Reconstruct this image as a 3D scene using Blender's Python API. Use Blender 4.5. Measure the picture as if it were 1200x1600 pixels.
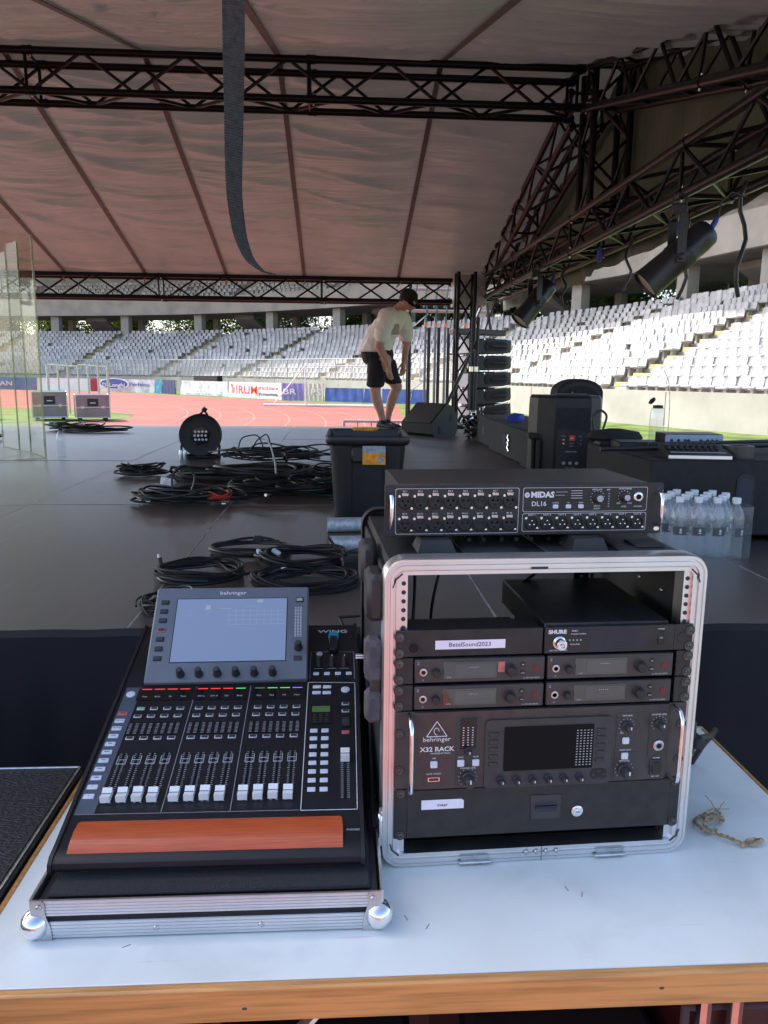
import bpy, bmesh, math, random
from mathutils import Vector as V, Matrix as MX, noise as NZ
R = math.radians
for o in list(bpy.data.objects): bpy.data.objects.remove(o, do_unlink=True)
scene = bpy.context.scene
COL = scene.collection
# ------------------------------------------------------------------ camera, sky, sun, exposure
CAMZ = 1.57
def camera():
    c = bpy.data.cameras.new('camera'); o = bpy.data.objects.new('camera', c); COL.objects.link(o)
    p, y, r = R(10.2), R(3.4), R(0.6)
    f = V((math.sin(y)*math.cos(p), math.cos(y)*math.cos(p), -math.sin(p)))
    rt = V((math.cos(y), -math.sin(y), 0)); up = rt.cross(f)
    rt2 = rt*math.cos(r)+up*math.sin(r); up2 = -rt*math.sin(r)+up*math.cos(r)
    m = MX((rt2, up2, -f)).transposed().to_4x4(); m.translation = (0, 0, CAMZ)
    o.matrix_world = m
    c.sensor_fit = 'VERTICAL'; c.sensor_height = 24; c.lens = 1202/1600*24
    c.clip_start = .05; c.clip_end = 2000
    scene.camera = o
camera()
SUN_EL, SUN_AZ = 48, -60           # degrees; azimuth from +Y towards +X
w = bpy.data.worlds.new('World'); scene.world = w; w.use_nodes = True
nt = w.node_tree; bg = nt.nodes['Background']
sky = nt.nodes.new('ShaderNodeTexSky'); sky.sky_type = 'NISHITA'; sky.sun_disc = False
sky.sun_elevation = R(SUN_EL); sky.sun_rotation = R(SUN_AZ); sky.air_density = .8; sky.dust_density = 2.2; sky.ozone_density = .5
nt.links.new(sky.outputs[0], bg.inputs[0]); bg.inputs[1].default_value = .15
sl = bpy.data.lights.new('sun', 'SUN'); sl.energy = 2.2; sl.angle = R(.5); sl.color = (1, .95, .87)
so = bpy.data.objects.new('sun', sl); COL.objects.link(so)
d = V((math.sin(R(SUN_AZ))*math.cos(R(SUN_EL)), math.cos(R(SUN_AZ))*math.cos(R(SUN_EL)), math.sin(R(SUN_EL))))
so.rotation_euler = d.to_track_quat('Z', 'Y').to_euler(); so.location = d*60
vs = scene.view_settings; vs.view_transform = 'Standard'; vs.look = 'None'; vs.gamma = 1; vs.exposure = 1.55
scene.render.engine = 'CYCLES'
scene.cycles.max_bounces = 10; scene.cycles.diffuse_bounces = 5; scene.cycles.transparent_max_bounces = 24
scene.cycles.transmission_bounces = 8

# ------------------------------------------------------------------ materials
def mat(name, col, rough=.5, metal=0., var=.12, scale=30., bump=0., bscale=None, emit=None, spec=.5, coat=0., dirt=None, aniso=None, stretch=None, rvar=.0):
    m = bpy.data.materials.new(name); m.use_nodes = True
    n = m.node_tree.nodes; l = m.node_tree.links; b = n['Principled BSDF']
    b.inputs['Roughness'].default_value = rough; b.inputs['Metallic'].default_value = metal
    b.inputs['Specular IOR Level'].default_value = spec; b.inputs['Coat Weight'].default_value = coat
    tc = n.new('ShaderNodeTexCoord'); src = tc.outputs['Object']
    if stretch:
        mp = n.new('ShaderNodeMapping'); mp.inputs['Scale'].default_value = stretch
        l.new(src, mp.inputs[0]); src = mp.outputs[0]
    if var > 0:
        nz = n.new('ShaderNodeTexNoise'); nz.inputs['Scale'].default_value = scale; nz.inputs['Detail'].default_value = 4
        l.new(src, nz.inputs[0])
        mx = n.new('ShaderNodeMix'); mx.data_type = 'RGBA'
        lo = dirt if dirt else tuple(c*(1-var*1.6) for c in col); hi = tuple(min(1, c*(1+var)) for c in col)
        mx.inputs[6].default_value = (*lo, 1); mx.inputs[7].default_value = (*hi, 1)
        rp = n.new('ShaderNodeMapRange'); rp.inputs[1].default_value = .3; rp.inputs[2].default_value = .62
        l.new(nz.outputs[0], rp.inputs[0]); l.new(rp.outputs[0], mx.inputs[0]); l.new(mx.outputs[2], b.inputs['Base Color'])
        if rvar:
            rr = n.new('ShaderNodeMapRange'); rr.inputs[3].default_value = max(0, rough-rvar); rr.inputs[4].default_value = min(1, rough+rvar)
            l.new(nz.outputs[0], rr.inputs[0]); l.new(rr.outputs[0], b.inputs['Roughness'])
    else:
        b.inputs['Base Color'].default_value = (*col, 1)
    if bump:
        nb = n.new('ShaderNodeTexNoise'); nb.inputs['Scale'].default_value = bscale or scale*4; nb.inputs['Detail'].default_value = 3
        l.new(src, nb.inputs[0]); bp = n.new('ShaderNodeBump'); bp.inputs['Strength'].default_value = bump; bp.inputs['Distance'].default_value = .01
        l.new(nb.outputs[0], bp.inputs['Height']); l.new(bp.outputs[0], b.inputs['Normal'])
    if emit:
        b.inputs['Emission Color'].default_value = (*emit[0], 1); b.inputs['Emission Strength'].default_value = emit[1]
    return m
def N(m): return m.node_tree.nodes, m.node_tree.links, m.node_tree.nodes['Principled BSDF']
MATS = {}
def mk(k, *a, **kw): MATS[k] = mat(k, *a, **kw); return MATS[k]
mk('black_plastic', (.014, .014, .015), .45, spec=.4, var=.2, bump=.05, bscale=400)
mk('black_gloss', (.01, .01, .012), .12, var=0)
mk('black_matte', (.010, .010, .011), .75, var=.25, bump=.1, bscale=300)
mk('black_metal', (.016, .016, .018), .38, var=.25, scale=60, bump=.04, bscale=700, rvar=.1)
mk('panel_black', (.027, .0255, .025), .42, spec=.35, var=.15, scale=40, bump=.04, bscale=900)
mk('console_black', (.013, .014, .018), .36, spec=.35, var=.1, scale=12, rvar=.06)
mk('console_grey', (.12, .14, .17), .4, var=.08, scale=10)
mk('strip_blue_grey', (.075, .09, .12), .4, var=.05)
mk('gunmetal', (.062, .056, .053), .42, metal=.25, spec=.4, var=.1, scale=50, bump=.03, bscale=600)
mk('receiver_grey', (.058, .053, .052), .42, metal=.2, spec=.4, var=.08)
mk('receiver_window', (.012, .011, .012), .05, var=0, spec=1.0, coat=.8); mk('display_black', (.006, .006, .007), .06, var=0, spec=.12)
mk('alu', (.74, .74, .75), .34, metal=1, var=.03, scale=18, bump=.01, bscale=300, rvar=.05)
mk('chrome', (.82, .82, .83), .12, metal=1, var=.06, rvar=.05)
mk('steel', (.55, .56, .57), .28, metal=1, var=.12, rvar=.08)
mk('dull_tube', (.14, .15, .15), .5, metal=.3, var=.15); mk('galvanised', (.5, .53, .55), .5, metal=.35, var=.18, scale=45, bump=.05)
mk('white_cap', (.75, .78, .8), .35, var=.05)
mk('button_white', (.62, .66, .74), .4, var=.04)
mk('button_grey', (.38, .4, .42), .4, var=.04)
mk('button_dark', (.03, .03, .033), .45, var=.1)
mk('key_ring', (.45, .46, .48), .4, var=.03)
mk('white_print', (.7, .7, .71), .5, var=0)
mk('pale_print', (.45, .46, .5), .5, var=0)
mk('red_print', (.55, .02, .02), .5, var=0)
mk('blue_print', (.03, .07, .3), .5, var=0)
mk('label_white', (.78, .76, .86), .6, var=.03)
mk('ink', (.03, .03, .05), .7, var=0)
mk('red_led', (.5, .02, .02), .3, var=0, emit=((1, .06, .05), .35))
mk('green_led', (.1, .4, .1), .3, var=0, emit=((.2, 1, .25), .2))
mk('blue_led', (.1, .05, .5), .3, var=0, emit=((.25, .15, 1), .4))
mk('red_button', (.5, .12, .12), .4, var=.05)
mk('green_button', (.15, .5, .2), .4, var=.05)
mk('cyan_plastic', (.02, .35, .5), .4, var=.1)
mk('rubber', (.02, .02, .021), .7, var=.2)
mk('cable_black', (.009, .009, .01), .42, var=.15, scale=15)
mk('cable_green', (.01, .09, .05), .45)
mk('cable_red', (.4, .03, .02), .45)
mk('cable_yellow', (.55, .45, .03), .45)
mk('white_tape', (.75, .75, .75), .6)
mk('carpet_foam', (.035, .035, .038), .95, var=.6, scale=900, bump=.6, bscale=900)
mk('case_laminate', (.022, .022, .023), .5, var=.3, scale=300, bump=.2, bscale=500)
mk('plastic_case', (.022, .022, .023), .55, var=.3, scale=8, bump=.1, bscale=300)
mk('dusty_pad', (.07, .07, .08), .8, var=.3, scale=40, bump=.3, bscale=300)
mk('truss_black', (.008, .0085, .009), .32, spec=.2, var=.25, scale=25, bump=.05, bscale=200, rvar=.12)
mk('concrete', (.4, .385, .36), .85, var=.14, scale=.6, bump=.2, bscale=8)
mk('concrete_wall', (.42, .395, .345), .85, var=.12, scale=.7, bump=.2, bscale=10)
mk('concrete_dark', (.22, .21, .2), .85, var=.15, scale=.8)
mk('seat_white', (.58, .565, .54), .45, var=.1, scale=.35)
mk('aisle_yellow', (.55, .42, .16), .8, var=.3, scale=3)
mk('dark_glass', (.02, .025, .03), .1, var=0)
mk('skin', (.50, .26, .18), .5, var=.12, scale=12, bump=.05)
mk('shirt', (.86, .83, .76), .85, var=.06, scale=6, bump=.5, bscale=14)
mk('shirt_print', (.42, .39, .32), .85, var=.1)
mk('shorts', (.012, .012, .014), .85, var=.2, bump=.4, bscale=16)
mk('cap_cloth', (.01, .01, .011), .8, var=.2, bump=.2, bscale=60)
mk('shoe', (.012, .012, .016), .6, var=.2)
mk('shoe_sole', (.3, .3, .3), .6)
mk('hair', (.05, .03, .02), .8, var=.3)
mk('tote_black', (.013, .013, .014), .42, var=.15, scale=6, bump=.05, bscale=120, rvar=.1)
mk('orange_label', (.75, .3, .02), .4, var=.25, scale=40)
mk('grey_label', (.3, .32, .36), .4, var=.2, scale=40)
mk('twine', (.42, .31, .19), .9, var=.35, scale=120, bump=.5, bscale=500)
mk('pine', (.56, .27, .085), .45, var=.16, scale=6, stretch=(1.2, 22, 30), bump=.08, bscale=60, coat=.15)
mk('bolt_dark', (.12, .12, .12), .35, metal=1, var=.1)
mk('pink_flesh_clip', (.5, .5, .5), .4, metal=1, var=.1)
mk('blue_tape', (.02, .06, .35), .5)
mk('fence_metal', (.45, .46, .46), .5, metal=.3, var=.1)
mk('bark', (.09, .065, .045), .9, var=.3, scale=8, bump=.4)
mk('skirt_cloth', (.007, .008, .013), .95, var=.3, scale=2, bump=.4, bscale=3)
mk('under_dark', (.02, .014, .014), .35, var=.3, scale=6)
mk('lens_glass', (.55, .5, .35), .1, var=0)
mk('lane_white', (.42, .2, .17), .8, var=.2, scale=4)
mk('seam_strap', (.10, .085, .08), .55, var=.15, scale=20)

def glassy(name, tint, alpha, rough=.03, edge=.5, milk=0.):
    """thin clear plastic: mostly see-through sheet with a coat of reflection"""
    m = bpy.data.materials.new(name); m.use_nodes = True; n = m.node_tree.nodes; l = m.node_tree.links
    n.remove(n['Principled BSDF']); out = n['Material Output']
    t = n.new('ShaderNodeBsdfTransparent'); t.inputs[0].default_value = (*tint, 1)
    g = n.new('ShaderNodeBsdfGlossy'); g.inputs['Roughness'].default_value = rough; g.inputs[0].default_value = (1, 1, 1, 1)
    fr = n.new('ShaderNodeLayerWeight'); fr.inputs[0].default_value = .5
    pw = n.new('ShaderNodeMath'); pw.operation = 'POWER'; pw.inputs[1].default_value = 4; l.new(fr.outputs['Facing'], pw.inputs[0])
    ad = n.new('ShaderNodeMath'); ad.operation = 'MULTIPLY_ADD'; ad.inputs[1].default_value = edge; ad.inputs[2].default_value = alpha; ad.use_clamp = True
    mx = n.new('ShaderNodeMixShader'); l.new(pw.outputs[0], ad.inputs[0]); l.new(ad.outputs[0], mx.inputs[0]); l.new(t.outputs[0], mx.inputs[1]); l.new(g.outputs[0], mx.inputs[2])
    sh = mx.outputs[0]
    if milk:
        df = n.new('ShaderNodeBsdfDiffuse'); df.inputs[0].default_value = (.85, .9, .93, 1); m2 = n.new('ShaderNodeMixShader'); m2.inputs[0].default_value = milk
        l.new(sh, m2.inputs[1]); l.new(df.outputs[0], m2.inputs[2]); sh = m2.outputs[0]
    l.new(sh, out.inputs[0]); MATS[name] = m
glassy('acrylic', (.95, .96, .93), .012, .03, .12)
glassy('acrylic_edge', (.72, .76, .58), .06, .3, .15, .18)
glassy('pet', (.93, .96, .98), .09, .1, .55, .07)
def sheet_mat():
    m = bpy.data.materials.new('fence_sheet'); m.use_nodes = True; n = m.node_tree.nodes; l = m.node_tree.links
    n.remove(n['Principled BSDF']); t = n.new('ShaderNodeBsdfTransparent'); d_ = n.new('ShaderNodeBsdfDiffuse'); d_.inputs[0].default_value = (.5, .47, .43, 1)
    mx = n.new('ShaderNodeMixShader'); mx.inputs[0].default_value = .3; l.new(t.outputs[0], mx.inputs[1]); l.new(d_.outputs[0], mx.inputs[2]); l.new(mx.outputs[0], n['Material Output'].inputs[0]); MATS['fence_sheet'] = m
sheet_mat()
glassy('window_glass', (.55, .62, .65), .25, .05)

def wood_arm():
    m = mk('mahogany', (.48, .085, .025), .3, var=.13, scale=7, stretch=(2, 60, 60), bump=.03, bscale=30, coat=.25)
wood_arm()
def screen_mat(name, col, st):
    m = mat(name, (.02, .025, .035), .08, var=0, emit=(col, st)); MATS[name] = m
screen_mat('lcd_blue', (.24, .36, .66), .2)  # blue emission also stands in for the sky reflected in the display
screen_mat('lcd_pale', (.45, .55, .75), .2)
screen_mat('lcd_green', (.1, .25, .05), .12)
def table_white():
    m = mat('table_laminate', (.76, .79, .755), .3, var=.05, scale=3); n, l, b = N(m)
    tc = n.new('ShaderNodeTexCoord'); mp = n.new('ShaderNodeMapping'); mp.inputs['Rotation'].default_value = (0, 0, .6); mp.inputs['Scale'].default_value = (3, 60, 1)
    nz = n.new('ShaderNodeTexNoise'); nz.inputs['Scale'].default_value = 2.2; nz.inputs['Detail'].default_value = 5
    l.new(tc.outputs['Object'], mp.inputs[0]); l.new(mp.outputs[0], nz.inputs[0])
    cr = n.new('ShaderNodeMapRange'); cr.inputs[1].default_value = .68; cr.inputs[2].default_value = .78; cr.inputs[3].default_value = 1; cr.inputs[4].default_value = .78
    l.new(nz.outputs[0], cr.inputs[0])
    src = b.inputs['Base Color'].links[0].from_socket
    mm = n.new('ShaderNodeMix'); mm.data_type = 'RGBA'; mm.blend_type = 'MULTIPLY'; mm.inputs[0].default_value = 1
    l.new(src, mm.inputs[6]); l.new(cr.outputs[0], mm.inputs[7]); l.new(mm.outputs[2], b.inputs['Base Color'])
    sm = n.new('ShaderNodeTexNoise'); sm.inputs['Scale'].default_value = 7; sm.inputs['Detail'].default_value = 6; sm.inputs['Distortion'].default_value = 1.2
    l.new(tc.outputs['Object'], sm.inputs[0]); s2 = n.new('ShaderNodeMapRange'); s2.inputs[1].default_value = .5; s2.inputs[2].default_value = .75; s2.inputs[3].default_value = 1; s2.inputs[4].default_value = .88
    l.new(sm.outputs[0], s2.inputs[0]); m3 = n.new('ShaderNodeMix'); m3.data_type = 'RGBA'; m3.blend_type = 'MULTIPLY'; m3.inputs[0].default_value = 1
    l.new(mm.outputs[2], m3.inputs[6]); l.new(s2.outputs[0], m3.inputs[7]); l.new(m3.outputs[2], b.inputs['Base Color'])
    r2 = n.new('ShaderNodeMapRange'); r2.inputs[3].default_value = .22; r2.inputs[4].default_value = .45; l.new(sm.outputs[0], r2.inputs[0]); l.new(r2.outputs[0], b.inputs['Roughness'])
    MATS['table_laminate'] = m
table_white()
def deck_mat():
    m = mat('deck_phenolic', (.09, .072, .061), .33, var=.22, scale=1.1, rvar=.05); n, l, b = N(m)
    tc = n.new('ShaderNodeTexCoord')
    # anti-slip wire-mesh relief
    sx = n.new('ShaderNodeTexWave'); sx.inputs['Scale'].default_value = 38; sx.bands_direction = 'X'
    sy = n.new('ShaderNodeTexWave'); sy.inputs['Scale'].default_value = 38; sy.bands_direction = 'Y'
    l.new(tc.outputs['Object'], sx.inputs[0]); l.new(tc.outputs['Object'], sy.inputs[0])
    a = n.new('ShaderNodeMath'); a.operation = 'MULTIPLY'; l.new(sx.outputs[1], a.inputs[0]); l.new(sy.outputs[1], a.inputs[1])
    bp = n.new('ShaderNodeBump'); bp.inputs['Strength'].default_value = .12; bp.inputs['Distance'].default_value = .004
    l.new(a.outputs[0], bp.inputs['Height']); l.new(bp.outputs[0], b.inputs['Normal'])
    # scuffs
    mp = n.new('ShaderNodeMapping'); mp.inputs['Scale'].default_value = (14, 1.6, 1); mp.inputs['Rotation'].default_value = (0, 0, 1.1)
    nz = n.new('ShaderNodeTexNoise'); nz.inputs['Scale'].default_value = 1.7; nz.inputs['Detail'].default_value = 6
    l.new(tc.outputs['Object'], mp.inputs[0]); l.new(mp.outputs[0], nz.inputs[0])
    cr = n.new('ShaderNodeMapRange'); cr.inputs[1].default_value = .6; cr.inputs[2].default_value = .76; cr.inputs[3].default_value = 0; cr.inputs[4].default_value = .6
    l.new(nz.outputs[0], cr.inputs[0]); src = b.inputs['Base Color'].links[0].from_socket
    mm = n.new('ShaderNodeMix'); mm.data_type = 'RGBA'; mm.inputs[7].default_value = (.16, .13, .11, 1)
    l.new(cr.outputs[0], mm.inputs[0]); l.new(src, mm.inputs[6]); l.new(mm.outputs[2], b.inputs['Base Color'])
    MATS['deck_phenolic'] = m
deck_mat()
def fabric(name, col, rough, glow=0.):
    m = mat(name, col, rough, var=.1, scale=2.2, spec=.45); n, l, b = N(m)
    tc = n.new('ShaderNodeTexCoord'); mp = n.new('ShaderNodeMapping'); mp.inputs['Scale'].default_value = (.8, 7.5, 1)
    nz = n.new('ShaderNodeTexNoise'); nz.inputs['Scale'].default_value = 2.0; nz.inputs['Detail'].default_value = 5; nz.inputs['Distortion'].default_value = .5
    l.new(tc.outputs['Object'], mp.inputs[0]); l.new(mp.outputs[0], nz.inputs[0])
    bp = n.new('ShaderNodeBump'); bp.inputs['Strength'].default_value = .6; bp.inputs['Distance'].default_value = .025
    l.new(nz.outputs[0], bp.inputs['Height']); l.new(bp.outputs[0], b.inputs['Normal']); MATS[name] = m
    if glow:      # the membrane lets a little daylight through
        tr = n.new('ShaderNodeBsdfTranslucent'); tr.inputs[0].default_value = (.95, .9, .82, 1); ms = n.new('ShaderNodeMixShader'); ms.inputs[0].default_value = glow
        l.new(b.outputs[0], ms.inputs[1]); l.new(tr.outputs[0], ms.inputs[2]); l.new(ms.outputs[0], n['Material Output'].inputs[0])
fabric('roof_fabric', (.37, .395, .375), .32, .012)
fabric('gable_fabric', (.085, .125, .08), .5)
def ground_mats():
    m = mat('track_red', (.36, .105, .078), .85, var=.12, scale=.5, bump=.3, bscale=60); MATS['track_red'] = m
    m = mat('grass_lawn', (.13, .19, .035), .9, var=.28, scale=1.2, bump=.6, bscale=25); MATS['grass_lawn'] = m
ground_mats()
def strapm():
    m = mat('webbing', (.07, .07, .068), .8, var=.2, scale=80); n, l, b = N(m)
    tc = n.new('ShaderNodeTexCoord'); wv = n.new('ShaderNodeTexWave'); wv.bands_direction = 'Z'; wv.inputs['Scale'].default_value = 55; wv.inputs['Distortion'].default_value = 1.5
    l.new(tc.outputs['Object'], wv.inputs[0]); bp = n.new('ShaderNodeBump'); bp.inputs['Strength'].default_value = .9; bp.inputs['Distance'].default_value = .006
    l.new(wv.outputs[1], bp.inputs['Height']); l.new(bp.outputs[0], b.inputs['Normal']); MATS['webbing'] = m
strapm()
def leaf_mat():
    m = bpy.data.materials.new('leaf'); m.use_nodes = True; n, l, b = N(m)
    b.inputs['Roughness'].default_value = .55
    oi = n.new('ShaderNodeNewGeometry'); rp = n.new('ShaderNodeValToRGB')
    rp.color_ramp.elements[0].color = (.045, .085, .012, 1); rp.color_ramp.elements[1].color = (.14, .17, .02, 1)
    l.new(oi.outputs['Random Per Island'], rp.inputs[0]); l.new(rp.outputs[0], b.inputs['Base Color'])
    tr = n.new('ShaderNodeBsdfTranslucent'); l.new(rp.outputs[0], tr.inputs[0])
    mx = n.new('ShaderNodeMixShader'); mx.inputs[0].default_value = .5
    l.new(b.outputs[0], mx.inputs[1]); l.new(tr.outputs[0], mx.inputs[2]); l.new(mx.outputs[0], n['Material Output'].inputs[0]); MATS['leaf'] = m
leaf_mat()
def seat_tone():
    m = MATS['seat_white']; n, l, b = N(m); src = b.inputs['Base Color'].links[0].from_socket
    g = n.new('ShaderNodeNewGeometry'); mr = n.new('ShaderNodeMapRange'); mr.inputs[3].default_value = .74; mr.inputs[4].default_value = 1.06
    mm = n.new('ShaderNodeMix'); mm.data_type = 'RGBA'; mm.blend_type = 'MULTIPLY'; mm.inputs[0].default_value = 1
    l.new(g.outputs['Random Per Island'], mr.inputs[0]); l.new(src, mm.inputs[6]); l.new(mr.outputs[0], mm.inputs[7]); l.new(mm.outputs[2], b.inputs['Base Color'])
seat_tone()

# ------------------------------------------------------------------ mesh helpers
class MB:
    def __init__(s): s.v = []; s.f = []
    def add(s, vs, fs, M=None):
        b = len(s.v); s.v += [tuple(M @ V(p)) if M else tuple(p) for p in vs]; s.f += [tuple(b+i for i in f) for f in fs]; return s
    def box(s, x0, x1, y0, y1, z0, z1, M=None):
        vs = [(x, y, z) for z in (z0, z1) for y in (y0, y1) for x in (x0, x1)]
        return s.add(vs, [(0, 2, 3, 1), (4, 5, 7, 6), (0, 1, 5, 4), (2, 6, 7, 3), (0, 4, 6, 2), (1, 3, 7, 5)], M)
    def cbox(s, x0, x1, y0, y1, z0, z1, b=.003, M=None):
        vs, fs = chamfer(x1-x0, y1-y0, z1-z0, b); T = MX.Translation(((x0+x1)/2, (y0+y1)/2, (z0+z1)/2))
        return s.add(vs, fs, (M @ T) if M else T)
    def tube(s, pts, r, n=6, cap=True, M=None):
        pts = [V(p) for p in pts]; k = len(pts); rs = r if isinstance(r, (list, tuple)) else [r]*k
        t0 = (pts[1]-pts[0]).normalized(); a = t0.orthogonal().normalized(); vs = []
        for i, p in enumerate(pts):
            t = (pts[min(i+1, k-1)]-pts[max(i-1, 0)])
            t = t.normalized() if t.length > 1e-9 else t0
            a = (a-t*a.dot(t)); a = a.normalized() if a.length > 1e-6 else t.orthogonal().normalized(); c = t.cross(a)
            for j in range(n):
                q = 2*math.pi*j/n; vs.append(tuple(p+(a*math.cos(q)+c*math.sin(q))*rs[i]))
        fs = [(i*n+j, i*n+(j+1) % n, (i+1)*n+(j+1) % n, (i+1)*n+j) for i in range(k-1) for j in range(n)]
        if cap: fs += [tuple(reversed(range(n))), tuple(range((k-1)*n, k*n))]
        return s.add(vs, fs, M)
    def lathe(s, prof, n=24, M=None, axis='Z'):
        vs = []; k = len(prof)
        for r, z in prof:
            for j in range(n):
                q = 2*math.pi*j/n
                vs.append((r*math.cos(q), r*math.sin(q), z))
        fs = [(i*n+j, i*n+(j+1) % n, (i+1)*n+(j+1) % n, (i+1)*n+j) for i in range(k-1) for j in range(n)]
        if prof[0][0] > 1e-6: fs.append(tuple(reversed(range(n))))
        if prof[-1][0] > 1e-6: fs.append(tuple(range((k-1)*n, k*n)))
        return s.add(vs, fs, M)
    def prism(s, poly, h0, h1, M=None):
        """poly: list of (x,y); extruded along z"""
        k = len(poly); vs = [(x, y, h0) for x, y in poly]+[(x, y, h1) for x, y in poly]
        fs = [tuple(reversed(range(k))), tuple(range(k, 2*k))]+[(i, (i+1) % k, k+(i+1) % k, k+i) for i in range(k)]
        return s.add(vs, fs, M)
    def ring(s, loops):
        """loops: list of equal-length vertex loops joined in order (open strip of loops)"""
        b = []; k = len(loops[0]); vs = [p for L in loops for p in L]
        fs = [(i*k+j, i*k+(j+1) % k, (i+1)*k+(j+1) % k, (i+1)*k+j) for i in range(len(loops)-1) for j in range(k)]
        return s.add(vs, fs)
    def mesh(s, name='mesh', m=None, smooth=True, ang=38):
        me = bpy.data.meshes.new(name); me.from_pydata(s.v, [], s.f); me.update()
        bm = bmesh.new(); bm.from_mesh(me); bmesh.ops.recalc_face_normals(bm, faces=bm.faces); bm.to_mesh(me); bm.free()
        fin(me, smooth, ang)
        if m: me.materials.append(MATS[m])
        return me
def fin(me, smooth=True, ang=38):
    if smooth:
        me.polygons.foreach_set('use_smooth', [True]*len(me.polygons)); me.set_sharp_from_angle(angle=R(ang))
_ch = {}
def chamfer(w, d, h, b):
    k = (round(w, 5), round(d, 5), round(h, 5), round(b, 5))
    if k in _ch: return _ch[k]
    b = min(b, w*.45, d*.45, h*.45); bm = bmesh.new()
    for sx in (-1, 1):
        for sy in (-1, 1):
            for sz in (-1, 1):
                x, y, z = sx*w/2, sy*d/2, sz*h/2
                for q in ((x-sx*b, y-sy*b, z), (x-sx*b, y, z-sz*b), (x, y-sy*b, z-sz*b)): bm.verts.new(q)
    bmesh.ops.convex_hull(bm, input=bm.verts); bmesh.ops.dissolve_limit(bm, angle_limit=.02, verts=bm.verts, edges=bm.edges)
    bm.verts.index_update(); out = ([tuple(v.co) for v in bm.verts], [tuple(v.index for v in f.verts) for f in bm.faces]); bm.free()
    _ch[k] = out; return out
def hull(pts, name='mesh', m=None):
    bm = bmesh.new()
    for p in pts: bm.verts.new(p)
    bmesh.ops.convex_hull(bm, input=bm.verts); bmesh.ops.dissolve_limit(bm, angle_limit=.02, verts=bm.verts, edges=bm.edges)
    me = bpy.data.meshes.new(name); bm.to_mesh(me); bm.free(); fin(me)
    if m: me.materials.append(MATS[m])
    return me
def obj(name, me, parent=None, M=None):
    o = bpy.data.objects.new(name, me); COL.objects.link(o)
    if parent: o.parent = parent
    if M is not None: o.matrix_basis = M
    return o
def thing(name, label, cat, loc=(0, 0, 0), rz=0, group=None):
    o = bpy.data.objects.new(name, None); COL.objects.link(o); o.empty_display_size = .05
    o.location = loc; o.rotation_euler = (0, 0, rz); return tag(o, label, cat, group)
def tag(o, label, cat, group=None):
    o['label'] = label; o['category'] = cat
    if group: o['group'] = group
    return o
def struct(name, me, M=None):
    o = obj(name, me, None, M); o['kind'] = 'structure'; return o
T = MX.Translation
def RX(a): return MX.Rotation(R(a), 4, 'X')
def RY(a): return MX.Rotation(R(a), 4, 'Y')
def RZ(a): return MX.Rotation(R(a), 4, 'Z')
_mc = {}
def cache(key, fn):
    if key not in _mc: _mc[key] = fn()
    return _mc[key]
def cb(w, d, h, b, m):
    """cached chamfered box mesh, base on z=0, centred in x,y"""
    return cache(('cb', w, d, h, b, m), lambda: MB().cbox(-w/2, w/2, -d/2, d/2, 0, h, b).mesh('block', m))
def lathe(key, prof, m, n=20): return cache(('la', key, m), lambda: MB().lathe(prof, n).mesh(key, m))
def align(a, b):
    """matrix that takes unit z cylinder (0..1) to segment a-b"""
    a, b = V(a), V(b); dv = b-a
    return T(a) @ dv.to_track_quat('Z', 'Y').to_matrix().to_4x4() @ MX.Diagonal((1, 1, dv.length, 1))
def ucyl(r, m, n=8): return cache(('uc', r, m, n), lambda: MB().lathe([(r, 0), (r, 1)], n).mesh('rod', m))
def rod(name, a, b, r, m, parent=None, n=8): return obj(name, ucyl(r, m, n), parent, align(a, b))
def textmesh(s, size, m, ext=.0002, bold=0., align_x='CENTER', xs=1.):
    def f():
        c = bpy.data.curves.new('t', 'FONT'); c.body = s; c.size = size; c.align_x = align_x; c.align_y = 'CENTER'; c.extrude = ext
        c.offset = bold; c.resolution_u = 2
        o = bpy.data.objects.new('t', c); COL.objects.link(o)
        bpy.context.view_layer.update()
        me = bpy.data.meshes.new_from_object(o.evaluated_get(bpy.context.evaluated_depsgraph_get()))
        bpy.data.objects.remove(o); bpy.data.curves.remove(c)
        if xs != 1:
            for v in me.vertices: v.co.x *= xs
        me.materials.clear(); me.materials.append(MATS[m]); return me
    return cache(('tx', s, size, m, ext, bold, align_x, xs), f)
def text(name, s, size, m, parent, M, **k): return obj(name, textmesh(s, size, m, **k), parent, M)
UP = MX(((1, 0, 0, 0), (0, 0, -1, 0), (0, 1, 0, 0), (0, 0, 0, 1)))   # plane xy -> xz, normal towards -Y
def rrect(w, h, r, n=6, cx=0, cy=0):
    out = []
    for sx, sy, a0 in ((1, 1, 0), (-1, 1, 90), (-1, -1, 180), (1, -1, 270)):
        for i in range(n+1):
            a = R(a0+90*i/n); out.append((cx+sx*(w/2-r)+r*math.cos(a), cy+sy*(h/2-r)+r*math.sin(a)))
    return out
def copy_tree(o, parent=None):
    c = o.copy(); COL.objects.link(c)
    if parent: c.parent = parent
    for ch in list(o.children): copy_tree(ch, c)
    return c
STG = .90; TBL = .77
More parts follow.
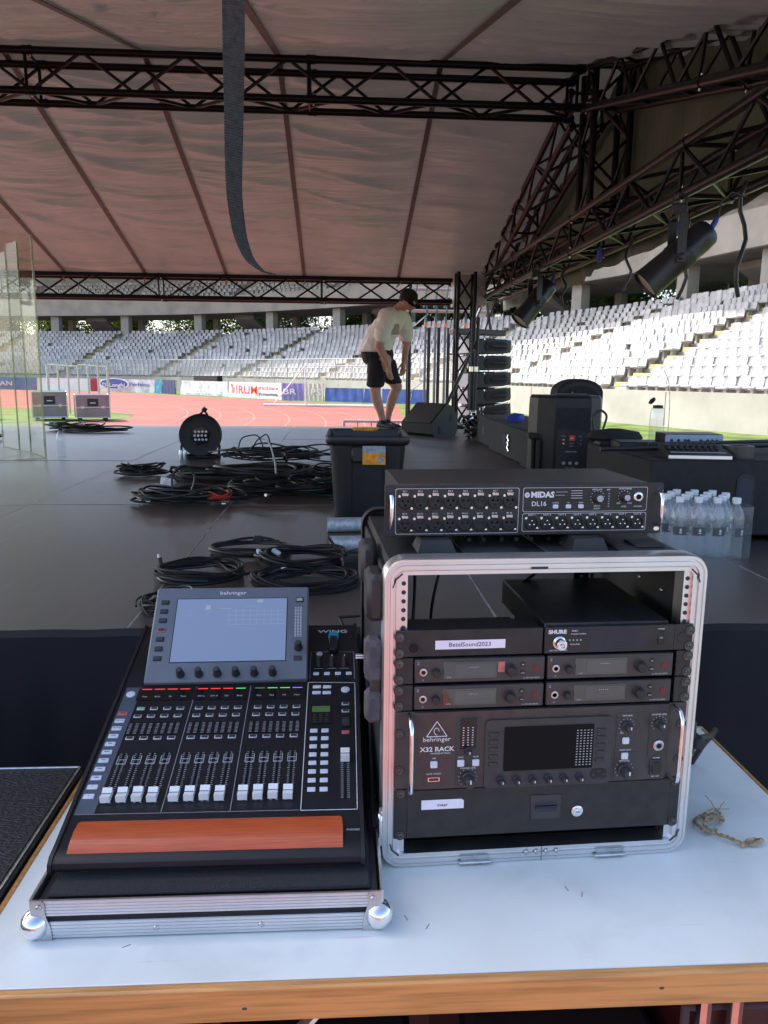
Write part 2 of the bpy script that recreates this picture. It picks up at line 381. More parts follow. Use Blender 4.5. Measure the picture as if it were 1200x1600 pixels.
# ================================================================== SETTING: ground, track, stadium
random.seed(7)
me = MB().add([(-400, -400, 0), (400, -400, 0), (400, 400, 0), (-400, 400, 0)], [(0, 1, 2, 3)]).mesh('ground', 'grass_lawn')
struct('ground', me)
track = [(-90, -60), (.75, -60), (.75, .6), (5, .8), (5, 6), (2.6, 14), (2.2, 22), (2.4, 30), (3.0, 38.2), (-2, 42), (-9.5, 51), (-15.5, 58), (-26, 63), (-45, 66), (-90, 66)]
running_track = struct('running_track', MB().prism(track, -.2, .004).mesh('track', 'track_red'))
mk('bounce_ground_grey', (.24, .235, .225), .9, var=.12, scale=2, bump=.2)
struct('neutral_bounce_ground', MB().prism([(.76, -60), (40, -60), (40, .5), (.76, .5)], -.2, .004).mesh('road', 'bounce_ground_grey'))  # unseen grey ground, added so less red light bounces onto rack and roof
gp = [(-15+7.9*math.cos(a*math.pi/24), 26.5+6.4*math.sin(a*math.pi/24)) for a in range(48)]
struct('infield_grass', MB().prism(gp, -.2, .009).mesh('infield', 'grass_lawn'))
for k, rad in enumerate((36.6, 35.4, 34.2, 33.0, 31.8, 37.8)):
    pts = []; fs = []
    for i in range(41):
        a = R(-16+i*1.5)
        for rr in (rad-.025, rad+.025): pts.append((-37+rr*math.cos(a), 24+rr*math.sin(a), .0085))
    fs = [(2*i, 2*i+1, 2*i+3, 2*i+2) for i in range(40)]
    obj('lane_line', MB().add(pts, fs).mesh('lane', 'lane_white'), running_track)

# ---- bowl of the stadium: a curve in plan, profile swept along it
CP = [(19, 2), (15.2, 12.5), (12.0, 20.0), (9.9, 24.7), (7.9, 30), (6.8, 35), (5.6, 40.5), (3, 46.5), (-3, 55), (-11, 63), (-20, 69), (-32, 73), (-46, 75), (-60, 74)]
def catmull(P, k=12):
    out = []
    for i in range(1, len(P)-2):
        p0, p1, p2, p3 = [V((*P[i+j], 0)) for j in (-1, 0, 1, 2)]
        for j in range(k):
            t = j/k; out.append(.5*((2*p1)+(p2-p0)*t+(2*p0-5*p1+4*p2-p3)*t*t+(3*p1-p0-3*p2+p3)*t**3))
    return out
def resample(pts, step):
    L = [0]
    for a, b in zip(pts, pts[1:]): L.append(L[-1]+(b-a).length)
    out = []; i = 0; s = 0
    while s < L[-1]:
        while L[i+1] < s: i += 1
        t = (s-L[i])/(L[i+1]-L[i]); p = pts[i].lerp(pts[i+1], t); out.append(p); s += step
    return out
CRV = resample(catmull(CP), .23)
def nrm(i):
    a = CRV[max(0, i-8)]; b = CRV[min(len(CRV)-1, i+8)]; t = (b-a).normalized(); return t, V((t.y, -t.x, 0))   # outward normal (away from field)
def at(i, r, z):
    t, n = nrm(i); p = CRV[i]+n*r; return V((p.x, p.y, z))
def sweep(prof, i0, i1, step=4, closed=True):
    mb = MB(); idx = list(range(i0, i1, step))+[i1]; k = len(prof); vs = []
    for i in idx:
        for r, z in prof: vs.append(tuple(at(i, r, z)))
    fs = []
    for a in range(len(idx)-1):
        for j in range(k if closed else k-1):
            fs.append((a*k+j, a*k+(j+1) % k, (a+1)*k+(j+1) % k, (a+1)*k+j))
    if closed: fs += [tuple(range(k)), tuple(range((len(idx)-1)*k, len(idx)*k))]
    return mb.add(vs, fs)
NC = len(CRV)-1
ROWS, RD, RH, Z0, R0 = 13, .80, .33, .86, .5
stand = thing('grandstand', 'curved concrete grandstand with rows of white plastic seats round the running track', 'grandstand', (0, 0, 0))
prof = [(0, 0), (0, 1.12), (.22, 1.12), (.22, Z0), (R0, Z0)]
for r in range(ROWS):
    prof += [(R0+r*RD, Z0+r*RH), (R0+(r+1)*RD, Z0+r*RH)]
RB = R0+ROWS*RD; ZB = Z0+ROWS*RH
prof += [(RB, ZB), (RB+7, ZB), (RB+7, 0)]
seen = []
for p in prof:
    if not seen or (abs(p[0]-seen[-1][0])+abs(p[1]-seen[-1][1])) > 1e-5: seen.append(p)
prof = seen
obj('terrace', sweep(prof, 0, NC).mesh('terrace', 'concrete_wall', ang=20), stand)
# joints in the front wall are real gaps shown as slim recessed strips
for i in range(6, NC, 16):
    t, n = nrm(i); m = MX((( t.x, n.x, 0, 0), (t.y, n.y, 0, 0), (0, 0, 1, 0), (0, 0, 0, 1))); m.translation = at(i, 0, 0)
    obj('wall_joint', cache('wj', lambda: MB().box(-.012, .012, -.006, .0, .05, 1.1).mesh('joint', 'concrete_dark')), stand, m)
# concourse beam, upper tier, canopy
BZ = ZB+1.75
obj('concourse_beam', sweep([(RB-.6, BZ+.15), (RB-.6, BZ+1.75), (RB-.3, BZ+1.75), (RB-.3, BZ+.15)], 0, NC).mesh('beam', 'concrete_wall', ang=20), stand)
up = [(RB-.3, BZ+.5), (RB-.3, BZ+1.1)]
for r in range(9): up += [(RB-.3+r*.8, BZ+1.1+r*.42), (RB-.3+(r+1)*.8, BZ+1.1+r*.42)]
up += [(RB+7, BZ+1.1+9*.42), (RB+7, BZ+.5)]
seen = []
for p in up:
    if not seen or (abs(p[0]-seen[-1][0])+abs(p[1]-seen[-1][1])) > 1e-5: seen.append(p)
obj('upper_terrace', sweep(seen, 0, NC).mesh('upper', 'concrete', ang=20), stand)
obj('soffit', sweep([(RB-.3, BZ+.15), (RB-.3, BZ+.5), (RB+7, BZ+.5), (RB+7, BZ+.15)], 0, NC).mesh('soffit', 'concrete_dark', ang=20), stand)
obj('canopy_roof', sweep([(.8, 14.6), (.8, 15), (RB+12, 17.4), (RB+12, 17.0)], 0, NC, 8).mesh('canopy', 'concrete', ang=20), stand)
def frame(i, r, z):
    t, n = nrm(i); m = MX(((t.x, n.x, 0, 0), (t.y, n.y, 0, 0), (0, 0, 1, 0), (0, 0, 0, 1))); m.translation = at(i, r, z); return m
# columns and the lintels between them
colm = MB().cbox(-.45, .45, -.35, .35, 0, BZ+.15-ZB, .03).mesh('column', 'concrete_wall')
colb = MB().cbox(-.3, .3, -.3, .3, 0, BZ+.15-ZB, .03).mesh('column', 'concrete_wall')
ci = list(range(24, NC, 30))
for q, i in enumerate(ci):
    obj('column', colm, stand, frame(i, RB+.45, ZB)); obj('column', colb, stand, frame(min(NC, i+6), RB+6, ZB))
    # raking stair soffit between the columns of alternate bays
    if q % 2 == 0 and i+22 < NC:
        vs = [(-1.2, 2.0, BZ-ZB+.1), (1.2, 2.0, BZ-ZB+.1), (1.2, 5.5, 0), (-1.2, 5.5, 0)]
        vs += [(x, y, z-.35) for x, y, z in vs]
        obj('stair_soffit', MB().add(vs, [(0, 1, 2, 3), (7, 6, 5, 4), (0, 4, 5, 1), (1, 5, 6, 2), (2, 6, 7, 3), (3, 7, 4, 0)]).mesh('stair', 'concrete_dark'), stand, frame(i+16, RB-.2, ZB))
    # glazed door in the bays of the near stand, balustrade bars in the others
    if i < 190 and i+14 < NC:
        f = obj('door_frame', cache('df', lambda: MB().box(-1.5, 1.5, -.06, .06, 1.62, 1.7).box(-1.5, -1.42, -.06, .06, 0, 1.62).box(1.42, 1.5, -.06, .06, 0, 1.62).box(-.04, .04, -.06, .06, 0, 1.62).box(-.8, -.74, -.05, .05, 0, 1.62).mesh('frame', 'black_metal')), stand, frame(i+17, RB+6.4, ZB))
        obj('door_glass', cache('dg', lambda: MB().box(-1.45, 1.45, -.01, .01, 0, 1.62).mesh('glass', 'window_glass')), f)
    if i+14 < NC:
        rl = MB().box(-2.6, 2.6, -.02, .02, .95, 1.0).box(-2.6, 2.6, -.02, .02, .1, .14)
        for k in range(27): rl.box(-2.6+k*.2-.01, -2.6+k*.2+.01, -.01, .01, .1, .95)
        obj('balustrade', cache('bal', lambda: rl.mesh('balustrade', 'black_metal')), stand, frame(i+15, RB+6.8, ZB))
# seats
def seat_mesh():
    mb = MB()
    # backrest: curved shell, rounded top corners
    W, H, n = .43, .33, 6
    fr = []; bk = []
    for j, (wz, z) in enumerate(((.92, .0), (1., .16), (.97, .27), (.74, .33))):
        for i in range(n+1):
            u = -1+2*i/n; x = u*W/2*wz; dy = .05*(1-u*u)+.06*z/H
            fr.append((x, .17+dy-.035*0, .40+z)); bk.append((x, .17+dy+.045, .40+z))
    k = n+1
    fs = []
    for j in range(3):
        for i in range(n): fs.append((j*k+i, j*k+i+1, (j+1)*k+i+1, (j+1)*k+i))
    m = len(fr); allv = fr+bk; fs2 = [tuple(m+q for q in reversed(f)) for f in fs]
    rim = [j*k for j in range(4)]+[3*k+i for i in range(1, k)]+[j*k+n for j in (2, 1, 0)]+[i for i in range(n-1, 0, -1)]
    fs3 = [(rim[a], rim[(a+1) % len(rim)], m+rim[(a+1) % len(rim)], m+rim[a]) for a in range(len(rim))]
    mb.add(allv, fs+fs2+fs3)
    mb.cbox(-.215, .215, -.2, .21, .36, .44, .03)
    mb.box(-.05, .05, -.02, .2, .0, .37)
    return mb.mesh('seat', 'seat_white', ang=50)
SEAT = seat_mesh()
folded = MB(); folded.v = [tuple(v.co) for v in SEAT.vertices]; folded.f = [tuple(p.vertices) for p in SEAT.polygons]
cam = V((0, 0, CAMZ)); cands = []
def aisle(s):  # metres along curve
    return min(abs(((s+3.9) % 10.6)-5.3), 9) > 4.72
def inview(p):
    x, y = p.x, p.y
    return y > 3 and -.62 < x/y < .63
for tier in (0, 1):
    for r in range(ROWS if tier == 0 else 6):
        rr = (R0+r*RD+.5) if tier == 0 else RB-.3+r*.8+.5
        zz = (Z0+r*RH) if tier == 0 else BZ+1.1+r*.42
        s = 0.; i = r % 2
        while i < NC:
            if aisle(i*.25): i += 2; continue
            p = at(i, rr, zz)
            if inview(p):
                q = p-cam
                ok = True
                if tier == 1 and p.y < 46: ok = False        # hidden above the tent edge
                if tier == 0 and r < 1 and False: ok = False
                if ok and random.random() > .012: cands.append((q.length, i, rr, zz))
            i += 2
cands.sort()
far = MB(); sv = [v.co.copy() for v in SEAT.vertices]; sf = [tuple(p.vertices) for p in SEAT.polygons]
for k, (dq, i, rr, zz) in enumerate(cands):
    M = frame(i, rr, zz) @ RZ(random.uniform(-2.5, 2.5)) @ RX(random.uniform(-3, 3))
    M.translation.z += random.uniform(-.015, .015)
    if k < 300: obj('seat', SEAT, stand, M)
    else: far.add(sv, sf, M)
fo = obj('seat_rows', far.mesh('seat_rows', 'seat_white', ang=50), stand); fo['kind'] = 'stuff'
# aisle steps with worn yellow nosing
for i in range(0, NC):
    if aisle(i*.25) and not aisle((i-1)*.25):
        j = min(NC, i+3)
        if not inview(at(j, 3, 2)): continue
        for r in range(ROWS-1):
            obj('aisle_step', cache('as', lambda: MB().cbox(-.55, .55, -.4, 0, 0, RH/2, .015).mesh('step', 'aisle_yellow')), stand, frame(j, R0+(r+1)*RD, Z0+r*RH))
# crowd fence on the front wall of the far stretch
fence = thing('spectator_fence', 'tall clear panelled fence along the front of the far stand', 'fence', tuple(at(200, .1, 1.12)))
FI = fence.matrix_basis.inverted() if False else T(-V(fence.location))
for i in range(112, NC-8, 8):
    if not inview(at(i, 0, 1)): continue
    rod('post', at(i, .1, 1.12)-fence.location, at(i, .1, 2.5)-fence.location, .03, 'fence_metal', fence, 6)
    a, b = at(i, .1, 0)-fence.location, at(i+8, .1, 0)-fence.location
    z0, z1 = 1.15-1.12, 2.5-1.12
    obj('panel', MB().add([(a.x, a.y, z0), (b.x, b.y, z0), (b.x, b.y, z1), (a.x, a.y, z1)], [(0, 1, 2, 3)]).mesh('panel', 'fence_sheet'), fence)
    rod('rail', (a.x, a.y, z1), (b.x, b.y, z1), .022, 'fence_metal', fence, 6)

# ---- perimeter advertising banners
BP = [V(p) for p in ((-32, 66, 0), (-15.2, 59, 0), (-9, 52, 0), (-3.7, 45, 0), (3.7, 40.3, 0), (8, 38, 0))]
def bpx(tx):
    """point of the banner line at a given bearing x/y"""
    for a, b in zip(BP, BP[1:]):
        f0 = a.x-tx*a.y; f1 = b.x-tx*b.y
        if f0*f1 <= 0: return a.lerp(b, f0/(f0-f1))
    return BP[-1]
def bearing(px): return math.tan(math.atan((px-600)/1202*1.0)+R(3.4))
def cloth_panel(w, h, m, n=14, amp=.02, seed=0):
    vs = []; fs = []
    for j in (0, 1, 2, 3):
        for i in range(n+1):
            x = i/n*w; z = j/3*h; vs.append((x, amp*math.sin(i*1.9+seed+j*.7)+.02*j, z))
    k = n+1
    for j in range(3):
        for i in range(n): fs.append((j*k+i, j*k+i+1, (j+1)*k+i+1, (j+1)*k+i))
    b = len(vs); vs2 = [(x, y+.012, z) for x, y, z in vs]
    rim = [(0, 1)]
    mb = MB().add(vs, fs); mb.add(vs2, [tuple(reversed(f)) for f in fs]); return mb.mesh('banner', m)
mk('banner_white', (.72, .72, .72), .55, var=.05, scale=2); mk('banner_grey', (.5, .52, .54), .55, var=.2, scale=2)
mk('banner_blue', (.05, .1, .35), .5, var=.2, scale=2); mk('banner_navy', (.02, .035, .12), .5, var=.15); mk('banner_purple', (.2, .17, .42), .5, var=.2)
mk('banner_red', (.45, .04, .07), .5, var=.1); mk('banner_cyan', (.1, .4, .55), .5, var=.2); mk('banner_beige', (.55, .5, .42), .5, var=.2)
BAN = [(-20, 62, 'banner_blue', [('BALCAN', .25, .5, .5, 'white_print')], 'blue advertising banner with white letters behind the clear drum shield'),
 (62, 144, 'banner_white', [], 'plain white advertising banner behind the flight cases'),
 (145, 156, 'banner_red', [], 'narrow crimson banner beside the coffee machine banner'),
 (157, 244, 'banner_grey', [('DeLonghi', .3, .52, .42, 'white_print'), ('Perfetto', .76, .6, .36, 'blue_print')], 'grey advertising banner with a blue oval logo at the far side of the track'),
 (245, 254, 'banner_cyan', [], 'narrow pale cyan banner left of the navy banner'),
 (255, 276, 'banner_navy', [], 'small navy banner between the oval logo banner and the grey letters banner'),
 (283, 356, 'banner_grey', [('Product Olimpic', .5, .3, .42, 'white_print')], 'grey banner with white letters and a dark box above it'),
 (357, 439, 'banner_white', [('IRUM', .40, .5, .7, 'red_print'), ('tractoare', .8, .68, .3, 'red_print'), ('romanesti', .8, .3, .26, 'ink')], 'white banner with large red letters IRUM across the track'),
 (440, 474, 'banner_purple', [('BR', .4, .5, .45, 'white_print')], 'purple banner next to the white one with red letters'),
 (475, 504, 'banner_beige', [('IIPS', .5, .5, .5, 'white_print')], 'beige banner between the purple and the blue one'),
 (507, 566, 'banner_blue', [], 'blue banner behind a net, left of the standing man'),
 (567, 664, 'banner_blue', [], 'long blue banner between the standing man and the corner tower')]
for k, (p0, p1, m, tx, lab) in enumerate(BAN):
    a = bpx(bearing(p0)); b = bpx(bearing(p1)); dv = b-a; wd = dv.length
    t = thing('advertising_banner', lab, 'banner', (a.x, a.y, .02), math.atan2(dv.y, dv.x), 'banners round the track')
    h = .75 if 'blue banner' in lab else .95
    obj('sheet', cloth_panel(wd, h, m, 14, .03, k), t)
    for x in (0.03, wd-.03): rod('stake', (x, .06, 0), (x, .06, h+.05), .02, 'fence_metal', t, 6)
    for s_, ux, uz, sz, mm in tx:
        if s_ == 'DeLonghi':
            el = [(wd*.3+.27*wd*math.cos(q*math.pi/16), .6+.42*math.sin(q*math.pi/16)) for q in range(32)]
            obj('logo_oval', MB().prism(el, 0, .006).mesh('oval', 'white_print'), t, T((0, -.055, 0)) @ UP)
            el = [(wd*.3+.245*wd*math.cos(q*math.pi/16), .6+.36*math.sin(q*math.pi/16)) for q in range(32)]
            obj('logo_oval', MB().prism(el, 0, .006).mesh('oval', 'blue_print'), t, T((0, -.064, 0)) @ UP)
        tm = textmesh(s_, sz, mm, .003, .006); xs = max(v.co.x for v in tm.vertices)-min(v.co.x for v in tm.vertices)
        lim = wd*(.40 if len(tx) > 1 else .85); sc = min(1.8, lim/xs)
        obj('lettering', tm, t, T((wd*ux, -.10, h*uz)) @ MX.Diagonal((sc, 1, 1, 1)) @ UP)
    if 'dark box' in lab: obj('dark_box', MB().cbox(wd*.28, wd*.78, .1, .5, .75, 1.3, .02).mesh('box', 'black_matte'), t)
    if k == 7:
        rg = [(wd*.1+.12*math.cos(q*math.pi/12), .56+.3*math.sin(q*math.pi/12)) for q in range(24)]
        obj('logo_mark', MB().prism(rg, 0, .006).mesh('mark', 'red_print'), t, T((0, -.055, 0)) @ UP)
        rg = [(wd*.1+.06*math.cos(q*math.pi/12), .5+.2*math.sin(q*math.pi/12)) for q in range(24)]
        obj('logo_mark', MB().prism(rg, 0, .006).mesh('mark', 'banner_white'), t, T((0, -.064, 0)) @ UP)

# ---- trees outside the stadium, seen through the concourse
def tree_meshes(seed):
    rd = random.Random(seed); tr = MB()
    tr.tube([(0, 0, 0), (.1, .05, 2), (.0, .15, 4), (.1, .1, 6.5)], [.28, .22, .17, .06], 8)
    cl = []
    for k in range(9):
        a = rd.uniform(0, 6.28); h = rd.uniform(2.6, 6.5); L = rd.uniform(1.2, 2.6)
        e = V((math.cos(a)*L, math.sin(a)*L, h+rd.uniform(.6, 1.8)))
        tr.tube([(0.05, .1, h), tuple(V((0, 0, h)).lerp(e, .5)+V((0, 0, .15))), tuple(e)], [.09, .05, .02], 5); cl.append(e)
    for k in range(16): cl.append(V((rd.gauss(0, 1.2), rd.gauss(0, 1.2), rd.uniform(3.2, 9.0))))
    lv = []; lf = []
    for c in cl:
        for _ in range(210):
            dvec = V((rd.gauss(0, 1), rd.gauss(0, 1), rd.gauss(0, .8)))*.62
            p = c+dvec; s = rd.uniform(.11, .21); a = V((rd.gauss(0, 1), rd.gauss(0, 1), rd.gauss(0, 1))).normalized(); b_ = a.orthogonal().normalized()
            q = len(lv); lv += [tuple(p-a*s), tuple(p+b_*s*.5), tuple(p+a*s), tuple(p-b_*s*.5)]; lf.append((q, q+1, q+2, q+3))
    lm = MB().add(lv, lf); me = bpy.data.meshes.new('crown'); me.from_pydata(lm.v, [], lm.f); me.materials.append(MATS['leaf'])
    return tr.mesh('trunk', 'bark'), me
TM = [tree_meshes(s) for s in (3, 8)]
ORD = 'first second third fourth fifth sixth seventh eighth ninth tenth eleventh twelfth thirteenth fourteenth fifteenth sixteenth seventeenth eighteenth nineteenth twentieth'.split()
ORD += ['twenty '+o for o in ORD[:9]]+['thirtieth']+['thirty '+o for o in ORD[:9]]
k = 0
for i in range(30, NC, 10):
    p = at(i, RB+11+(k % 3)*1.6, 0)
    if not inview(p): continue
    t = thing('roadside_tree', ORD[k]+' leafy tree from the right outside the stadium, seen through the concourse', 'tree', tuple(p), k*1.3, 'trees behind the stand')
    t.scale = (1, 1, 1.0+.12*(k % 3))
    obj('trunk', TM[k % 2][0], t); obj('crown', TM[k % 2][1], t); k += 1
# ================================================================== STAGE DECK
SX0, SX1, SY0, SY1 = -8.56, 2.44, 1.95, 9.85
stage = thing('stage', 'dark brown plywood stage deck made of rectangular platforms', 'stage', (0, SY0, 0))
stage['kind'] = 'structure'
xs = [-.56+k for k in range(-8, 4)]
ys = [1.95, 3.92, 5.9, 7.88, 9.85]
random.seed(3)
for i in range(len(xs)-1):
    for j in range(4):
        w_, d_ = xs[i+1]-xs[i], ys[j+1]-ys[j]
        m = cache(('deck', round(w_, 3), round(d_, 3)), lambda: MB().cbox(-w_/2+.003, w_/2-.003, -d_/2+.003, d_/2-.003, -.035, 0, .002).mesh('deck', 'deck_phenolic'))
        obj('deck_panel', m, stage, T(((xs[i]+xs[i+1])/2, (ys[j]+ys[j+1])/2-SY0, STG+random.uniform(-.0015, .0015))))
# aluminium edge extrusions that show as pale lines between the decks
mk('deck_edge', (.36, .33, .3), .55, metal=.2, var=.3, scale=12)
for x in xs: obj('edge_rail', cache('er', lambda: MB().box(-.0032, .0032, 0, SY1-SY0, -.04, 0).mesh('edge', 'deck_edge')), stage, T((x, 0, STG+.0005)))
for y in ys: obj('edge_rail', cache('er2', lambda: MB().box(xs[0], xs[-1], -.002, .002, -.04, 0).mesh('edge', 'deck_edge')), stage, T((0, y-SY0, STG+.0002)))
for x in xs[::2]:
    for y in ys: rod('leg', (x+.05, min(max(y-SY0, .05), SY1-SY0-.05), 0), (x+.05, min(max(y-SY0, .05), SY1-SY0-.05), STG-.04), .03, 'galvanised', stage)
# black skirt cloth along the near edge
def skirt(x0, x1, seed):
    rd = random.Random(seed); n = int((x1-x0)/.03); vs = []; fs = []; rows = [(.0, STG+.006, .03), (-.02, STG+.004, 0), (-.028, STG-.05, 0), (-.03, STG-.35, 0), (-.035, .02, 0)]
    for j, (dy, z, _) in enumerate(rows):
        for i in range(n+1):
            x = x0+(x1-x0)*i/n; wv = (.03*NZ.noise(V((x*2.4, seed, 0)))+.012*NZ.noise(V((x*9, seed, 4))))*(.2+j*.5)
            zz = z+(.006*NZ.noise(V((x*5, seed, 3))) if j < 2 else 0)
            vs.append((x, SY0-.02+dy+wv*(j > 1)-.004*j+(.03+.012*NZ.noise(V((x*6, 9, seed))) if j == 0 else 0), zz))
    k = n+1
    for j in range(len(rows)-1):
        for i in range(n): fs.append((j*k+i, j*k+i+1, (j+1)*k+i+1, (j+1)*k+i))
    return MB().add(vs, fs).mesh('skirt', 'skirt_cloth')
sk = obj('stage_skirt', skirt(-4, 2.44, 2)); tag(sk, 'dark navy cloth skirt hanging from the near edge of the stage', 'stage skirt')

# ================================================================== TRUSSES AND TENT ROOF
RZ0 = CAMZ+.90; RZ1 = CAMZ+1.17
def truss(label, A, B, upv, w, h, name='truss', pitch=.37, r=.0265, br=.0125, faces=(1, 1, 1, 1), group='roof trusses'):
    A, B = V(A), V(B); L = (B-A).length; ax = (B-A)/L; upv = V(upv); upv = (upv-ax*upv.dot(ax)).normalized(); sd = ax.cross(upv)
    t = thing(name, label, 'truss', tuple(A), 0, group)
    c = [(-1, 0), (1, 0), (1, 1), (-1, 1)]
    def P(s, q): return ax*s+sd*(q[0]*w/2)+upv*(q[1]*h)
    for q in c: rod('chord', P(0, q), P(L, q), r, 'truss_black', t, 10)
    n = max(2, int(round(L/pitch/2))*2); st = L/n
    for fi in range(4):
        if not faces[fi]: continue
        a, b = c[fi], c[(fi+1) % 4]
        for k in range(n):
            p, q = (a, b) if (k+fi) % 2 == 0 else (b, a)
            rod('brace', P(k*st, p), P((k+1)*st, q), br, 'truss_black', t, 6)
    # end frames and spigot couplers every two metres
    s = 0.
    while s <= L+.01:
        ss = min(max(s, .04), L-.04)
        for q in range(4): rod('brace', P(ss-.02, c[q]), P(ss-.02, c[(q+1) % 4]), br, 'truss_black', t, 6)
        for q in c:
            obj('coupler', cache('cpl', lambda: MB().lathe([(.031, -.035), (.031, .035)], 10).mesh('coupler', 'truss_black')), t, T(P(ss, q)) @ ax.to_track_quat('Z', 'Y').to_matrix().to_4x4())
            obj('pin', cache('pin', lambda: MB().lathe([(.007, -.04), (.007, .04)], 6).mesh('pin', 'steel')), t, T(P(ss+.015, q)) @ ax.to_track_quat('Y', 'Z').to_matrix().to_4x4())
        s += 2.0
    return t
TW = .27
truss('long black truss along the low front edge of the roof, above the track', (-6.2, 10.1, RZ0), (1.78, 10.1, RZ0), (0, 0, 1), TW, .26, faces=(0, 1, 0, 1), pitch=.4)
truss('black ridge truss crossing under the highest part of the roof', (-6.2, 6.2, CAMZ+1.96), (1.82, 6.2, CAMZ+1.96), (0, 0, 1), TW, .265, pitch=.36, faces=(1, 1, 0, 1))
truss('horizontal black side truss carrying the spotlights on the right', (1.94, 10.2, CAMZ+.945), (1.94, 2.0, CAMZ+.945), (0, 0, 1), TW, .255, pitch=.36)
truss('sloping black rafter truss running down from the ridge towards the track', (1.94, 6.35, CAMZ+1.93), (1.94, 9.98, CAMZ+1.02), (0, 0, 1), TW*.9, .265, pitch=.36)
truss('sloping black rafter truss running from the ridge towards the camera on the right', (1.94, 6.05, CAMZ+1.95), (1.94, 2.1, CAMZ+.96), (0, 0, 1), TW*.9, .27, pitch=.36)
truss('short upright black truss post between ridge and side truss', (1.99, 6.2, CAMZ+1.22), (1.99, 6.2, CAMZ+2.22), (0, -1, 0), TW, .27, pitch=.28)
for x in (1.52, ):
    tw = truss('black corner tower truss at the front right of the stage', (x, 9.62, STG), (x, 9.62, CAMZ+1.2), (0, -1, 0), .2, .2, name='tower_truss', pitch=.3, r=.022)
# sleeve block round the corner tower
sb = thing('tower_sleeve_block', 'pale metal sleeve block where the front truss meets the corner tower', 'sleeve block', (1.62, 9.9, CAMZ+.84))
for dx, dy, w_, d_ in ((-.19, 0, .012, .38), (.19, 0, .012, .38), (0, -.19, .37, .012), (0, .19, .37, .012)):
    obj('plate', MB().cbox(dx-w_/2, dx+w_/2, dy-d_/2, dy+d_/2, 0, .36, .002).mesh('plate', 'galvanised'), sb)

# ---- roof membrane: one panel per bay, wrinkled
YE, ZE, YR, ZR, YN = 10.28, CAMZ+1.20, 6.2, CAMZ+2.30, 1.6  # near eave is extended out of view beyond the trusses to shade the table
SL = (ZR-ZE)/(YE-YR)
seams = [2.34, .76, -.44, -1.42, -2.43, -3.42, -4.42, -5.42, -6.42]
roof = thing('tent_roof', 'wrinkled grey membrane roof of the stage with dark seams', 'roof', (0, YR, ZR))
def wr(x, y, sd):
    u = (x-(sd+.5))
    # diagonal pleats, elongated across the slope
    p = V((x*.55+y*.10, y*2.6-x*.5, sd*.7)); q = V((x*1.2, y*7+x*.6, 5+sd))
    a = NZ.noise(p); a = a*abs(a)*1.6
    c = abs(NZ.noise(V((x*.34+y*.12, y*2.3-x*.55, 11+sd))))       # creases: sharp valleys
    return .03*a+.018*NZ.noise(V((x*.5+y*.1, y*6.5-x*.6, sd)))+.007*NZ.noise(V((x*.8, y*17+x, sd)))-.022*max(0, .08-c)/.08
for k in range(len(seams)-1):
    x1, x0 = seams[k], seams[k+1]
    for side in (0, 1):
        y0, y1 = (YR, YE) if side == 0 else (YR, YN)
        nx, ny = 30, 120; vs = []; fs = []
        for j in range(ny+1):
            y = y0+(y1-y0)*j/ny
            for i in range(nx+1):
                x = x0+(x1-x0)*i/nx; e = min(i, nx-i)/nx*2; ed = min(1, e*5)*min(1, min(j, ny-j)/6)
                z = ZR-SL*abs(y-YR); sag = -.035*math.sin(math.pi*i/nx)*math.sin(math.pi*min(1, j/ny))
                vs.append((x, y-YR, z-ZR+sag+ed*wr(x, y, k)))
        w_ = nx+1
        for j in range(ny):
            for i in range(nx): fs.append((j*w_+i, j*w_+i+1, (j+1)*w_+i+1, (j+1)*w_+i))
        mb = MB().add(vs, fs); b = len(vs)
        obj('membrane_panel', mb.mesh('membrane', 'roof_fabric', ang=80), roof)
    if k:
        for y0, y1 in ((YR, YE), (YR, YN)):
            a = V((seams[k], 0, -.012)); b = V((seams[k], y1-YR, -SL*abs(y1-YR)-.012)); 
            vs = [(a.x-.021, a.y, a.z), (a.x+.021, a.y, a.z), (b.x+.021, b.y, b.z), (b.x-.021, b.y, b.z)]
            vs += [(x, y, z-.006) for x, y, z in vs]
            obj('seam_band', MB().add(vs, [(0, 1, 2, 3), (7, 6, 5, 4), (0, 4, 5, 1), (1, 5, 6, 2), (2, 6, 7, 3), (3, 7, 4, 0)]).mesh('seam', 'seam_strap'), roof)
        obj('tie_strap', MB().tube([(seams[k], YE-YR-.1, ZE-ZR-.0), (seams[k]+.02, YE-YR-.2, ZE-ZR-.07), (seams[k]-.02, YE-YR-.06, ZE-ZR-.1)], .012, 6).mesh('tie', 'seam_strap'), roof)
for side in ():
    y1 = (YE if side == 0 else YN)-YR
    vs = [(-6.42, 0, .10), (2.34, 0, .10), (2.34, y1, -SL*abs(y1)+.10), (-6.42, y1, -SL*abs(y1)+.10)]
    vs += [(x, y, z+.01) for x, y, z in vs]
    obj('outer_layer', MB().add(vs, [(0, 1, 2, 3), (7, 6, 5, 4), (0, 4, 5, 1), (1, 5, 6, 2), (2, 6, 7, 3), (3, 7, 4, 0)]).mesh('outer', 'roof_fabric'), roof)
# hem along the front edge
obj('hem', MB().tube([(-6.4, YE-YR, ZE-ZR-.015), (-3, YE-YR, ZE-ZR-.03), (2.1, YE-YR, ZE-ZR-.015)], .03, 8).mesh('hem', 'seam_strap'), roof)
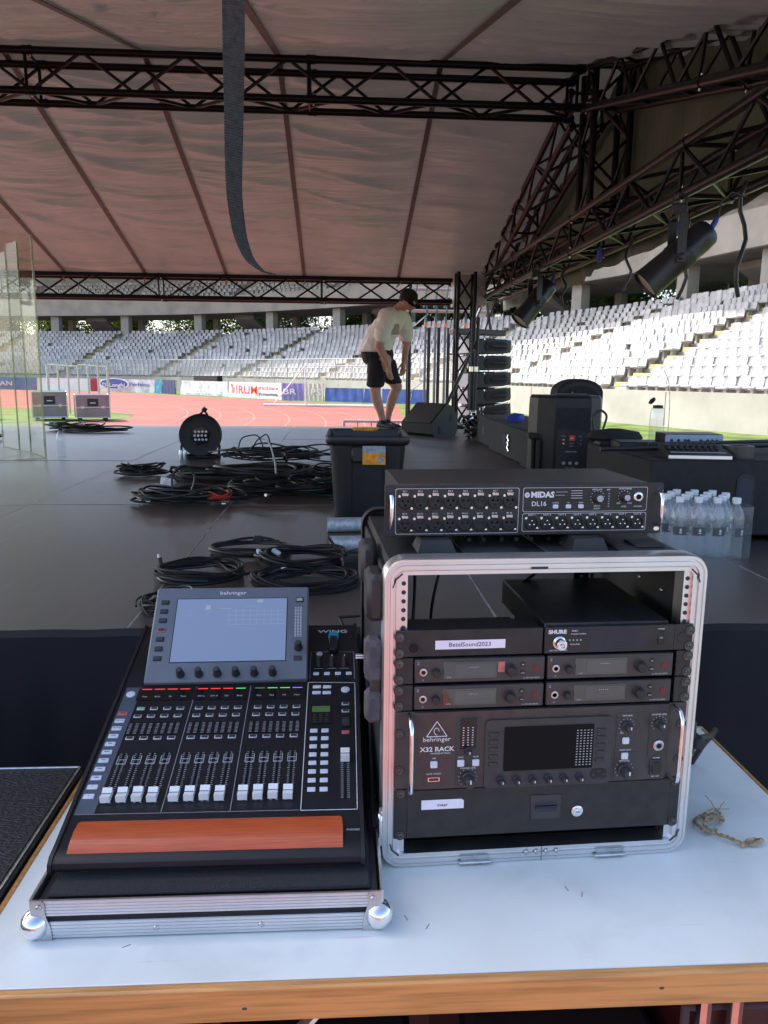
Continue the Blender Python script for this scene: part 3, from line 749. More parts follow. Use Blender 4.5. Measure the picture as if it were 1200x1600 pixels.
# ---- gable curtain on the right
def gable():
    vs = []; fs = []; ny, nz = 120, 34; X = 2.12
    for i in range(ny+1):
        y = 1.7+(10.3-1.7)*i/ny
        top = ZR-SL*abs(y-YR)+.09
        bot = CAMZ+.93+.05*NZ.noise(V((y*1.6, 2, 0)))+.03*NZ.noise(V((y*6, 7, 0)))-.10*min(1, max(0, (y-3.5)/4))
        for j in range(nz+1):
            t = j/nz; z = bot+(top-bot)*t
            fold = .05*NZ.noise(V((y*1.3+z*.5, z*.6, 1)))+.03*NZ.noise(V((y*4+z, z*.8, 4)))+(1-t)**3*.09*NZ.noise(V((y*3, z*2, 8)))
            vs.append((X+.05+fold, y, z))
    k = nz+1
    for i in range(ny):
        for j in range(nz): fs.append((i*k+j, i*k+j+1, (i+1)*k+j+1, (i+1)*k+j))
    return MB().add(vs, fs).mesh('gable', 'gable_fabric', ang=80)
g = obj('gable_curtain', gable()); tag(g, 'olive grey cloth filling the triangular right end of the roof', 'curtain')
# ---- hanging webbing strap
def strap():
    C = [((-.236, 1.95, 1.05), 4, 0), ((-.234, 1.9, .813), 8, 0), ((-.238, 1.9, .60), 38, 0), ((-.2435, 1.9, .41), 52, 0), ((-.232, 1.9, .315), 60, .3), ((-.212, 1.9, .262), 70, .8), ((-.178, 1.9, .232), 84, 1.2), ((-.160, 1.89, .2295), 88, 1.35)]
    pts = []; tw = []
    for i in range(len(C)-1):
        for j in range(8):
            t = j/8; pts.append(V(C[i][0]).lerp(V(C[i+1][0]), t)); tw.append(C[i][1]*(1-t)+C[i+1][1]*t)
    for _ in range(6): pts = [pts[0]]+[(pts[i-1]+pts[i]*2+pts[i+1])/4 for i in range(1, len(pts)-1)]+[pts[-1]]
    vs = []; n = len(pts)
    for i, p in enumerate(pts):
        t = (pts[min(i+1, n-1)]-pts[max(0, i-1)]).normalized(); b = V((0, 1, 0)); b = (b-t*b.dot(t)).normalized(); a = t.cross(b)
        q = R(tw[i]); s = a*math.cos(q)+b*math.sin(q); nn = t.cross(s)
        for u, w_ in ((-.025, -.0012), (.025, -.0012), (.025, .0012), (-.025, .0012)): vs.append(tuple(p+s*u+nn*w_+V((0, 0, CAMZ))))
    fs = [(i*4+j, i*4+(j+1) % 4, (i+1)*4+(j+1) % 4, (i+1)*4+j) for i in range(n-1) for j in range(4)]+[(0, 1, 2, 3), (4*n-1, 4*n-2, 4*n-3, 4*n-4)]
    return MB().add(vs, fs).mesh('strap', 'webbing', ang=60)
tag(obj('hanging_strap', strap()), 'grey webbing strap hanging loose from the roof edge', 'strap')
# ---- spotlights on the side truss
def spotlight(label, P, tilt, yaw, s=1.):
    t = thing('spotlight', label, 'spotlight', P, yaw, 'spotlights on the side truss'); t.scale = (s, s, s)
    # hook clamp
    obj('clamp', MB().cbox(-.03, .03, -.05, .05, -.03, .05, .006).tube([(0, -.045, .04), (0, -.045, .10), (0, 0, .125), (0, .045, .10), (0, .045, .05)], .01, 8).mesh('clamp', 'black_metal'), t)
    yk = MB().box(-.135, .135, -.03, .03, -.045, -.03)
    for sx in (-1, 1): yk.cbox(sx*.13-.008, sx*.13+.008, -.03, .03, -.36, -.03, .003)
    obj('yoke', yk.mesh('yoke', 'black_metal'), t)
    Mb = T((0, 0, -.32)) @ RX(tilt)
    body = obj('housing', MB().lathe([(.0, .30), (.075, .295), (.098, .27), (.105, .2), (.105, .10), (.108, .095), (.108, -.02), (.105, -.03), (.112, -.22), (.118, -.27), (.112, -.272), (.10, -.24), (.0, -.235)], 28).mesh('housing', 'black_metal'), t, Mb)
    # perforated band: many small vent blisters
    vm = cache('vent', lambda: MB().lathe([(.0045, 0), (.0045, .0025), (0, .003)], 6).mesh('vent', 'steel'))
    vb = MB(); vv = [v.co.copy() for v in vm.vertices]; vf = [tuple(p.vertices) for p in vm.polygons]
    for j in range(7):
        for i in range(40):
            q = (i+.5*(j % 2))*math.pi/20
            vb.add(vv, vf, RZ(math.degrees(q)) @ T((.1075, 0, -.012+j*.0155)) @ RY(90))
    o = obj('vent_band', vb.mesh('vents', 'panel_black'), body)
    obj('lens', MB().lathe([(0, -.255), (.101, -.25)], 28).mesh('lens', 'lens_glass'), body)
    for sx in (-1, 1):
        obj('tilt_knob', MB().lathe([(.022, 0), (.022, .02), (.014, .024)], 12).mesh('knob', 'black_metal'), t, T((sx*.138, 0, -.32)) @ RY(90*sx))
    obj('plug', MB().lathe([(.02, 0), (.02, .06), (.012, .09)], 10).mesh('plug', 'blue_tape'), body, T((.02, 0, .295)) @ RX(20))
    obj('lead', MB().tube([(.02, -.03, .38), (.05, -.1, .45), (.02, -.1, .55), (-.02, 0, .62)], .006, 6).mesh('lead', 'cable_black'), body)
    return t
spotlight('large black spotlight hanging from the near part of the side truss', (1.62, 3.78, CAMZ+.775), -48, R(-98), .68)
spotlight('smaller looking black spotlight hanging beside the loudspeaker column', (1.74, 7.0, CAMZ+.88), -40, R(-80), .78)
# loose cables and small gear under the side truss
random.seed(5)
for k, (y, x, ln) in enumerate(((4.6, 2.02, .5), (5.5, 2.02, .36), (7.0, 2.0, .3), (3.9, 2.0, .55))):
    pts = [(x+.02*math.sin(j*1.3+k), y+.015*math.sin(j*.9), CAMZ+.95-ln*j/8) for j in range(9)]
    tag(obj('dangling_cable', MB().tube(pts, .011, 6).mesh('cable', 'cable_black')), ['black cable end dangling left of the large spotlight under the side truss', 'black cable end dangling mid-way along the side truss', 'black cable end dangling near the smaller looking spotlight', 'black cable end dangling right behind the large spotlight'][k], 'cable', 'cables dangling from the side truss')
pts = [(1.82+.03*math.sin(j*.7), 2.2+j*.2, CAMZ+.955+.012*math.sin(j*2.1)-.02) for j in range(36)]
tag(obj('truss_cable', MB().tube(pts, .008, 6).mesh('cable', 'cable_black')), 'black cable run taped along the lower bar of the side truss', 'cable')
for k, (y, z) in enumerate(((3.3, .90), (4.55, .87), (5.9, .9))):
    tag(obj('tape_flag', MB().cbox(1.93, 1.96, y-.02, y+.02, CAMZ+z-.06, CAMZ+z+.05, .004).mesh('tape', 'blue_tape')), ['scrap of blue tape on the side truss at far right', 'scrap of blue tape hanging from the side truss between the cables', 'scrap of blue tape on the side truss near the corner'][k], 'tape', 'blue tape scraps')
tag(obj('floodlight', MB().cbox(2.05, 2.12, 3.36, 3.5, CAMZ+.56, CAMZ+.68, .015).mesh('flood', 'black_plastic')), 'small black rounded box at the right edge of the picture under the truss', 'lamp')
# ================================================================== TABLE
TX0, TX1, TY0, TY1 = -.515, .845, .895, 1.63
table = thing('work_table', 'white topped trestle table with orange pine edging in the foreground', 'table', (.165, 1.27, 0))
def tb(x0, x1, y0, y1, z0, z1, b, m): return MB().cbox(x0-.165, x1-.165, y0-1.27, y1-1.27, z0, z1, b).mesh('board', m)
obj('table_top', tb(TX0+.0105, TX1-.0105, TY0+.0145, TY1-.0105, TBL-.03, TBL, .001, 'table_laminate'), table)
obj('edge_board', tb(TX0, TX1, TY0, TY0+.014, TBL-.052, TBL+.0006, .003, 'pine'), table)
obj('edge_board', tb(TX0, TX1, TY1-.010, TY1, TBL-.052, TBL+.0006, .003, 'pine'), table)
obj('edge_board', tb(TX0, TX0+.010, TY0+.0145, TY1-.0105, TBL-.052, TBL+.0006, .003, 'pine'), table)
obj('edge_board', tb(TX1-.010, TX1, TY0+.0145, TY1-.0105, TBL-.052, TBL+.0006, .003, 'pine'), table)
for x in (TX0+.12, TX1-.12):
    for y in (TY0+.1, TY1-.1): rod('leg', (x-.165, y-1.27, 0), (x-.165, y-1.27, TBL-.03), .017, 'black_metal', table)
# knots and dents on the front board
random.seed(4)
for x, z in ((-.285, -.03), (.28, -.022)):
    obj('knot', MB().lathe([(0, .0004), (.0022, .0003), (.003, 0)], 7).mesh('knot', 'bark'), table, T((x-.165+.16, TY0-1.27, TBL+z)) @ UP @ MX.Diagonal((1.3, .8, 1, 1)))
# scuff marks on the laminate: tiny pencil-dark scratches
for x, y, a in ((.38, 1.06, 70), (-.30, .98, 30), (.10, 1.02, 110), (.13, 1.0, 60), (.36, 1.075, 100)):
    obj('scratch', MB().box(-.006, .006, -.0005, .0005, 0, .0003).mesh('scratch', 'ink'), table, T((x-.165, y-1.27, TBL)) @ RZ(a))
# things stored under the table, only a sliver shows
for k, (x0, x1, z1, m, lab) in enumerate(((-.5, -.28, .55, 'under_dark', 'dark box low under the left of the table'), (-.2, .12, .5, 'black_gloss', 'glossy black case under the middle of the table'), (.2, .52, .53, 'black_gloss', 'glossy black case under the table right of the middle'))):
    tag(obj('stored_case', MB().cbox(x0, x1, 1.0, 1.5, 0, z1, .02).mesh('case', m)), lab, 'case', 'cases under the table')
uc = thing('crate_frame', 'dark red crate with chrome posts under the right of the table', 'crate', (.66, 1.2, 0))
obj('crate_body', MB().cbox(-.12, .2, -.18, .25, 0, .6, .01).mesh('crate', mk('crate_red', (.06, .012, .012), .4, var=.3, scale=6).name), uc)
for x in (-.1, -.05, .12): rod('post', (x, -.2, 0), (x, -.2, .66), .012, 'chrome', uc)
tag(obj('case_handle_bar', MB().tube([(-.1, .99, .52), (-.06, 1.0, .6), (.0, 1.05, .63)], .01, 8).mesh('bar', 'chrome')), 'chrome bar under the front edge of the table', 'bar')

# black riser lid left of the table
sl_ = thing('black_case_lid', 'black case with ribbed rubber top and thin metal edge, left of the table', 'case', (-.775, 1.225, 0))
obj('body', MB().cbox(-.36, .255, -.55, .255, 0, .775, .004).mesh('body', 'case_laminate'), sl_)
obj('rubber_mat', MB().box(-.35, .245, -.54, .245, .775, .779).mesh('mat', mk('ribbed_rubber', (.012, .012, .014), .55, var=.4, scale=60, bump=.8, bscale=90, stretch=(1, 3, 1)).name), sl_)
for a, b in (((-.36, .25, .779), (.25, .25, .779)), ((.25, .25, .779), (.25, -.55, .779))): rod('edge_trim', a, b, .0025, 'steel', sl_, 6)

# ================================================================== MIXING CONSOLE ON ITS FLIGHT CASE TRAY
case = thing('flight_case_tray', 'low aluminium edged flight case base with ball corners, under the mixing console', 'flight case', (-.187, 1.312, TBL))
CW, CD, CH = .495, .62, .057
obj('base_board', MB().box(-CW/2+.004, CW/2-.004, -CD/2+.004, CD/2-.004, .006, CH-.006).mesh('board', 'case_laminate'), case)
obj('foam_bed', MB().cbox(-CW/2+.014, CW/2-.014, -CD/2+.014, CD/2-.014, CH-.0055, CH+.001, .004).mesh('foam', 'carpet_foam'), case)
def alu_strip(L, h0, h1):
    mb = MB(); n = 5; mb.box(-L/2, L/2, -.0035, 0, h0, h1)
    for k in range(n): z = h0+(h1-h0)*(k+.5)/n; mb.box(-L/2, L/2, -.0046, -.0036, z-(h1-h0)/n*.30, z+(h1-h0)/n*.30)
    return mb.mesh('strip', 'alu')
for M in (T((0, -CD/2, 0)), T((0, CD/2, 0)) @ RZ(180)):
    obj('aluminium_profile', cache('as1', lambda: alu_strip(CW, .002, .028)), case, M); obj('aluminium_profile', cache('as2', lambda: alu_strip(CW, .037, CH+.004)), case, M)
for M in (T((-CW/2, 0, 0)) @ RZ(-90), T((CW/2, 0, 0)) @ RZ(90)):
    obj('aluminium_profile', cache('as3', lambda: alu_strip(CD, .002, .028)), case, M); obj('aluminium_profile', cache('as4', lambda: alu_strip(CD, .037, CH+.004)), case, M)
obj('seal_strip', MB().box(-CW/2-.001, CW/2+.001, -CD/2-.001, CD/2+.001, .028, .037).mesh('seal', 'black_matte'), case)
for sx in (-1, 1):
    for sy in (-1, 1):
        M = T((sx*(CW/2), sy*(CD/2), 0))
        b = obj('ball_corner', cache('ball', lambda: MB().lathe([(0, -.0215), (.011, -.0185), (.0185, -.011), (.0215, 0), (.0185, .011), (.011, .0185), (0, .0215)], 20).mesh('ball', 'chrome')), case, M @ T((-sx*.002, -sy*.002, .0215)))
        pl = MB().prism([(-.0, .0), (-.028*1, .0), (-.026, .022), (-.020, .042), (-.020, .058), (-.016, .064), (0, .064)], 0, .002)
        for v in range(len(pl.v)): pass
        fl = MX.Diagonal((sx, 1, 1, 1)); o = obj('corner_plate', pl.mesh('plate', 'steel'), case, T((sx*(CW/2+.001), sy*(CD/2)+(-.005 if sy < 0 else .007), 0)) @ fl @ UP)
        obj('rivet', cache('rv', lambda: MB().lathe([(0, .0025), (.003, .002), (.0045, 0)], 10).mesh('rivet', 'steel')), case, T((sx*(CW/2-.011), sy*(CD/2)-.0075*(1 if sy < 0 else -1), .053)) @ UP)
for x in (-.075, .075): obj('rivet', _mc['rv'], case, T((x, -CD/2-.0046, .014)) @ UP)
# butterfly latch parts and lid stay on the right side
obj('latch_plate', MB().cbox(CW/2+.004, CW/2+.01, -.06, .0, .004, .05, .002).mesh('latch', 'steel'), case)
obj('latch_plate', MB().cbox(CW/2+.002, CW/2+.009, -.19, -.165, .05, .105, .002).mesh('latch', 'chrome'), case)
obj('lid_stay', MB().tube([(CW/2-.004, -.17, .07), (CW/2-.002, -.05, .09), (CW/2-.002, .1, .17), (CW/2-.006, .22, .215)], .004, 8).mesh('stay', 'black_metal'), case)
obj('stay_pin', MB().lathe([(.008, -.018), (.008, .018)], 12).mesh('pin', 'chrome'), case, T((CW/2-.008, .22, .215)) @ RY(90))

MXW, MXD, MXT = .468, .60, 14.5
desk = thing('mixing_console', 'black digital mixing console with twelve faders, grey tilted screen and red wooden armrest', 'mixing console', (-.195, 1.08, TBL+.065))
MS = T((0, 0, .027)) @ RX(MXT)
PX = MX(((0, 0, 1, 0), (1, 0, 0, 0), (0, 1, 0, 0), (0, 0, 0, 1)))     # prism (y,z)->extrude along x
ct, sn = math.cos(R(MXT)), math.sin(R(MXT))
pf = [(-.026, .002), (-.031, .010), (-.030, .018), (-.022, .0235), (0, .027), (MXD*ct, .027+MXD*sn), (MXD*ct+.004, .027+MXD*sn-.006), (MXD*ct+.004, .06), (.50, .004)]
obj('chassis', MB().prism(pf, -MXW/2+.006, MXW/2-.006).mesh('chassis', 'console_black', ang=30), desk, PX)
pf2 = [(-.030, .0), (-.034, .008), (-.033, .018), (-.024, .0255), (0, .0305), (MXD*ct, .0305+MXD*sn), (MXD*ct+.007, .0275+MXD*sn-.006), (MXD*ct+.007, .058), (.505, .0)]
for sx in (-1, 1): obj('side_cheek', MB().prism(pf2, sx*MXW/2-(.006 if sx > 0 else 0), sx*MXW/2+(.006 if sx < 0 else 0)).mesh('cheek', 'black_plastic', ang=30), desk, PX)
# wooden armrest
def armrest():
    prof = [(.043, .0), (.043, .0045), (.039, .0062), (.022, .0075), (.004, .0072), (-.012, .004), (-.0225, -.003), (-.0285, -.0125), (-.030, -.0195)]
    L = [0]
    for a, b in zip(prof, prof[1:]): L.append(L[-1]+math.dist(a, b))
    tot = L[-1]; rc = .016; vs = []; nu = 24
    for (v, h), s in zip(prof, L):
        e = 0
        if s < rc: e = rc-math.sqrt(max(0, rc*rc-(rc-s)**2))
        if tot-s < rc: e = rc-math.sqrt(max(0, rc*rc-(rc-(tot-s))**2))
        for i in range(nu+1): vs.append((-.211+e+(.412-2*e)*i/nu, v, h))
    k = nu+1; fs = [(j*k+i, j*k+i+1, (j+1)*k+i+1, (j+1)*k+i) for j in range(len(prof)-1) for i in range(nu)]
    return MB().add(vs, fs).mesh('armrest', 'mahogany', ang=50)
obj('armrest', armrest(), desk, MS)
# flat overlays (thin raised plates)
def plate(name, u0, u1, v0, v1, h, m, par=None): return obj(name, MB().box(u0, u1, v0, v1, .0, h).mesh('plate', m), par or desk, MS)
st = MB().add([(-.224, .062, .0006), (-.193, .062, .0006), (-.191, .383, .0006), (-.2195, .383, .0006)], [(0, 1, 2, 3)])
obj('key_strip', st.mesh('strip', 'strip_blue_grey'), desk, MS)
def line(u0, v0, u1, v1, w_=.0007, h=.0008, m='pale_print', par=None, M=None):
    a = V((u0, v0, 0)); b = V((u1, v1, 0)); t = (b-a).normalized(); n = V((-t.y, t.x, 0))*w_/2
    vs = [tuple(p+V((0, 0, h))) for p in (a-n, a+n, b+n, b-n)]
    return obj('line', MB().add(vs, [(0, 1, 2, 3)]).mesh('line', m), par or desk, M or MS)
for u0, u1 in ((-.0885, -.085), (.0207, .0207)): line(u0, .062, u1, .383)
line(-.2235, .061, .131, .0605, .0006)
for a, b in (((.1335, .0595), (.1335, .392)), ((.1335, .392), (.2265, .389)), ((.2265, .389), (.2245, .0595)), ((.2245, .0595), (.1335, .0595))): line(*a, *b, .0012, .0009, 'white_print')
def btn(u, v, w_=.0135, d_=.0085, h=.0025, m='button_white', name='button', M=None, par=None):
    return obj(name, cb(w_, d_, h, .0008, m), par or desk, (M or MS) @ T((u, v, 0)))
def ringbtn(u, v, top='button_dark', M=None, par=None, w_=.0145, d_=.0088, ring='key_ring'):
    b = btn(u, v, w_, d_, .002, ring, M=M, par=par); obj('button_top', cb(w_*.76, d_*.62, .0028, .0005, top), b); return b
KN = [(.0062, 0), (.0062, .002), (.0052, .003), (.0047, .012), (.0038, .0132), (0, .0134)]
def knob(u, v, s=1., m='button_dark', name='knob', M=None, par=None, ptr=True, tall=1.):
    k = obj(name, lathe('knob%.2f%.2f' % (s, tall), [(r*s, z*s*tall) for r, z in KN], m, 14), par or desk, (M or MS) @ T((u, v, 0)))
    if ptr: obj('pointer', cache(('ptr', s, tall), lambda: MB().box(-.0006*s, .0006*s, .001*s, .0045*s, .0132*s*tall, .0139*s*tall).mesh('ptr', 'white_print')), k)
    return k
# round home key and column of eleven keys on the left strip
obj('round_key', lathe('rk', [(.0085, 0), (.0085, .0022), (.007, .0028), (0, .0029)], 'button_white', 20), desk, MS @ T((-.2075, .361, 0)))
for k in range(11):
    v = .304-(.304-.0985)*k/10; btn(-.2085-.0003*k, v, .0175, .0098, .0028, 'red_button' if k == 0 else 'button_white')
    obj('key_legend', textmesh(('MUTE', 'CH 1-12', 'CH 13-24', 'AUX', 'BUS', 'MAIN', 'MTX', 'DCA', 'USER', '<', '>')[k], .0036, 'ink'), desk, MS @ T((-.2085-.0003*k, v, .003)))
banks = [-.1795, -.0715, .0395]; SPC = .0245
for bi, b0 in enumerate(banks):
    sc_ = plate('scribble_window', b0-.015, b0+SPC*3+.015, .342, .379, .0012, 'black_gloss')
    for c in range(4):
        u = b0+c*SPC
        col = ['red_led', 'red_led', 'red_led', 'green_led'][c] if bi == 1 else ('red_led' if bi == 0 else ['green_button', 'green_led', 'green_led', 'blue_led'][c])
        obj('colour_bar', cache(('cbar', col), lambda: MB().box(-.0095, .0095, -.001, .001, .0012, .0016).mesh('bar', col)), sc_, T((u, .3755, 0)))
        obj('name_text', textmesh(('Vox', 'Kick', 'Sn', 'Tom', 'OH L', 'OH R', 'Gtr', 'Bass', 'Key', 'Pad', 'FX', 'Main')[bi*4+c], .006, 'pale_print'), sc_, T((u, .353, .0014)))
        ringbtn(u+.001, .318, 'green_button' if (bi, c) == (0, 0) else 'button_dark'); ringbtn(u, .2965); ringbtn(u, .2365)
        # gain reduction meters
        mp = plate('meter_window', u-.0105, u+.0095, .246, .279, .0011, 'black_gloss')
        tk = MB()
        for q in range(8): tk.box(u-.0095, u-.004, .2485+q*.0037, .2493+q*.0037, .0011, .0013); tk.box(u+.002, u+.008, .2485+q*.0037, .2493+q*.0037, .0011, .0013)
        o = obj('meter_segments', tk.mesh('seg', 'button_grey'), mp)
        # fader track
        s_ = plate('fader_slot', u-.0016, u+.0016, .078, .200, .0007, 'black_gloss')
        tk = MB()
        for q in range(26):
            v = .084+q*.0045; wt = .0042 if q % 4 == 0 else .0030
            tk.box(u-.0028-wt, u-.0028, v-.00035, v+.00035, .0005, .0009); tk.box(u+.0028, u+.0028+wt, v-.00035, v+.00035, .0005, .0009)
        obj('scale_marks', tk.mesh('ticks', 'pale_print'), s_)
        for vv in (.172, .182): obj('scale_box', cache('sbx', lambda: MB().box(-.008, .008, -.0005, .0005, .0005, .001).box(-.008, -.007, 0, .009, .0005, .001).box(.007, .008, 0, .009, .0005, .001).mesh('sb', 'pale_print')), s_, T((u, vv, 0)))
        cap = cache('fcap', lambda: MB().prism([(-.0115, .0), (-.0105, .0115), (-.003, .0085), (.003, .0085), (.0105, .0115), (.0115, .0)], -.0078, .0078).mesh('cap', 'white_cap', ang=25))
        fc = obj('fader_cap', cap, desk, MS @ T((u-.002, .0945+.0008*((c*7+bi*3) % 3), .002)) @ PX)
        obj('cap_line', cache('cln', lambda: MB().box(-.0006, .0006, .0086, .0089, -.0078, .0078).mesh('cl', 'ink')), fc)
# right hand section
for u, v in ((.1515, .3765), (.1715, .376), (.151, .3585), (.171, .358)): btn(u, v, .0165, .0085, .0026, 'button_white')
obj('round_key', lathe('rk', [(.0085, 0), (.0085, .0022), (.007, .0028), (0, .0029)], 'button_white', 20), desk, MS @ T((.2075, .367, 0)))
p_ = plate('small_display', .141, .181, .267, .322, .0016, 'black_gloss'); obj('display_image', MB().box(.144, .178, .30, .317, .0016, .0019).mesh('img', 'lcd_green'), p_); 
tk = MB()
for q in range(5):
    for c in range(3): tk.box(.146+c*.011, .153+c*.011, .272+q*.0052, .2745+q*.0052, .0016, .0018)
obj('display_rows', tk.mesh('rows', 'button_dark'), p_)
for k in range(8):
    v = .248-k*.0206
    btn(.149, v, .0135, .0095); btn(.1695, v, .0135, .0095)
ringbtn(.2075, .324); ringbtn(.2072, .303); btn(.207, .2425, .014, .009, .0026, 'red_button')
plate('wheel_recess', .1985, .2165, .256, .289, .0009, 'black_gloss'); obj('scroll_wheel', MB().lathe([(.012, -.007), (.0125, 0), (.012, .007)], 24).mesh('wheel', 'rubber'), desk, MS @ T((.2075, .2725, -.004)) @ RY(90))
u = .2055; s_ = plate('fader_slot', u-.0016, u+.0016, .082, .203, .0007, 'black_gloss'); tk = MB()
for q in range(26):
    v = .086+q*.0045; tk.box(u-.0075, u-.003, v-.00035, v+.00035, .0005, .0009); tk.box(u+.003, u+.0075, v-.00035, v+.00035, .0005, .0009)
obj('scale_marks', tk.mesh('ticks', 'pale_print'), s_)
fc = obj('fader_cap', _mc['fcap'], desk, MS @ T((u, .178, .002)) @ PX); obj('cap_line', _mc['cln'], fc)
# top right panel: name, memory stick, three knobs and four keys
text('logo', 'WING', .0155, 'white_print', desk, MS @ T((.181, .573, .0008)), bold=.0002, xs=1.5)
ust = obj('usb_stick', cb(.019, .052, .010, .002, 'black_plastic'), desk, MS @ T((.183, .516, .002)))
obj('stick_cap', MB().lathe([(.011, 0), (.011, .006), (0, .006)], 16).mesh('cap', 'cyan_plastic'), ust, T((0, .03, .003)))
obj('stick_cap', cb(.022, .012, .008, .003, 'cyan_plastic'), ust, T((0, .021, .002)))
for uu in (.153, .1805, .206): knob(uu, .449, 1.15, 'button_dark', tall=1.5)
for k in range(4): btn(.1485+k*.0222, .4195, .012, .009)
obj('round_key', lathe('rk2', [(.0065, 0), (.0065, .002), (0, .0022)], 'button_white', 16), desk, MS @ T((.1535, .488, 0)))
line(.136, .497, .226, .495); line(.136, .497, .136, .403); line(.226, .495, .226, .401)
for uu in (.153, .1805, .206): line(uu-.009, .4375, uu+.009, .4375, .0012, .0008)
text('phones_symbol', 'PHONES', .0055, 'pale_print', desk, MS @ T((.217, .018, .0008)))
# tilted screen
SC = T((-.028, .373, .133)) @ RZ(1.1) @ RX(41.2)
sw, sh = .321, .221
scr = obj('screen_panel', MB().cbox(-sw/2, sw/2, 0, sh, -.024, 0, .003).mesh('panel', 'console_grey'), desk, SC)
obj('screen_support', hull([(-.15, .41, .1), (.12, .41, .1), (-.15, .41, .135), (.12, .41, .135), (-.15, .53, .235), (.12, .53, .235), (-.15, .56, .17), (.12, .56, .17)], 'support', 'console_black'), desk)
lcd = obj('touch_display', MB().box(-.1145, .1145, .044, .191, 0, .0008).mesh('lcd', 'lcd_blue'), scr)
obj('display_bezel', MB().box(-.1165, .1165, .042, .193, 0, .0004).mesh('bez', 'black_gloss'), scr)
tk = MB()
for j, (a, b) in enumerate(((.03, .065), (.0, .11), (-.01, .11), (-.01, .11), (.0, .11))): tk.box(a, b, .172-j*.011, .1726-j*.011, .0009, .0011)
for i in range(8): tk.box(-.005+i*.0145, -.0045+i*.0145, .128, .165, .0009, .0011)
tk.box(-.055, -.045, .165, .175, .0009, .0011); tk.box(-.1, -.078, .1635, .164, .0009, .0011); tk.box(-.028, .0, .167, .168, .0009, .0011); tk.box(.052, .064, .181, .188, .0009, .0011)
tk.box(-.085, -.0845, .15, .16, .0009, .0011); tk.box(-.1, -.085, .15, .1505, .0009, .0011)
obj('display_graphics', tk.mesh('gfx', 'lcd_pale'), scr)
text('maker_logo', 'behringer', .0125, 'white_print', scr, T((.0, .2055, .0006)), bold=.0001, xs=1.15)
for k in range(6): knob(-.0905+k*.0362, .016, 1.35, 'button_dark', M=MX(), par=scr, ptr=False, tall=1.35)
knob(.1405, .072, 1.4, 'button_dark', M=MX(), par=scr, ptr=False, tall=1.3)
for k in range(7): ringbtn(-.1402, .1835-k*.0219, 'button_dark', MX(), scr, .0165, .0105, 'red_button' if k == 3 else 'console_black')
ringbtn(.1415, .1865, 'button_grey', MX(), scr, .0165, .0115, 'console_black'); btn(.1398, .048, .0165, .0105, .0022, 'button_dark', M=MX(), par=scr)
tk = MB()
for c in range(3):
    for q in range(20): tk.box(.132+c*.0055, .1355+c*.0055, .098+q*.0036, .1-.0006+q*.0036, .0002, .0007)
obj('meter_ticks', tk.mesh('ticks', 'white_print'), scr)

# power lead behind the console
tag(obj('console_cable', MB().tube([(.03, 1.66, .97), (.0, 1.74, 1.005), (.08, 1.8, .99), (.16, 1.74, .9), (.13, 1.7, .8)], .0035, 8).mesh('cable', 'cable_black')), 'thin black cable looping out behind the mixing console', 'cable')
# ================================================================== RACK CASE
RL = V((.329, 1.148, TBL)); RYAW = R(2.6); RM = T(RL) @ MX.Rotation(RYAW, 4, 'Z')
rack = thing('rack_case', 'black moulded rack case with aluminium front frame standing on the white table', 'rack case', tuple(RL), RYAW)
def ring_frame(w, h, zc, r, prof, m):
    """prof: (inset, y) pairs swept round a rounded rectangle"""
    loops = []
    for ins, y in prof:
        loops.append([(x, y, z) for x, z in rrect(w-2*ins, h-2*ins, max(.004, r-ins), 7, 0, zc)])
    return MB().ring(loops).mesh('frame', m, ang=30)
fp = [(.0, .035), (.0, .004), (.002, .0), (.006, 0), (.007, .002), (.010, .002), (.011, -.001), (.0155, -.001), (.0165, .002), (.0185, .002), (.0195, .0), (.0255, .0), (.026, .006), (.026, .035)]
obj('front_frame', ring_frame(.522, .522, .261, .034, fp, 'alu'), rack)
fb = [(.0, .0), (.0, .03), (.004, .034), (.02, .034), (.022, .03), (.022, .0)]
obj('rear_frame', ring_frame(.522, .522, .261, .034, [(i, y+.44) for i, y in fb], 'plastic_case'), rack)
obj('top_panel', MB().cbox(-.250, .250, .036, .44, .488, .506, .006).mesh('top', 'plastic_case'), rack)
obj('bottom_panel', MB().cbox(-.250, .250, .036, .44, .006, .02, .004).mesh('bottom', 'plastic_case'), rack)
for sx in (-1, 1): obj('side_panel', MB().cbox(sx*.250-.006, sx*.250+.006, .036, .44, .0205, .4875, .003).mesh('side', 'plastic_case'), rack)
# raised ribs on the top shell and dust sheet seam
for x in (-.2, -.07, .07, .2): obj('top_rib', MB().cbox(x-.05, x+.05, .05, .42, .506, .511, .004).mesh('rib', 'plastic_case'), rack)
obj('top_slot', MB().box(-.03, -.004, -.0018, -.0005, .503, .507).mesh('slot', 'ink'), rack)
obj('recess_cover', MB().cbox(.185, .235, .1, .16, .511, .514, .002).mesh('cover', 'rubber'), rack)
def foot(x, y, w_, d_, h):
    a = [(x-w_/2, y-d_/2, .505), (x+w_/2, y-d_/2, .505), (x+w_/2, y+d_/2, .505), (x-w_/2, y+d_/2, .505)]
    b = [(x+(px-x)*.72, y+(py-y)*.72, .505+h) for px, py, _ in a]
    return hull(a+b, 'foot', 'plastic_case')
for x in (-.165, .095): obj('stacking_foot', foot(x, .115, .068, .07, .026), rack); obj('stacking_foot', foot(x, .30, .068, .07, .026), rack)
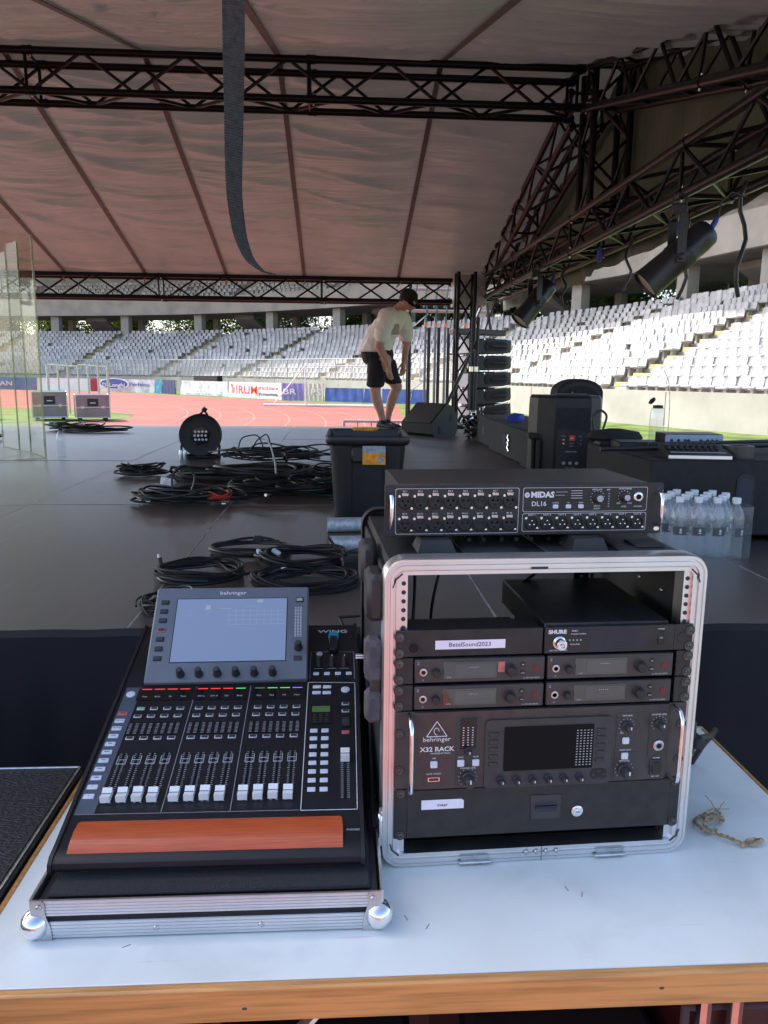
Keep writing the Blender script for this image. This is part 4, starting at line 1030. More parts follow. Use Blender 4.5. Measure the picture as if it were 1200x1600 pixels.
# side mouldings: corner bumpers and padded handle on the left, latch on the right
obj('corner_bumper', MB().cbox(-.285, -.256, .02, .09, .415, .492, .008).mesh('bumper', 'plastic_case'), rack)
obj('corner_bumper', MB().cbox(-.285, -.256, .15, .22, .44, .51, .008).mesh('bumper', 'plastic_case'), rack)
obj('corner_bumper', MB().cbox(-.28, -.256, .02, .10, .015, .075, .008).mesh('bumper', 'plastic_case'), rack)
obj('side_handle', MB().cbox(-.287, -.257, .012, .05, .248, .30, .008).mesh('handle', 'dusty_pad'), rack)
obj('side_handle', MB().cbox(-.287, -.257, .015, .06, .315, .385, .008).mesh('handle', 'dusty_pad'), rack)
obj('side_handle', MB().cbox(-.277, -.26, .02, .05, .29, .33, .004).mesh('handle', 'plastic_case'), rack)
obj('case_latch', MB().cbox(.257, .285, .03, .08, .155, .225, .008).mesh('latch', 'plastic_case'), rack)
obj('case_latch', MB().cbox(.28, .30, .03, .07, .17, .19, .004).mesh('latch', 'rubber'), rack)
# rack rails with their square holes
for sx in (-1, 1):
    rl = obj('rack_rail', MB().box(-.0115, .0115, .0, .002, .0265, .4955).box(.0095*-sx, .0115*-sx, .002, .03, .0265, .4955).mesh('rail', 'alu'), rack, T((sx*.2345, .006, 0)))
    for k in range(6): obj('rail_hole', lathe('rh', [(.0036, 0), (.0036, .0004), (0, .0004)], 'ink', 12), rl, T((-sx*.0052, -.0002, .482-k*.0143)) @ UP)
    rr = obj('rear_rail', MB().box(-.016, .016, 0, .003, .0265, .486).mesh('rail', 'black_metal'), rack, T((sx*.205, .405, 0)))
    for k in range(10): obj('rail_hole', lathe('rh2', [(.004, 0), (.004, .0004), (0, .0004)], 'pale_print', 10), rr, T((0, -.0002, .48-k*.0143)) @ UP)
    for k in range(4): obj('rivet', lathe('rvs', [(.0045, 0), (.003, .002), (0, .0025)], 'steel', 10), rack, T((sx*.243, .12+k*.09, .43)) @ RY(-90*sx))
# corner key marks, hinges and rivets on the frame
for sx in (-1, 1):
    for z, sg in ((.497, 1), (.025, -1)):
        obj('corner_key', MB().tube([(sx*.247, -.0005, z-sg*.02), (sx*.243, -.0005, z-sg*.008), (sx*.232, -.0005, z+sg*.002)], .0013, 6).mesh('key', 'ink'), rack)
for x in (-.105, .127):
    h_ = obj('hinge', MB().lathe([(.0032, -.027), (.0032, .027)], 10).mesh('hinge', 'steel'), rack, T((x, -.004, .006)) @ RY(90))
    obj('hinge_leaf', MB().box(x-.024, x+.024, -.0022, -.0012, .007, .017).mesh('leaf', 'steel'), rack)
for x in (-.017, .0, .0175, .035): obj('rivet', lathe('rvs', [(.0045, 0), (.003, .002), (0, .0025)], 'steel', 10), rack, T((x, -.0012, .0165)) @ UP)
obj('frame_joint', MB().box(.0085, .0092, -.0016, -.001, .001, .025).mesh('joint', 'ink'), rack)

def dev(name, label, cat, z0, group='rack mounted units'):
    return thing(name, label, cat, tuple(RM @ V((0, 0, z0))), RYAW, group)
def FP(x, z, d_=0.): return T((x, -d_, z)) @ UP
def screw(par, x, z, d_=.003):
    s = obj('rack_screw', lathe('scr', [(.0068, 0), (.0068, .001), (.0048, .0012), (.0046, .003), (.002, .0038), (0, .0038)], 'bolt_dark', 16), par, FP(x, z, d_))
    w_ = obj('washer', lathe('wsh', [(.0085, 0), (.0085, .0008), (0, .0008)], 'rubber', 16), s)
    obj('screw_slot', cache('ssl', lambda: MB().box(-.0028, .0028, -.0005, .0005, .0038, .0041).box(-.0005, .0005, -.0028, .0028, .0038, .0041).mesh('slot', 'ink')), s)
def front(par, x0, x1, z0, z1, m, d0=.0, d1=.003, b=.0008, name='front_panel'):
    return obj(name, MB().cbox(x0, x1, -d1, -d0, z0, z1, b).mesh('front', m), par)
U = .04445
# 1 blank vent panel with label
d1 = dev('blank_rack_panel', 'black one unit panel with white name label, top of the rack on the left', 'rack panel', .3645)
front(d1, -.2413, -.0075, .001, U-.0006, 'panel_black')
obj('panel_box', MB().box(-.225, -.0095, .0, .05, .002, U-.002).mesh('box', 'black_metal'), d1)
obj('name_label', MB().box(-.1795, -.068, -.0036, -.0031, .0125, .0268).mesh('label', 'label_white'), d1)
text('lettering', 'BetelSound2023', .0098, 'ink', d1, FP(-.1245, .0195, .0037), xs=1.05)
ro = obj('embossed_ring', MB().lathe([(.0088, 0), (.0088, .0012), (.0078, .0012), (.0078, 0)], 24).mesh('ring', 'button_dark'), d1, FP(-.2135, .016, .003))
text('ring_text', 'RACK', .0045, 'black_gloss', d1, FP(-.2135, .016, .0032))
screw(d1, -.2355, .0335); screw(d1, -.2355, .0075)
# 2 antenna distribution unit
d2 = dev('antenna_distributor', 'black half width unit with perforated grille at the top right of the rack', 'rack unit', .3645)
front(d2, -.0045, .2095, .001, U-.0006, 'panel_black', -.002, .004)
obj('housing', MB().cbox(-.003, .203, .004, .27, .002, U+.004, .002).mesh('housing', 'black_metal'), d2)
front(d2, .2096, .2413, .001, U-.0006, 'panel_black', 0, .003, name='rack_ear')
text('lettering', 'SHURE', .0085, 'white_print', d2, FP(.0155, .0365, .0045), bold=.0004, xs=1.15)
text('lettering', 'PA411', .004, 'white_print', d2, FP(.044, .0378, .0045)); text('lettering', 'Antenna Combiner', .0032, 'white_print', d2, FP(.05, .0328, .0045))
text('lettering', 'ANT OUT 12-15VDC', .0032, 'white_print', d2, FP(.0185, .006, .0045))
bn = obj('antenna_socket', lathe('bnc', [(.0105, 0), (.0105, .003), (.0085, .004), (.0085, .016), (.0072, .017), (.0072, .018), (.0045, .018), (.0045, .012), (0, .012)], 'chrome', 20), d2, FP(.0185, .0195, .004))
obj('centre_pin', lathe('pn', [(.0016, .012), (.0016, .019), (0, .0195)], 'white_cap', 8), bn)
for k in range(4): obj('indicator', lathe('ind', [(.0014, 0), (.0012, .0008), (0, .001)], 'pale_print', 8), d2, FP(.036+k*.006, .0225, .004))
text('lettering', 'RF IN LEVEL', .003, 'white_print', d2, FP(.045, .0155, .0045))
gr = MB(); gv, gf = [], []
hex_ = [(.0017*math.cos(q*math.pi/3), .0017*math.sin(q*math.pi/3)) for q in range(6)]
for j in range(8):
    for i in range(23):
        cx = .0655+i*.0041+(.002 if j % 2 else 0); cz = .0085+j*.0039
        gr.add([(cx+x, -.0043, cz+z) for x, z in hex_], [tuple(range(6))])
go = obj('grille_holes', gr.mesh('holes', 'ink', smooth=False), d2); go['kind'] = 'stuff'
sw_ = obj('power_switch', MB().cbox(.182, .1915, -.0055, -.004, .013, .033, .001).mesh('sw', 'black_gloss'), d2); text('lettering', 'I O', .0038, 'white_print', d2, FP(.187, .023, .0058)); text('lettering', 'POWER', .0032, 'white_print', d2, FP(.187, .0375, .0045))
obj('blank_plug', lathe('bpl', [(.0088, 0), (.0085, .0012), (0, .0014)], 'panel_black', 20), d2, FP(.2235, .022, .003))
screw(d2, .2355, .0335); screw(d2, .2355, .0075)
# 3-6 wireless monitor transmitters
def receiver(label, x0, z0, ear, lit):
    t = dev('wireless_transmitter', label, 'transmitter', z0, 'wireless transmitters')
    front(t, x0, x0+.2085, .003, U-.003, 'receiver_grey', -.003, .006, .0015)
    obj('housing', MB().box(x0+.002, x0+.206, .003, .2, .004, U-.004).mesh('housing', 'black_metal'), t)
    if ear < 0: front(t, -.2413, -.2135, .001, U-.001, 'panel_black', 0, .003, name='rack_ear')
    else: front(t, .2165, .2413, .001, U-.001, 'panel_black', 0, .003, name='rack_ear')
    c = U/2
    j = obj('phones_socket', lathe('js', [(.0062, 0), (.0062, .0015), (.0045, .002), (.0036, .002), (.0036, -.004), (0, -.004)], 'steel', 18), t, FP(x0+.0135, c-.001, .006)); obj('socket_hole', lathe('jh', [(.0035, .0006), (0, .0006)], 'ink', 14), j)
    knob(x0+.034, c-.002, .92, 'button_dark', M=MX(), par=None) if False else obj('volume_knob', lathe('vk', [(.0062, 0), (.0060, .009), (.005, .0105), (0, .0108)], 'panel_black', 16), t, FP(x0+.034, c-.0015, .006))
    w_ = obj('display_window', MB().cbox(x0+.0455, x0+.1315, -.0068, -.006, c-.0135, c+.0145, .0006).mesh('win', 'receiver_window'), t)
    obj('display_image', MB().box(x0+.064, x0+.1285, -.0072, -.0069, c-.0095, c+.0115).mesh('img', 'lcd_dim'), w_)
    text('lettering', '- - - - -', .0055, 'white_print', w_, FP(x0+.094, c+.006, .0074)); text('lettering', 'SYNC', .003, 'pale_print', w_, FP(x0+.0545, c-.0105, .007))
    if lit: obj('sticker', MB().box(x0+.1325, x0+.1435, -.0066, -.0061, c-.004, c+.013).mesh('st', 'red_tab'), t)
    obj('jog_dial', lathe('jd', [(.0098, 0), (.0098, .002), (.0086, .003), (.0082, .012), (.007, .0138), (0, .014)], 'panel_black', 22), t, FP(x0+.153, c-.0005, .006))
    for dz in (.0075, -.0065): obj('menu_button', lathe('mb', [(.0042, 0), (.004, .001), (0, .0014)], 'black_gloss', 16), t, FP(x0+.1725, c+dz, .006)); text('lettering', 'ESC' if dz > 0 else 'SYNC', .0024, 'white_print', t, FP(x0+.1725, c+dz, .0076))
    b = obj('power_button', lathe('pb', [(.0050, 0), (.005, .0008), (.0036, .001), (0, .001)], 'crimson_dark', 16), t, FP(x0+.1945, c, .006))
    text('lettering', 'ew IEM 300 SERIES', .0034, 'pale_print', t, FP(x0+.187, .007, .0063)); text('logo', 'Z', .006, 'pale_print', t, FP(x0+.0055, U-.009, .0063)); text('lettering', 'n', .005, 'pale_print', t, FP(x0+.0135, .0085, .0063))
    e = -.2355 if ear < 0 else .2355
    screw(t, e, .0345); screw(t, e, .0085)
mk('lcd_dim', (.03, .026, .034), .06, var=0, spec=1.0, coat=.8); mk('red_tab', (.45, .15, .13), .5, var=.1); mk('crimson_dark', (.16, .01, .015), .35, var=0)
receiver('grey wireless transmitter with pinkish display under the white name label', -.2115, .3200, -1, True)
receiver('grey wireless transmitter on the left directly above the rack mixer', -.2115, .2755, -1, False)
receiver('grey wireless transmitter with dark display under the round grille unit', .0015, .3200, 1, False)
receiver('grey wireless transmitter on the right directly above the rack mixer', .0015, .2755, 1, False)
# 7 rack mixer
d7 = dev('rack_mixer', 'three unit grey rack mixer with dark display and two chrome handles', 'rack mixer', .142)
H3 = 3*U
obj('front_panel', MB().cbox(-.2413, .2413, -.003, 0, .0008, H3-.0008, .0008).mesh('fp', 'gunmetal'), d7)
# bulged centre fascia
pz = [(-.214, -.003), (-.207, -.0075), (.207, -.0075), (.214, -.003)]
obj('fascia', MB().prism([(x, -y) for x, y in pz], .001, H3-.001).mesh('fascia', 'gunmetal', ang=60), d7, MX(((1, 0, 0, 0), (0, -1, 0, 0), (0, 0, 1, 0), (0, 0, 0, 1))))
obj('chassis', MB().box(-.22, .22, .001, .2, .003, H3-.003).mesh('ch', 'black_metal'), d7)
DZ = .142; F7 = .0076
def f7(x, z, d_=F7): return FP(x, z-DZ, d_)
def plate7(x0, x1, z0, z1, m, h=.0005, name='panel_inset'): return obj(name, MB().cbox(x0, x1, -F7-h, -F7+.0002, z0-DZ, z1-DZ, .0002).mesh('in', m), d7)
for sx in (-1, 1):
    x = sx*.2185; obj('handle', MB().tube([(x, -.004, .128), (x, -.026, .1265), (x, -.034, .118), (x, -.036, .1), (x, -.036, .03), (x, -.034, .012), (x, -.026, .0045), (x, -.004, .004)], .0036, 12).mesh('handle', 'chrome'), d7)
mk('inset_dark', (.035, .035, .037), .45, var=.1)
# maker triangle logo
tri = [(-.0165, 0), (.0165, 0), (0, .0255)]
mb = MB()
for a, b in ((0, 1), (1, 2), (2, 0)): mb.tube([(tri[a][0], tri[a][1], 0), (tri[b][0], tri[b][1], 0)], .0007, 6)
mb.tube([(.004*math.cos(q/12*6.28)*(.6+.4*(q < 8))-.0005, .0085+.006*math.sin(q/12*6.28), 0) for q in range(11)], .0006, 6)
obj('triangle_logo', mb.mesh('tri', 'white_print'), d7, f7(-.1745, .2335))
text('lettering', 'behringer', .0105, 'white_print', d7, f7(-.1745, .2285, .0079), xs=1.1); text('lettering', 'X32 RACK', .0108, 'white_print', d7, f7(-.1735, .2115, .0079), bold=.0002, xs=1.1); text('lettering', 'POWERED BY MIDAS', .0034, 'white_print', d7, f7(-.168, .2045, .0079))
plate7(-.2, -.15, .145, .1965, 'gunmetal_dark') if False else None
def sqb(x, z, m='button_white', w_=.0115): return obj('button', cb(w_, w_, .004, .0012, m), d7, f7(x, z))
sqb(-.1785, .1865); text('lettering', 'USB', .0035, 'white_print', d7, f7(-.1785, .1962, .0079)); text('lettering', 'DATA / AUDIO', .0035, 'white_print', d7, f7(-.178, .1695, .0079))
obj('usb_socket', MB().box(-.0095, .0095, -.0035, .0035, 0, .0012).mesh('usb', 'chrome'), d7, f7(-.178, .160)); obj('usb_slot', MB().box(-.0078, .0078, -.0022, .0022, .0012, .0015).mesh('us', 'ink'), d7, f7(-.178, .160))
plate7(-.144, -.1035, .146, .2655, 'inset_dark'); mw = plate7(-.1365, -.1105, .211, .2635, 'black_gloss', .0012, 'level_meter')
tk = MB()
for c in range(3):
    for q in range(8): tk.box(-.133+c*.0075, -.1305+c*.0075, -F7-.0015, -F7-.0012, .217-DZ+q*.0042, .2182-DZ+q*.0042)
obj('meter_segments', tk.mesh('seg', 'white_print'), mw)
def knob7(x, z, s=1., ring=True, tall=1.):
    k = knob(0, 0, s, 'button_dark', M=f7(x, z, F7+.0005), par=d7, tall=tall)
    if ring:
        rg = MB()
        for q in range(11):
            a = R(225-27*q); rr = .0062*s+.0042
            rg.box(rr*math.cos(a)-.0005, rr*math.cos(a)+.0005, rr*math.sin(a)-.0005, rr*math.sin(a)+.0005, -.0002, .0003)
        obj('dial_marks', rg.mesh('marks', 'white_print'), k)
    return k
knob7(-.1235, .2075, 1.1, False); sqb(-.135, .187); sqb(-.1105, .187); knob7(-.1225, .1605, 1.75)
text('lettering', 'SOLO', .0035, 'white_print', d7, f7(-.135, .1965, .0085)); text('lettering', 'MUTE', .0035, 'white_print', d7, f7(-.1105, .1965, .0085)); text('lettering', 'CHANNEL LEVEL', .0035, 'white_print', d7, f7(-.1225, .1775, .0085))
fr = obj('display_frame', MB().prism(rrect(.211, .117, .008, 5), 0, .004).mesh('frame', 'inset_dark'), d7, f7(.0088, .2005, .0072))
obj('main_display', MB().prism(rrect(.148, .076, .002, 3), .004, .005).mesh('lcd', 'display_black'), fr, T((-.0005, .0085, 0)))
tk = MB()
for c in range(5):
    for q in range(14): tk.box(.045+c*.0058, .0478+c*.0058, -.024+q*.0046, -.0225+q*.0046, .0051, .0053)
obj('meter_ticks', tk.mesh('ticks', 'button_grey'), fr)
for k in range(6): knob(-.0775+k*.0262, -.0455, 1.12, 'button_dark', M=T((0, 0, .004)), par=fr)
for k in range(5):
    for x in (-.0915, .0865): obj('side_key', cb(.0155, .0075, .0022, .001, 'button_dark'), fr, T((x, .0345-k*.0128, .004)))
dp = obj('cursor_pad', MB().prism(rrect(.0265, .018, .006, 4), 0, .0012).mesh('pad', 'black_plastic'), fr, T((.0855, -.0415, .004)))
for dx, dy in ((-.009, 0), (.009, 0), (0, .0055), (0, -.0055)): obj('cursor_key', cb(.006, .0042, .0024, .0008, 'button_dark'), dp, T((dx, dy, 0)))
plate7(.1215, .156, .1945, .262, 'inset_dark'); plate7(.1215, .156, .144, .1935, 'inset_dark'); plate7(.1775, .2075, .185, .262, 'inset_dark')
knob7(.1385, .2395, 1.35); sqb(.1378, .2145); sqb(.1378, .1875); knob7(.1385, .163, 1.75); knob7(.1935, .2415, 1.35)
for s_, x, z in (('TALK LEVEL', .1385, .2575), ('CLEAR SOLO', .1385, .1975), ('MAIN LEVEL', .1385, .1785), ('MONITOR LEVEL', .1925, .2575), ('POWER', .193, .1812), ('MIN', .1305, .2275), ('ON  OFF', .193, .1485)): text('lettering', s_, .0034, 'white_print', d7, f7(x, z, .0085))
j = obj('phones_socket', lathe('pj', [(.0092, 0), (.0092, .002), (.007, .0032), (.0048, .0032), (.0048, 0), (0, 0)], 'steel', 22), d7, f7(.1945, .2035, F7+.0005)); obj('socket_hole', lathe('pjh', [(.0046, .0006), (0, .0006)], 'ink', 14), j)
sb_ = obj('power_switch', MB().cbox(-.0105, .0105, -.0135, .0135, 0, .002, .001).mesh('sw', 'inset_dark'), d7, f7(.1935, .1645)); obj('rocker', MB().cbox(-.0075, .0075, -.0095, .0095, .002, .0045, .001).mesh('rk', 'black_gloss'), sb_)
for e in (-.2335, .2335):
    for z in (.033, .0955): screw(d7, e, z)
# 8 drawer
d8 = dev('rack_drawer', 'black lockable rack drawer with a small white label at the bottom of the rack', 'drawer', .0535)
H2 = .0885
front(d8, -.2413, .2413, .0008, H2-.0012, 'panel_black', 0, .0025); front(d8, -.2195, .2235, .002, H2-.0024, 'panel_black', .0025, .0045, name='drawer_front')
obj('drawer_box', MB().box(-.215, .215, .001, .33, .006, H2-.008).mesh('box', 'black_metal'), d8)
obj('name_label', MB().prism([(-.1965, .052), (-.127, .052), (-.127, .0655), (-.131, .0685), (-.1965, .0685)], 0, .0004).mesh('label', 'label_white'), d8, FP(0, 0, .0046)); text('lettering', 'inear', .0085, 'ink', d8, FP(-.162, .0595, .0052))
lp = obj('finger_latch', MB().cbox(-.0255, .0255, -.0215, .0215, 0, .0015, .001).mesh('lp', 'inset_dark'), d8, FP(.0105, .0475, .0045)); obj('latch_recess', MB().box(-.0185, .0185, -.009, .009, .0015, .0018).mesh('lr', 'ink'), lp); obj('latch_bar', MB().cbox(-.0185, .0185, -.001, .003, .0018, .005, .0006).mesh('lb', 'black_gloss'), lp)
lk = obj('key_lock', lathe('lk', [(.0098, 0), (.0098, .004), (.0085, .005), (.0062, .005), (.0062, .0065), (0, .0068)], 'chrome', 26), d8, FP(.0635, .0385, .0045)); obj('keyhole', MB().box(-.0032, .0032, -.0006, .0006, .0068, .0071).mesh('kh', 'ink'), lk)
for e in (-.2305, .2325):
    for z in (.0075, .0805): screw(d8, e, z, .0026)
# cables that run through the open upper bay and behind the rack
random.seed(12)
for k, (pts, m, lab) in enumerate((([(-.19, .2, .26), (-.17, .28, .42), (-.168, .36, .488), (-.168, .44, .5)], 'cable_black', 'thin black cable rising inside the rack on the left'),
    ([(-.13, .35, .24), (-.125, .36, .34), (-.10, .37, .44), (-.08, .38, .488)], 'cable_black', 'pair of thin black cables crossing the open rack bay'),
    ([(.06, .3, .42), (.045, .32, .455), (.07, .33, .465), (.13, .34, .458), (.2, .36, .452)], 'cable_black', 'black cable arched over the grille unit inside the rack'),
    ([(.02, .3, .43), (.04, .28, .445), (.09, .3, .43), (.03, .25, .41)], 'cable_black', 'black cable lying behind the grille unit inside the rack'),
    ([(-.235, .12, .482), (-.225, .12, .47), (-.228, .12, .46), (-.215, .12, .455)], 'cable_yellow', 'short yellow wire at the upper left inside the rack'),
    ([(-.16, .2, .487), (-.14, .2, .476), (-.115, .22, .482), (-.1, .24, .487)], 'cable_yellow', 'yellow wire bent under the top of the rack'),
    ([(-.1, .3, .012+.02), (.0, .26, .035), (.12, .25, .03), (.2, .3, .04)], 'cable_black', 'black cable lying in the gap under the drawer'))):
    q = [V(p) for p in pts]; sm = []
    for i in range(len(q)-1):
        for j in range(6): sm.append(q[i].lerp(q[i+1], j/6))
    sm.append(q[-1])
    for _ in range(4): sm = [sm[0]]+[(sm[i-1]+sm[i]*2+sm[i+1])/4 for i in range(1, len(sm)-1)]+[sm[-1]]
    tag(obj('rack_cable', MB().tube([tuple(RM @ p) for p in sm], .0032, 7).mesh('cable', m)), lab, 'cable')
tag(obj('power_cable', MB().tube([tuple(RM @ V(p)) for p in ((.285, .05, .18), (.33, .07, .175), (.38, .14, .15), (.42, .25, .06), (.43, .33, -.05))], .006, 8).mesh('cable', 'cable_black')), 'black cable leaving the right side of the rack case behind the table', 'cable')

# ================================================================== STAGE BOX ON TOP
DLZ = CAMZ-.268
dl = thing('stage_box', 'black two unit stage box with sixteen microphone inputs on top of the rack case', 'stage box', (.316, 1.268, DLZ), R(3.5))
obj('housing', MB().cbox(-.2165, .2165, .002, .20, .0, .0885, .0015).mesh('housing', 'panel_black'), dl)
obj('front_panel', MB().cbox(-.2413, .2413, -.003, .002, .0004, .0881, .0008).mesh('fp', 'panel_black'), dl)
for sx in (-1, 1):
    x = sx*.2315
    obj('handle', MB().tube([(x, -.002, .072), (x, -.018, .0705), (x, -.022, .064), (x, -.022, .026), (x, -.018, .019), (x, -.002, .018)], .0033, 12).mesh('handle', 'chrome'), dl)
    for z in (.0085, .0795): obj('ear_slot', MB().prism(rrect(.010, .0065, .003, 4), 0, .0004).mesh('slot', 'ink' if (sx, z) != (1, .0085) else 'chrome'), dl, FP(sx*.2335, z, .003))
def outline(par, x0, x1, z0, z1, w_=.0006):
    loops = [[(x, y, .0) for x, y in rrect(x1-x0-2*i, z1-z0-2*i, .003, 3, (x0+x1)/2, (z0+z1)/2)] for i in (0, w_)]
    obj('outline', MB().ring(loops).mesh('ol', 'white_print'), par, FP(0, 0, .0034))
outline(dl, -.2235, -.0135, .0045, .0815); outline(dl, -.0065, .2130, .0400, .0815); outline(dl, -.0065, .2130, .0065, .0375)
xlr = [(.0118, 0), (.0118, .0022), (.0108, .003), (.0096, .003), (.0094, -.0005), (0, -.0005)]
mk('xlr_latch', (.62, .5, .46), .35, metal=.8, var=.1)
def xlr_f(x, z, n):
    s = obj('microphone_socket', lathe('xf', [(.0118, 0), (.0118, .0022), (.0108, .003), (.0102, .003), (.0098, .0016), (0, .0016)], 'black_plastic', 24), dl, FP(x, z, .003))
    obj('latch_tab', MB().cbox(-.0055, .0055, -.0028, .0028, 0, .0026, .0008).mesh('latch', 'xlr_latch') if ('lt',) not in _mc else _mc[('lt',)], s, T((0, .0128, 0)))
    for q in range(3):
        a = R(90+120*q+180); obj('contact_hole', lathe('xh', [(.0019, .0018), (0, .0018)], 'ink', 8), s, T((.005*math.cos(a), .005*math.sin(a), .0001)))
    for dx, dy in ((-.0098, .0102), (.0108, -.0102)): obj('screw', lathe('xs', [(.0027, 0), (.0022, .0012), (0, .0014)], 'chrome', 10), s, T((dx, dy, 0)))
    text('lettering', 'IN %d' % n, .0042, 'white_print', s, T((-.0005, .0182, .0004)))
for k in range(8): xlr_f(-.2072+k*.02545, .0585, k+1); xlr_f(-.2072+k*.02545, .0205, k+9)
def xlr_m(x, z, n):
    s = obj('output_socket', lathe('xm', [(.0112, 0), (.0112, .002), (.0104, .003), (.0094, .003), (.009, .0002), (0, .0002)], 'black_plastic', 24), dl, FP(x, z, .003))
    for q in range(3):
        a = R(90+120*q); obj('contact_pin', lathe('xp', [(.0013, 0), (.0013, .003), (0, .0034)], 'chrome', 8), s, T((.0046*math.cos(a), .0046*math.sin(a), 0)))
    for dx, dy in ((-.0095, .0088), (.0102, -.0088)): obj('screw', lathe('xs', [(.0027, 0), (.0022, .0012), (0, .0014)], 'chrome', 10), s, T((dx, dy, 0)))
    text('lettering', 'OUT %d' % n, .0046, 'white_print', s, T((0, .0142, .0004)))
for k in range(8): xlr_m(.0098+k*.0268, .0205, k+1)
text('logo', 'MIDAS', .0135, 'white_print', dl, FP(.0275, .0690, .0034), bold=.0006, xs=1.05); obj('logo_mark', lathe('lgm', [(.0045, 0), (.0045, .0004), (.0025, .0004), (.0025, 0)], 'white_print', 18), dl, FP(.0005, .069, .003))
text('lettering', 'DL16', .0112, 'white_print', dl, FP(.0215, .0535, .0034), bold=.0001, xs=1.05)
dsp = obj('display', MB().cbox(.0465, .1, -.0036, -.003, .0595, .078, .0004).mesh('dsp', 'black_gloss'), dl)
tk = MB()
for q in range(4): tk.box(.077, .097, -.0039, -.0037, .0628+q*.0042, .0638+q*.0042); 
tk.box(.05, .071, -.0039, -.0037, .0735, .0742); tk.box(.05, .066, -.0039, -.0037, .068, .0687)
obj('display_text', tk.mesh('tk', 'pale_print'), dsp)
for k, x in enumerate((.0505, .0732, .0952)): obj('button', cb(.0095, .0068, .0022, .0008, 'button_white'), dl, FP(x, .049, .003)); text('lettering', ('CONFIG', 'HA', 'AES50')[k], .003, 'white_print', dl, FP(x, .0552, .0034))
def dial(x, z, s):
    k = obj('dial', lathe('dl%.1f' % s, [(.0095*s, 0), (.0095*s, .003), (.0078*s, .0045), (.0075*s, .012), (.006*s, .0135), (0, .0138)], 'panel_black', 26), dl, FP(x, z, .003)); obj('dial_cap', lathe('dc%.1f' % s, [(.0058*s, .0134), (.005*s, .0146), (0, .0149)], 'button_grey', 20), k)
    rg = MB()
    for q in range(11):
        a = R(225-27*q); rr = .0118*s; rg.box(rr*math.cos(a)-.0006, rr*math.cos(a)+.0006, rr*math.sin(a)-.0006, rr*math.sin(a)+.0006, 0, .0004)
    obj('dial_marks', rg.mesh('mk', 'white_print'), k)
dial(.124, .0635, 1.0); dial(.172, .0645, .9)
for s_, x, z in (('HEAD AMP', .123, .0775), ('MONITORING', .173, .0785), ('SELECT', .124, .0492), ('ADJUST', .124, .0448), ('LEVEL', .172, .0478), ('PHONES', .197, .0478), ('48V', .143, .077), ('MIN', .162, .0535), ('MAX', .182, .0535)): text('lettering', s_, .0036, 'white_print', dl, FP(x, z, .0034))
for q in range(6): obj('meter_led', cb(.0025, .0018, .0006, .0003, 'button_grey'), dl, FP(.1445, .0485+q*.0044, .003))
j = obj('phones_socket', lathe('pj2', [(.0086, 0), (.0086, .002), (.0068, .0032), (.0048, .0032), (.0048, 0), (0, 0)], 'chrome', 22), dl, FP(.1965, .0645, .003)); obj('socket_hole', lathe('pjh', [(.0046, .0006), (0, .0006)], 'ink', 14), j)
# leads plugged in underneath / behind
for k in range(9):
    x = -.12+k*.028; pts = [(x, .16, .006), (x+.01, .1, -.006), (x+.02*((k % 3)-1), .06, -.012), (x+.03*((k % 3)-1), .02, -.012)]
    tag(obj('patch_lead', MB().tube([tuple(T(dl.location) @ MX.Rotation(R(3.5), 4, 'Z') @ V(p)) for p in pts], .0042, 7).mesh('lead', 'cable_black')), ORD[k]+' black lead from the left tucked under the stage box', 'cable', 'leads under the stage box')
# loose twine on the table
def twine():
    rd = random.Random(2); pts = []
    base = [(0, 0), (-.02, -.012), (-.035, .005), (-.028, .03), (-.008, .04), (.015, .042), (.028, .03), (.02, .015), (.0, .012), (-.012, .024), (-.002, .038), (.02, .046), (.03, .036), (.018, .022), (-.005, .02), (-.02, .008), (-.012, -.018), (.005, -.034), (.026, -.046), (.044, -.05), (.06, -.046), (.062, -.036), (.05, -.036), (.036, -.044), (.02, -.05)]
    return [(x+rd.uniform(-.002, .002), y+rd.uniform(-.002, .002), .004+.004*(i % 3)+(.006 if 6 < i < 16 else 0)) for i, (x, y) in enumerate(base)]
def smooth(pts, k=5, it=3):
    q = [V(p) for p in pts]; sm = []
    for i in range(len(q)-1):
        for j in range(k): sm.append(q[i].lerp(q[i+1], j/k))
    sm.append(q[-1])
    for _ in range(it): sm = [sm[0]]+[(sm[i-1]+sm[i]*2+sm[i+1])/4 for i in range(1, len(sm)-1)]+[sm[-1]]
    return sm
tw = thing('twine_knot', 'small tangle of brown jute twine on the table beside the rack case', 'twine', (.672, 1.215, TBL))
cl = smooth(twine(), 6, 3)
mb = MB()
for ph in (0, 2.1, 4.2): mb.tube([p+V((.002*math.cos(i*.9+ph), .002*math.sin(i*.9+ph), .0014*math.sin(i*.9+ph))) for i, p in enumerate(cl)], .0018, 5)
obj('strands', mb.mesh('twine', 'twine'), tw)
for k, (a, b) in enumerate((((.02, .04, .014), (.012, .07, .03)), ((.022, .04, .012), (.045, .062, .02)), ((.0, .04, .012), (.05, .052, .012)))): obj('frayed_end', MB().tube([a, tuple((V(a)+V(b))/2+V((0, 0, .004))), b], .0008, 4).mesh('fray', 'twine'), tw)
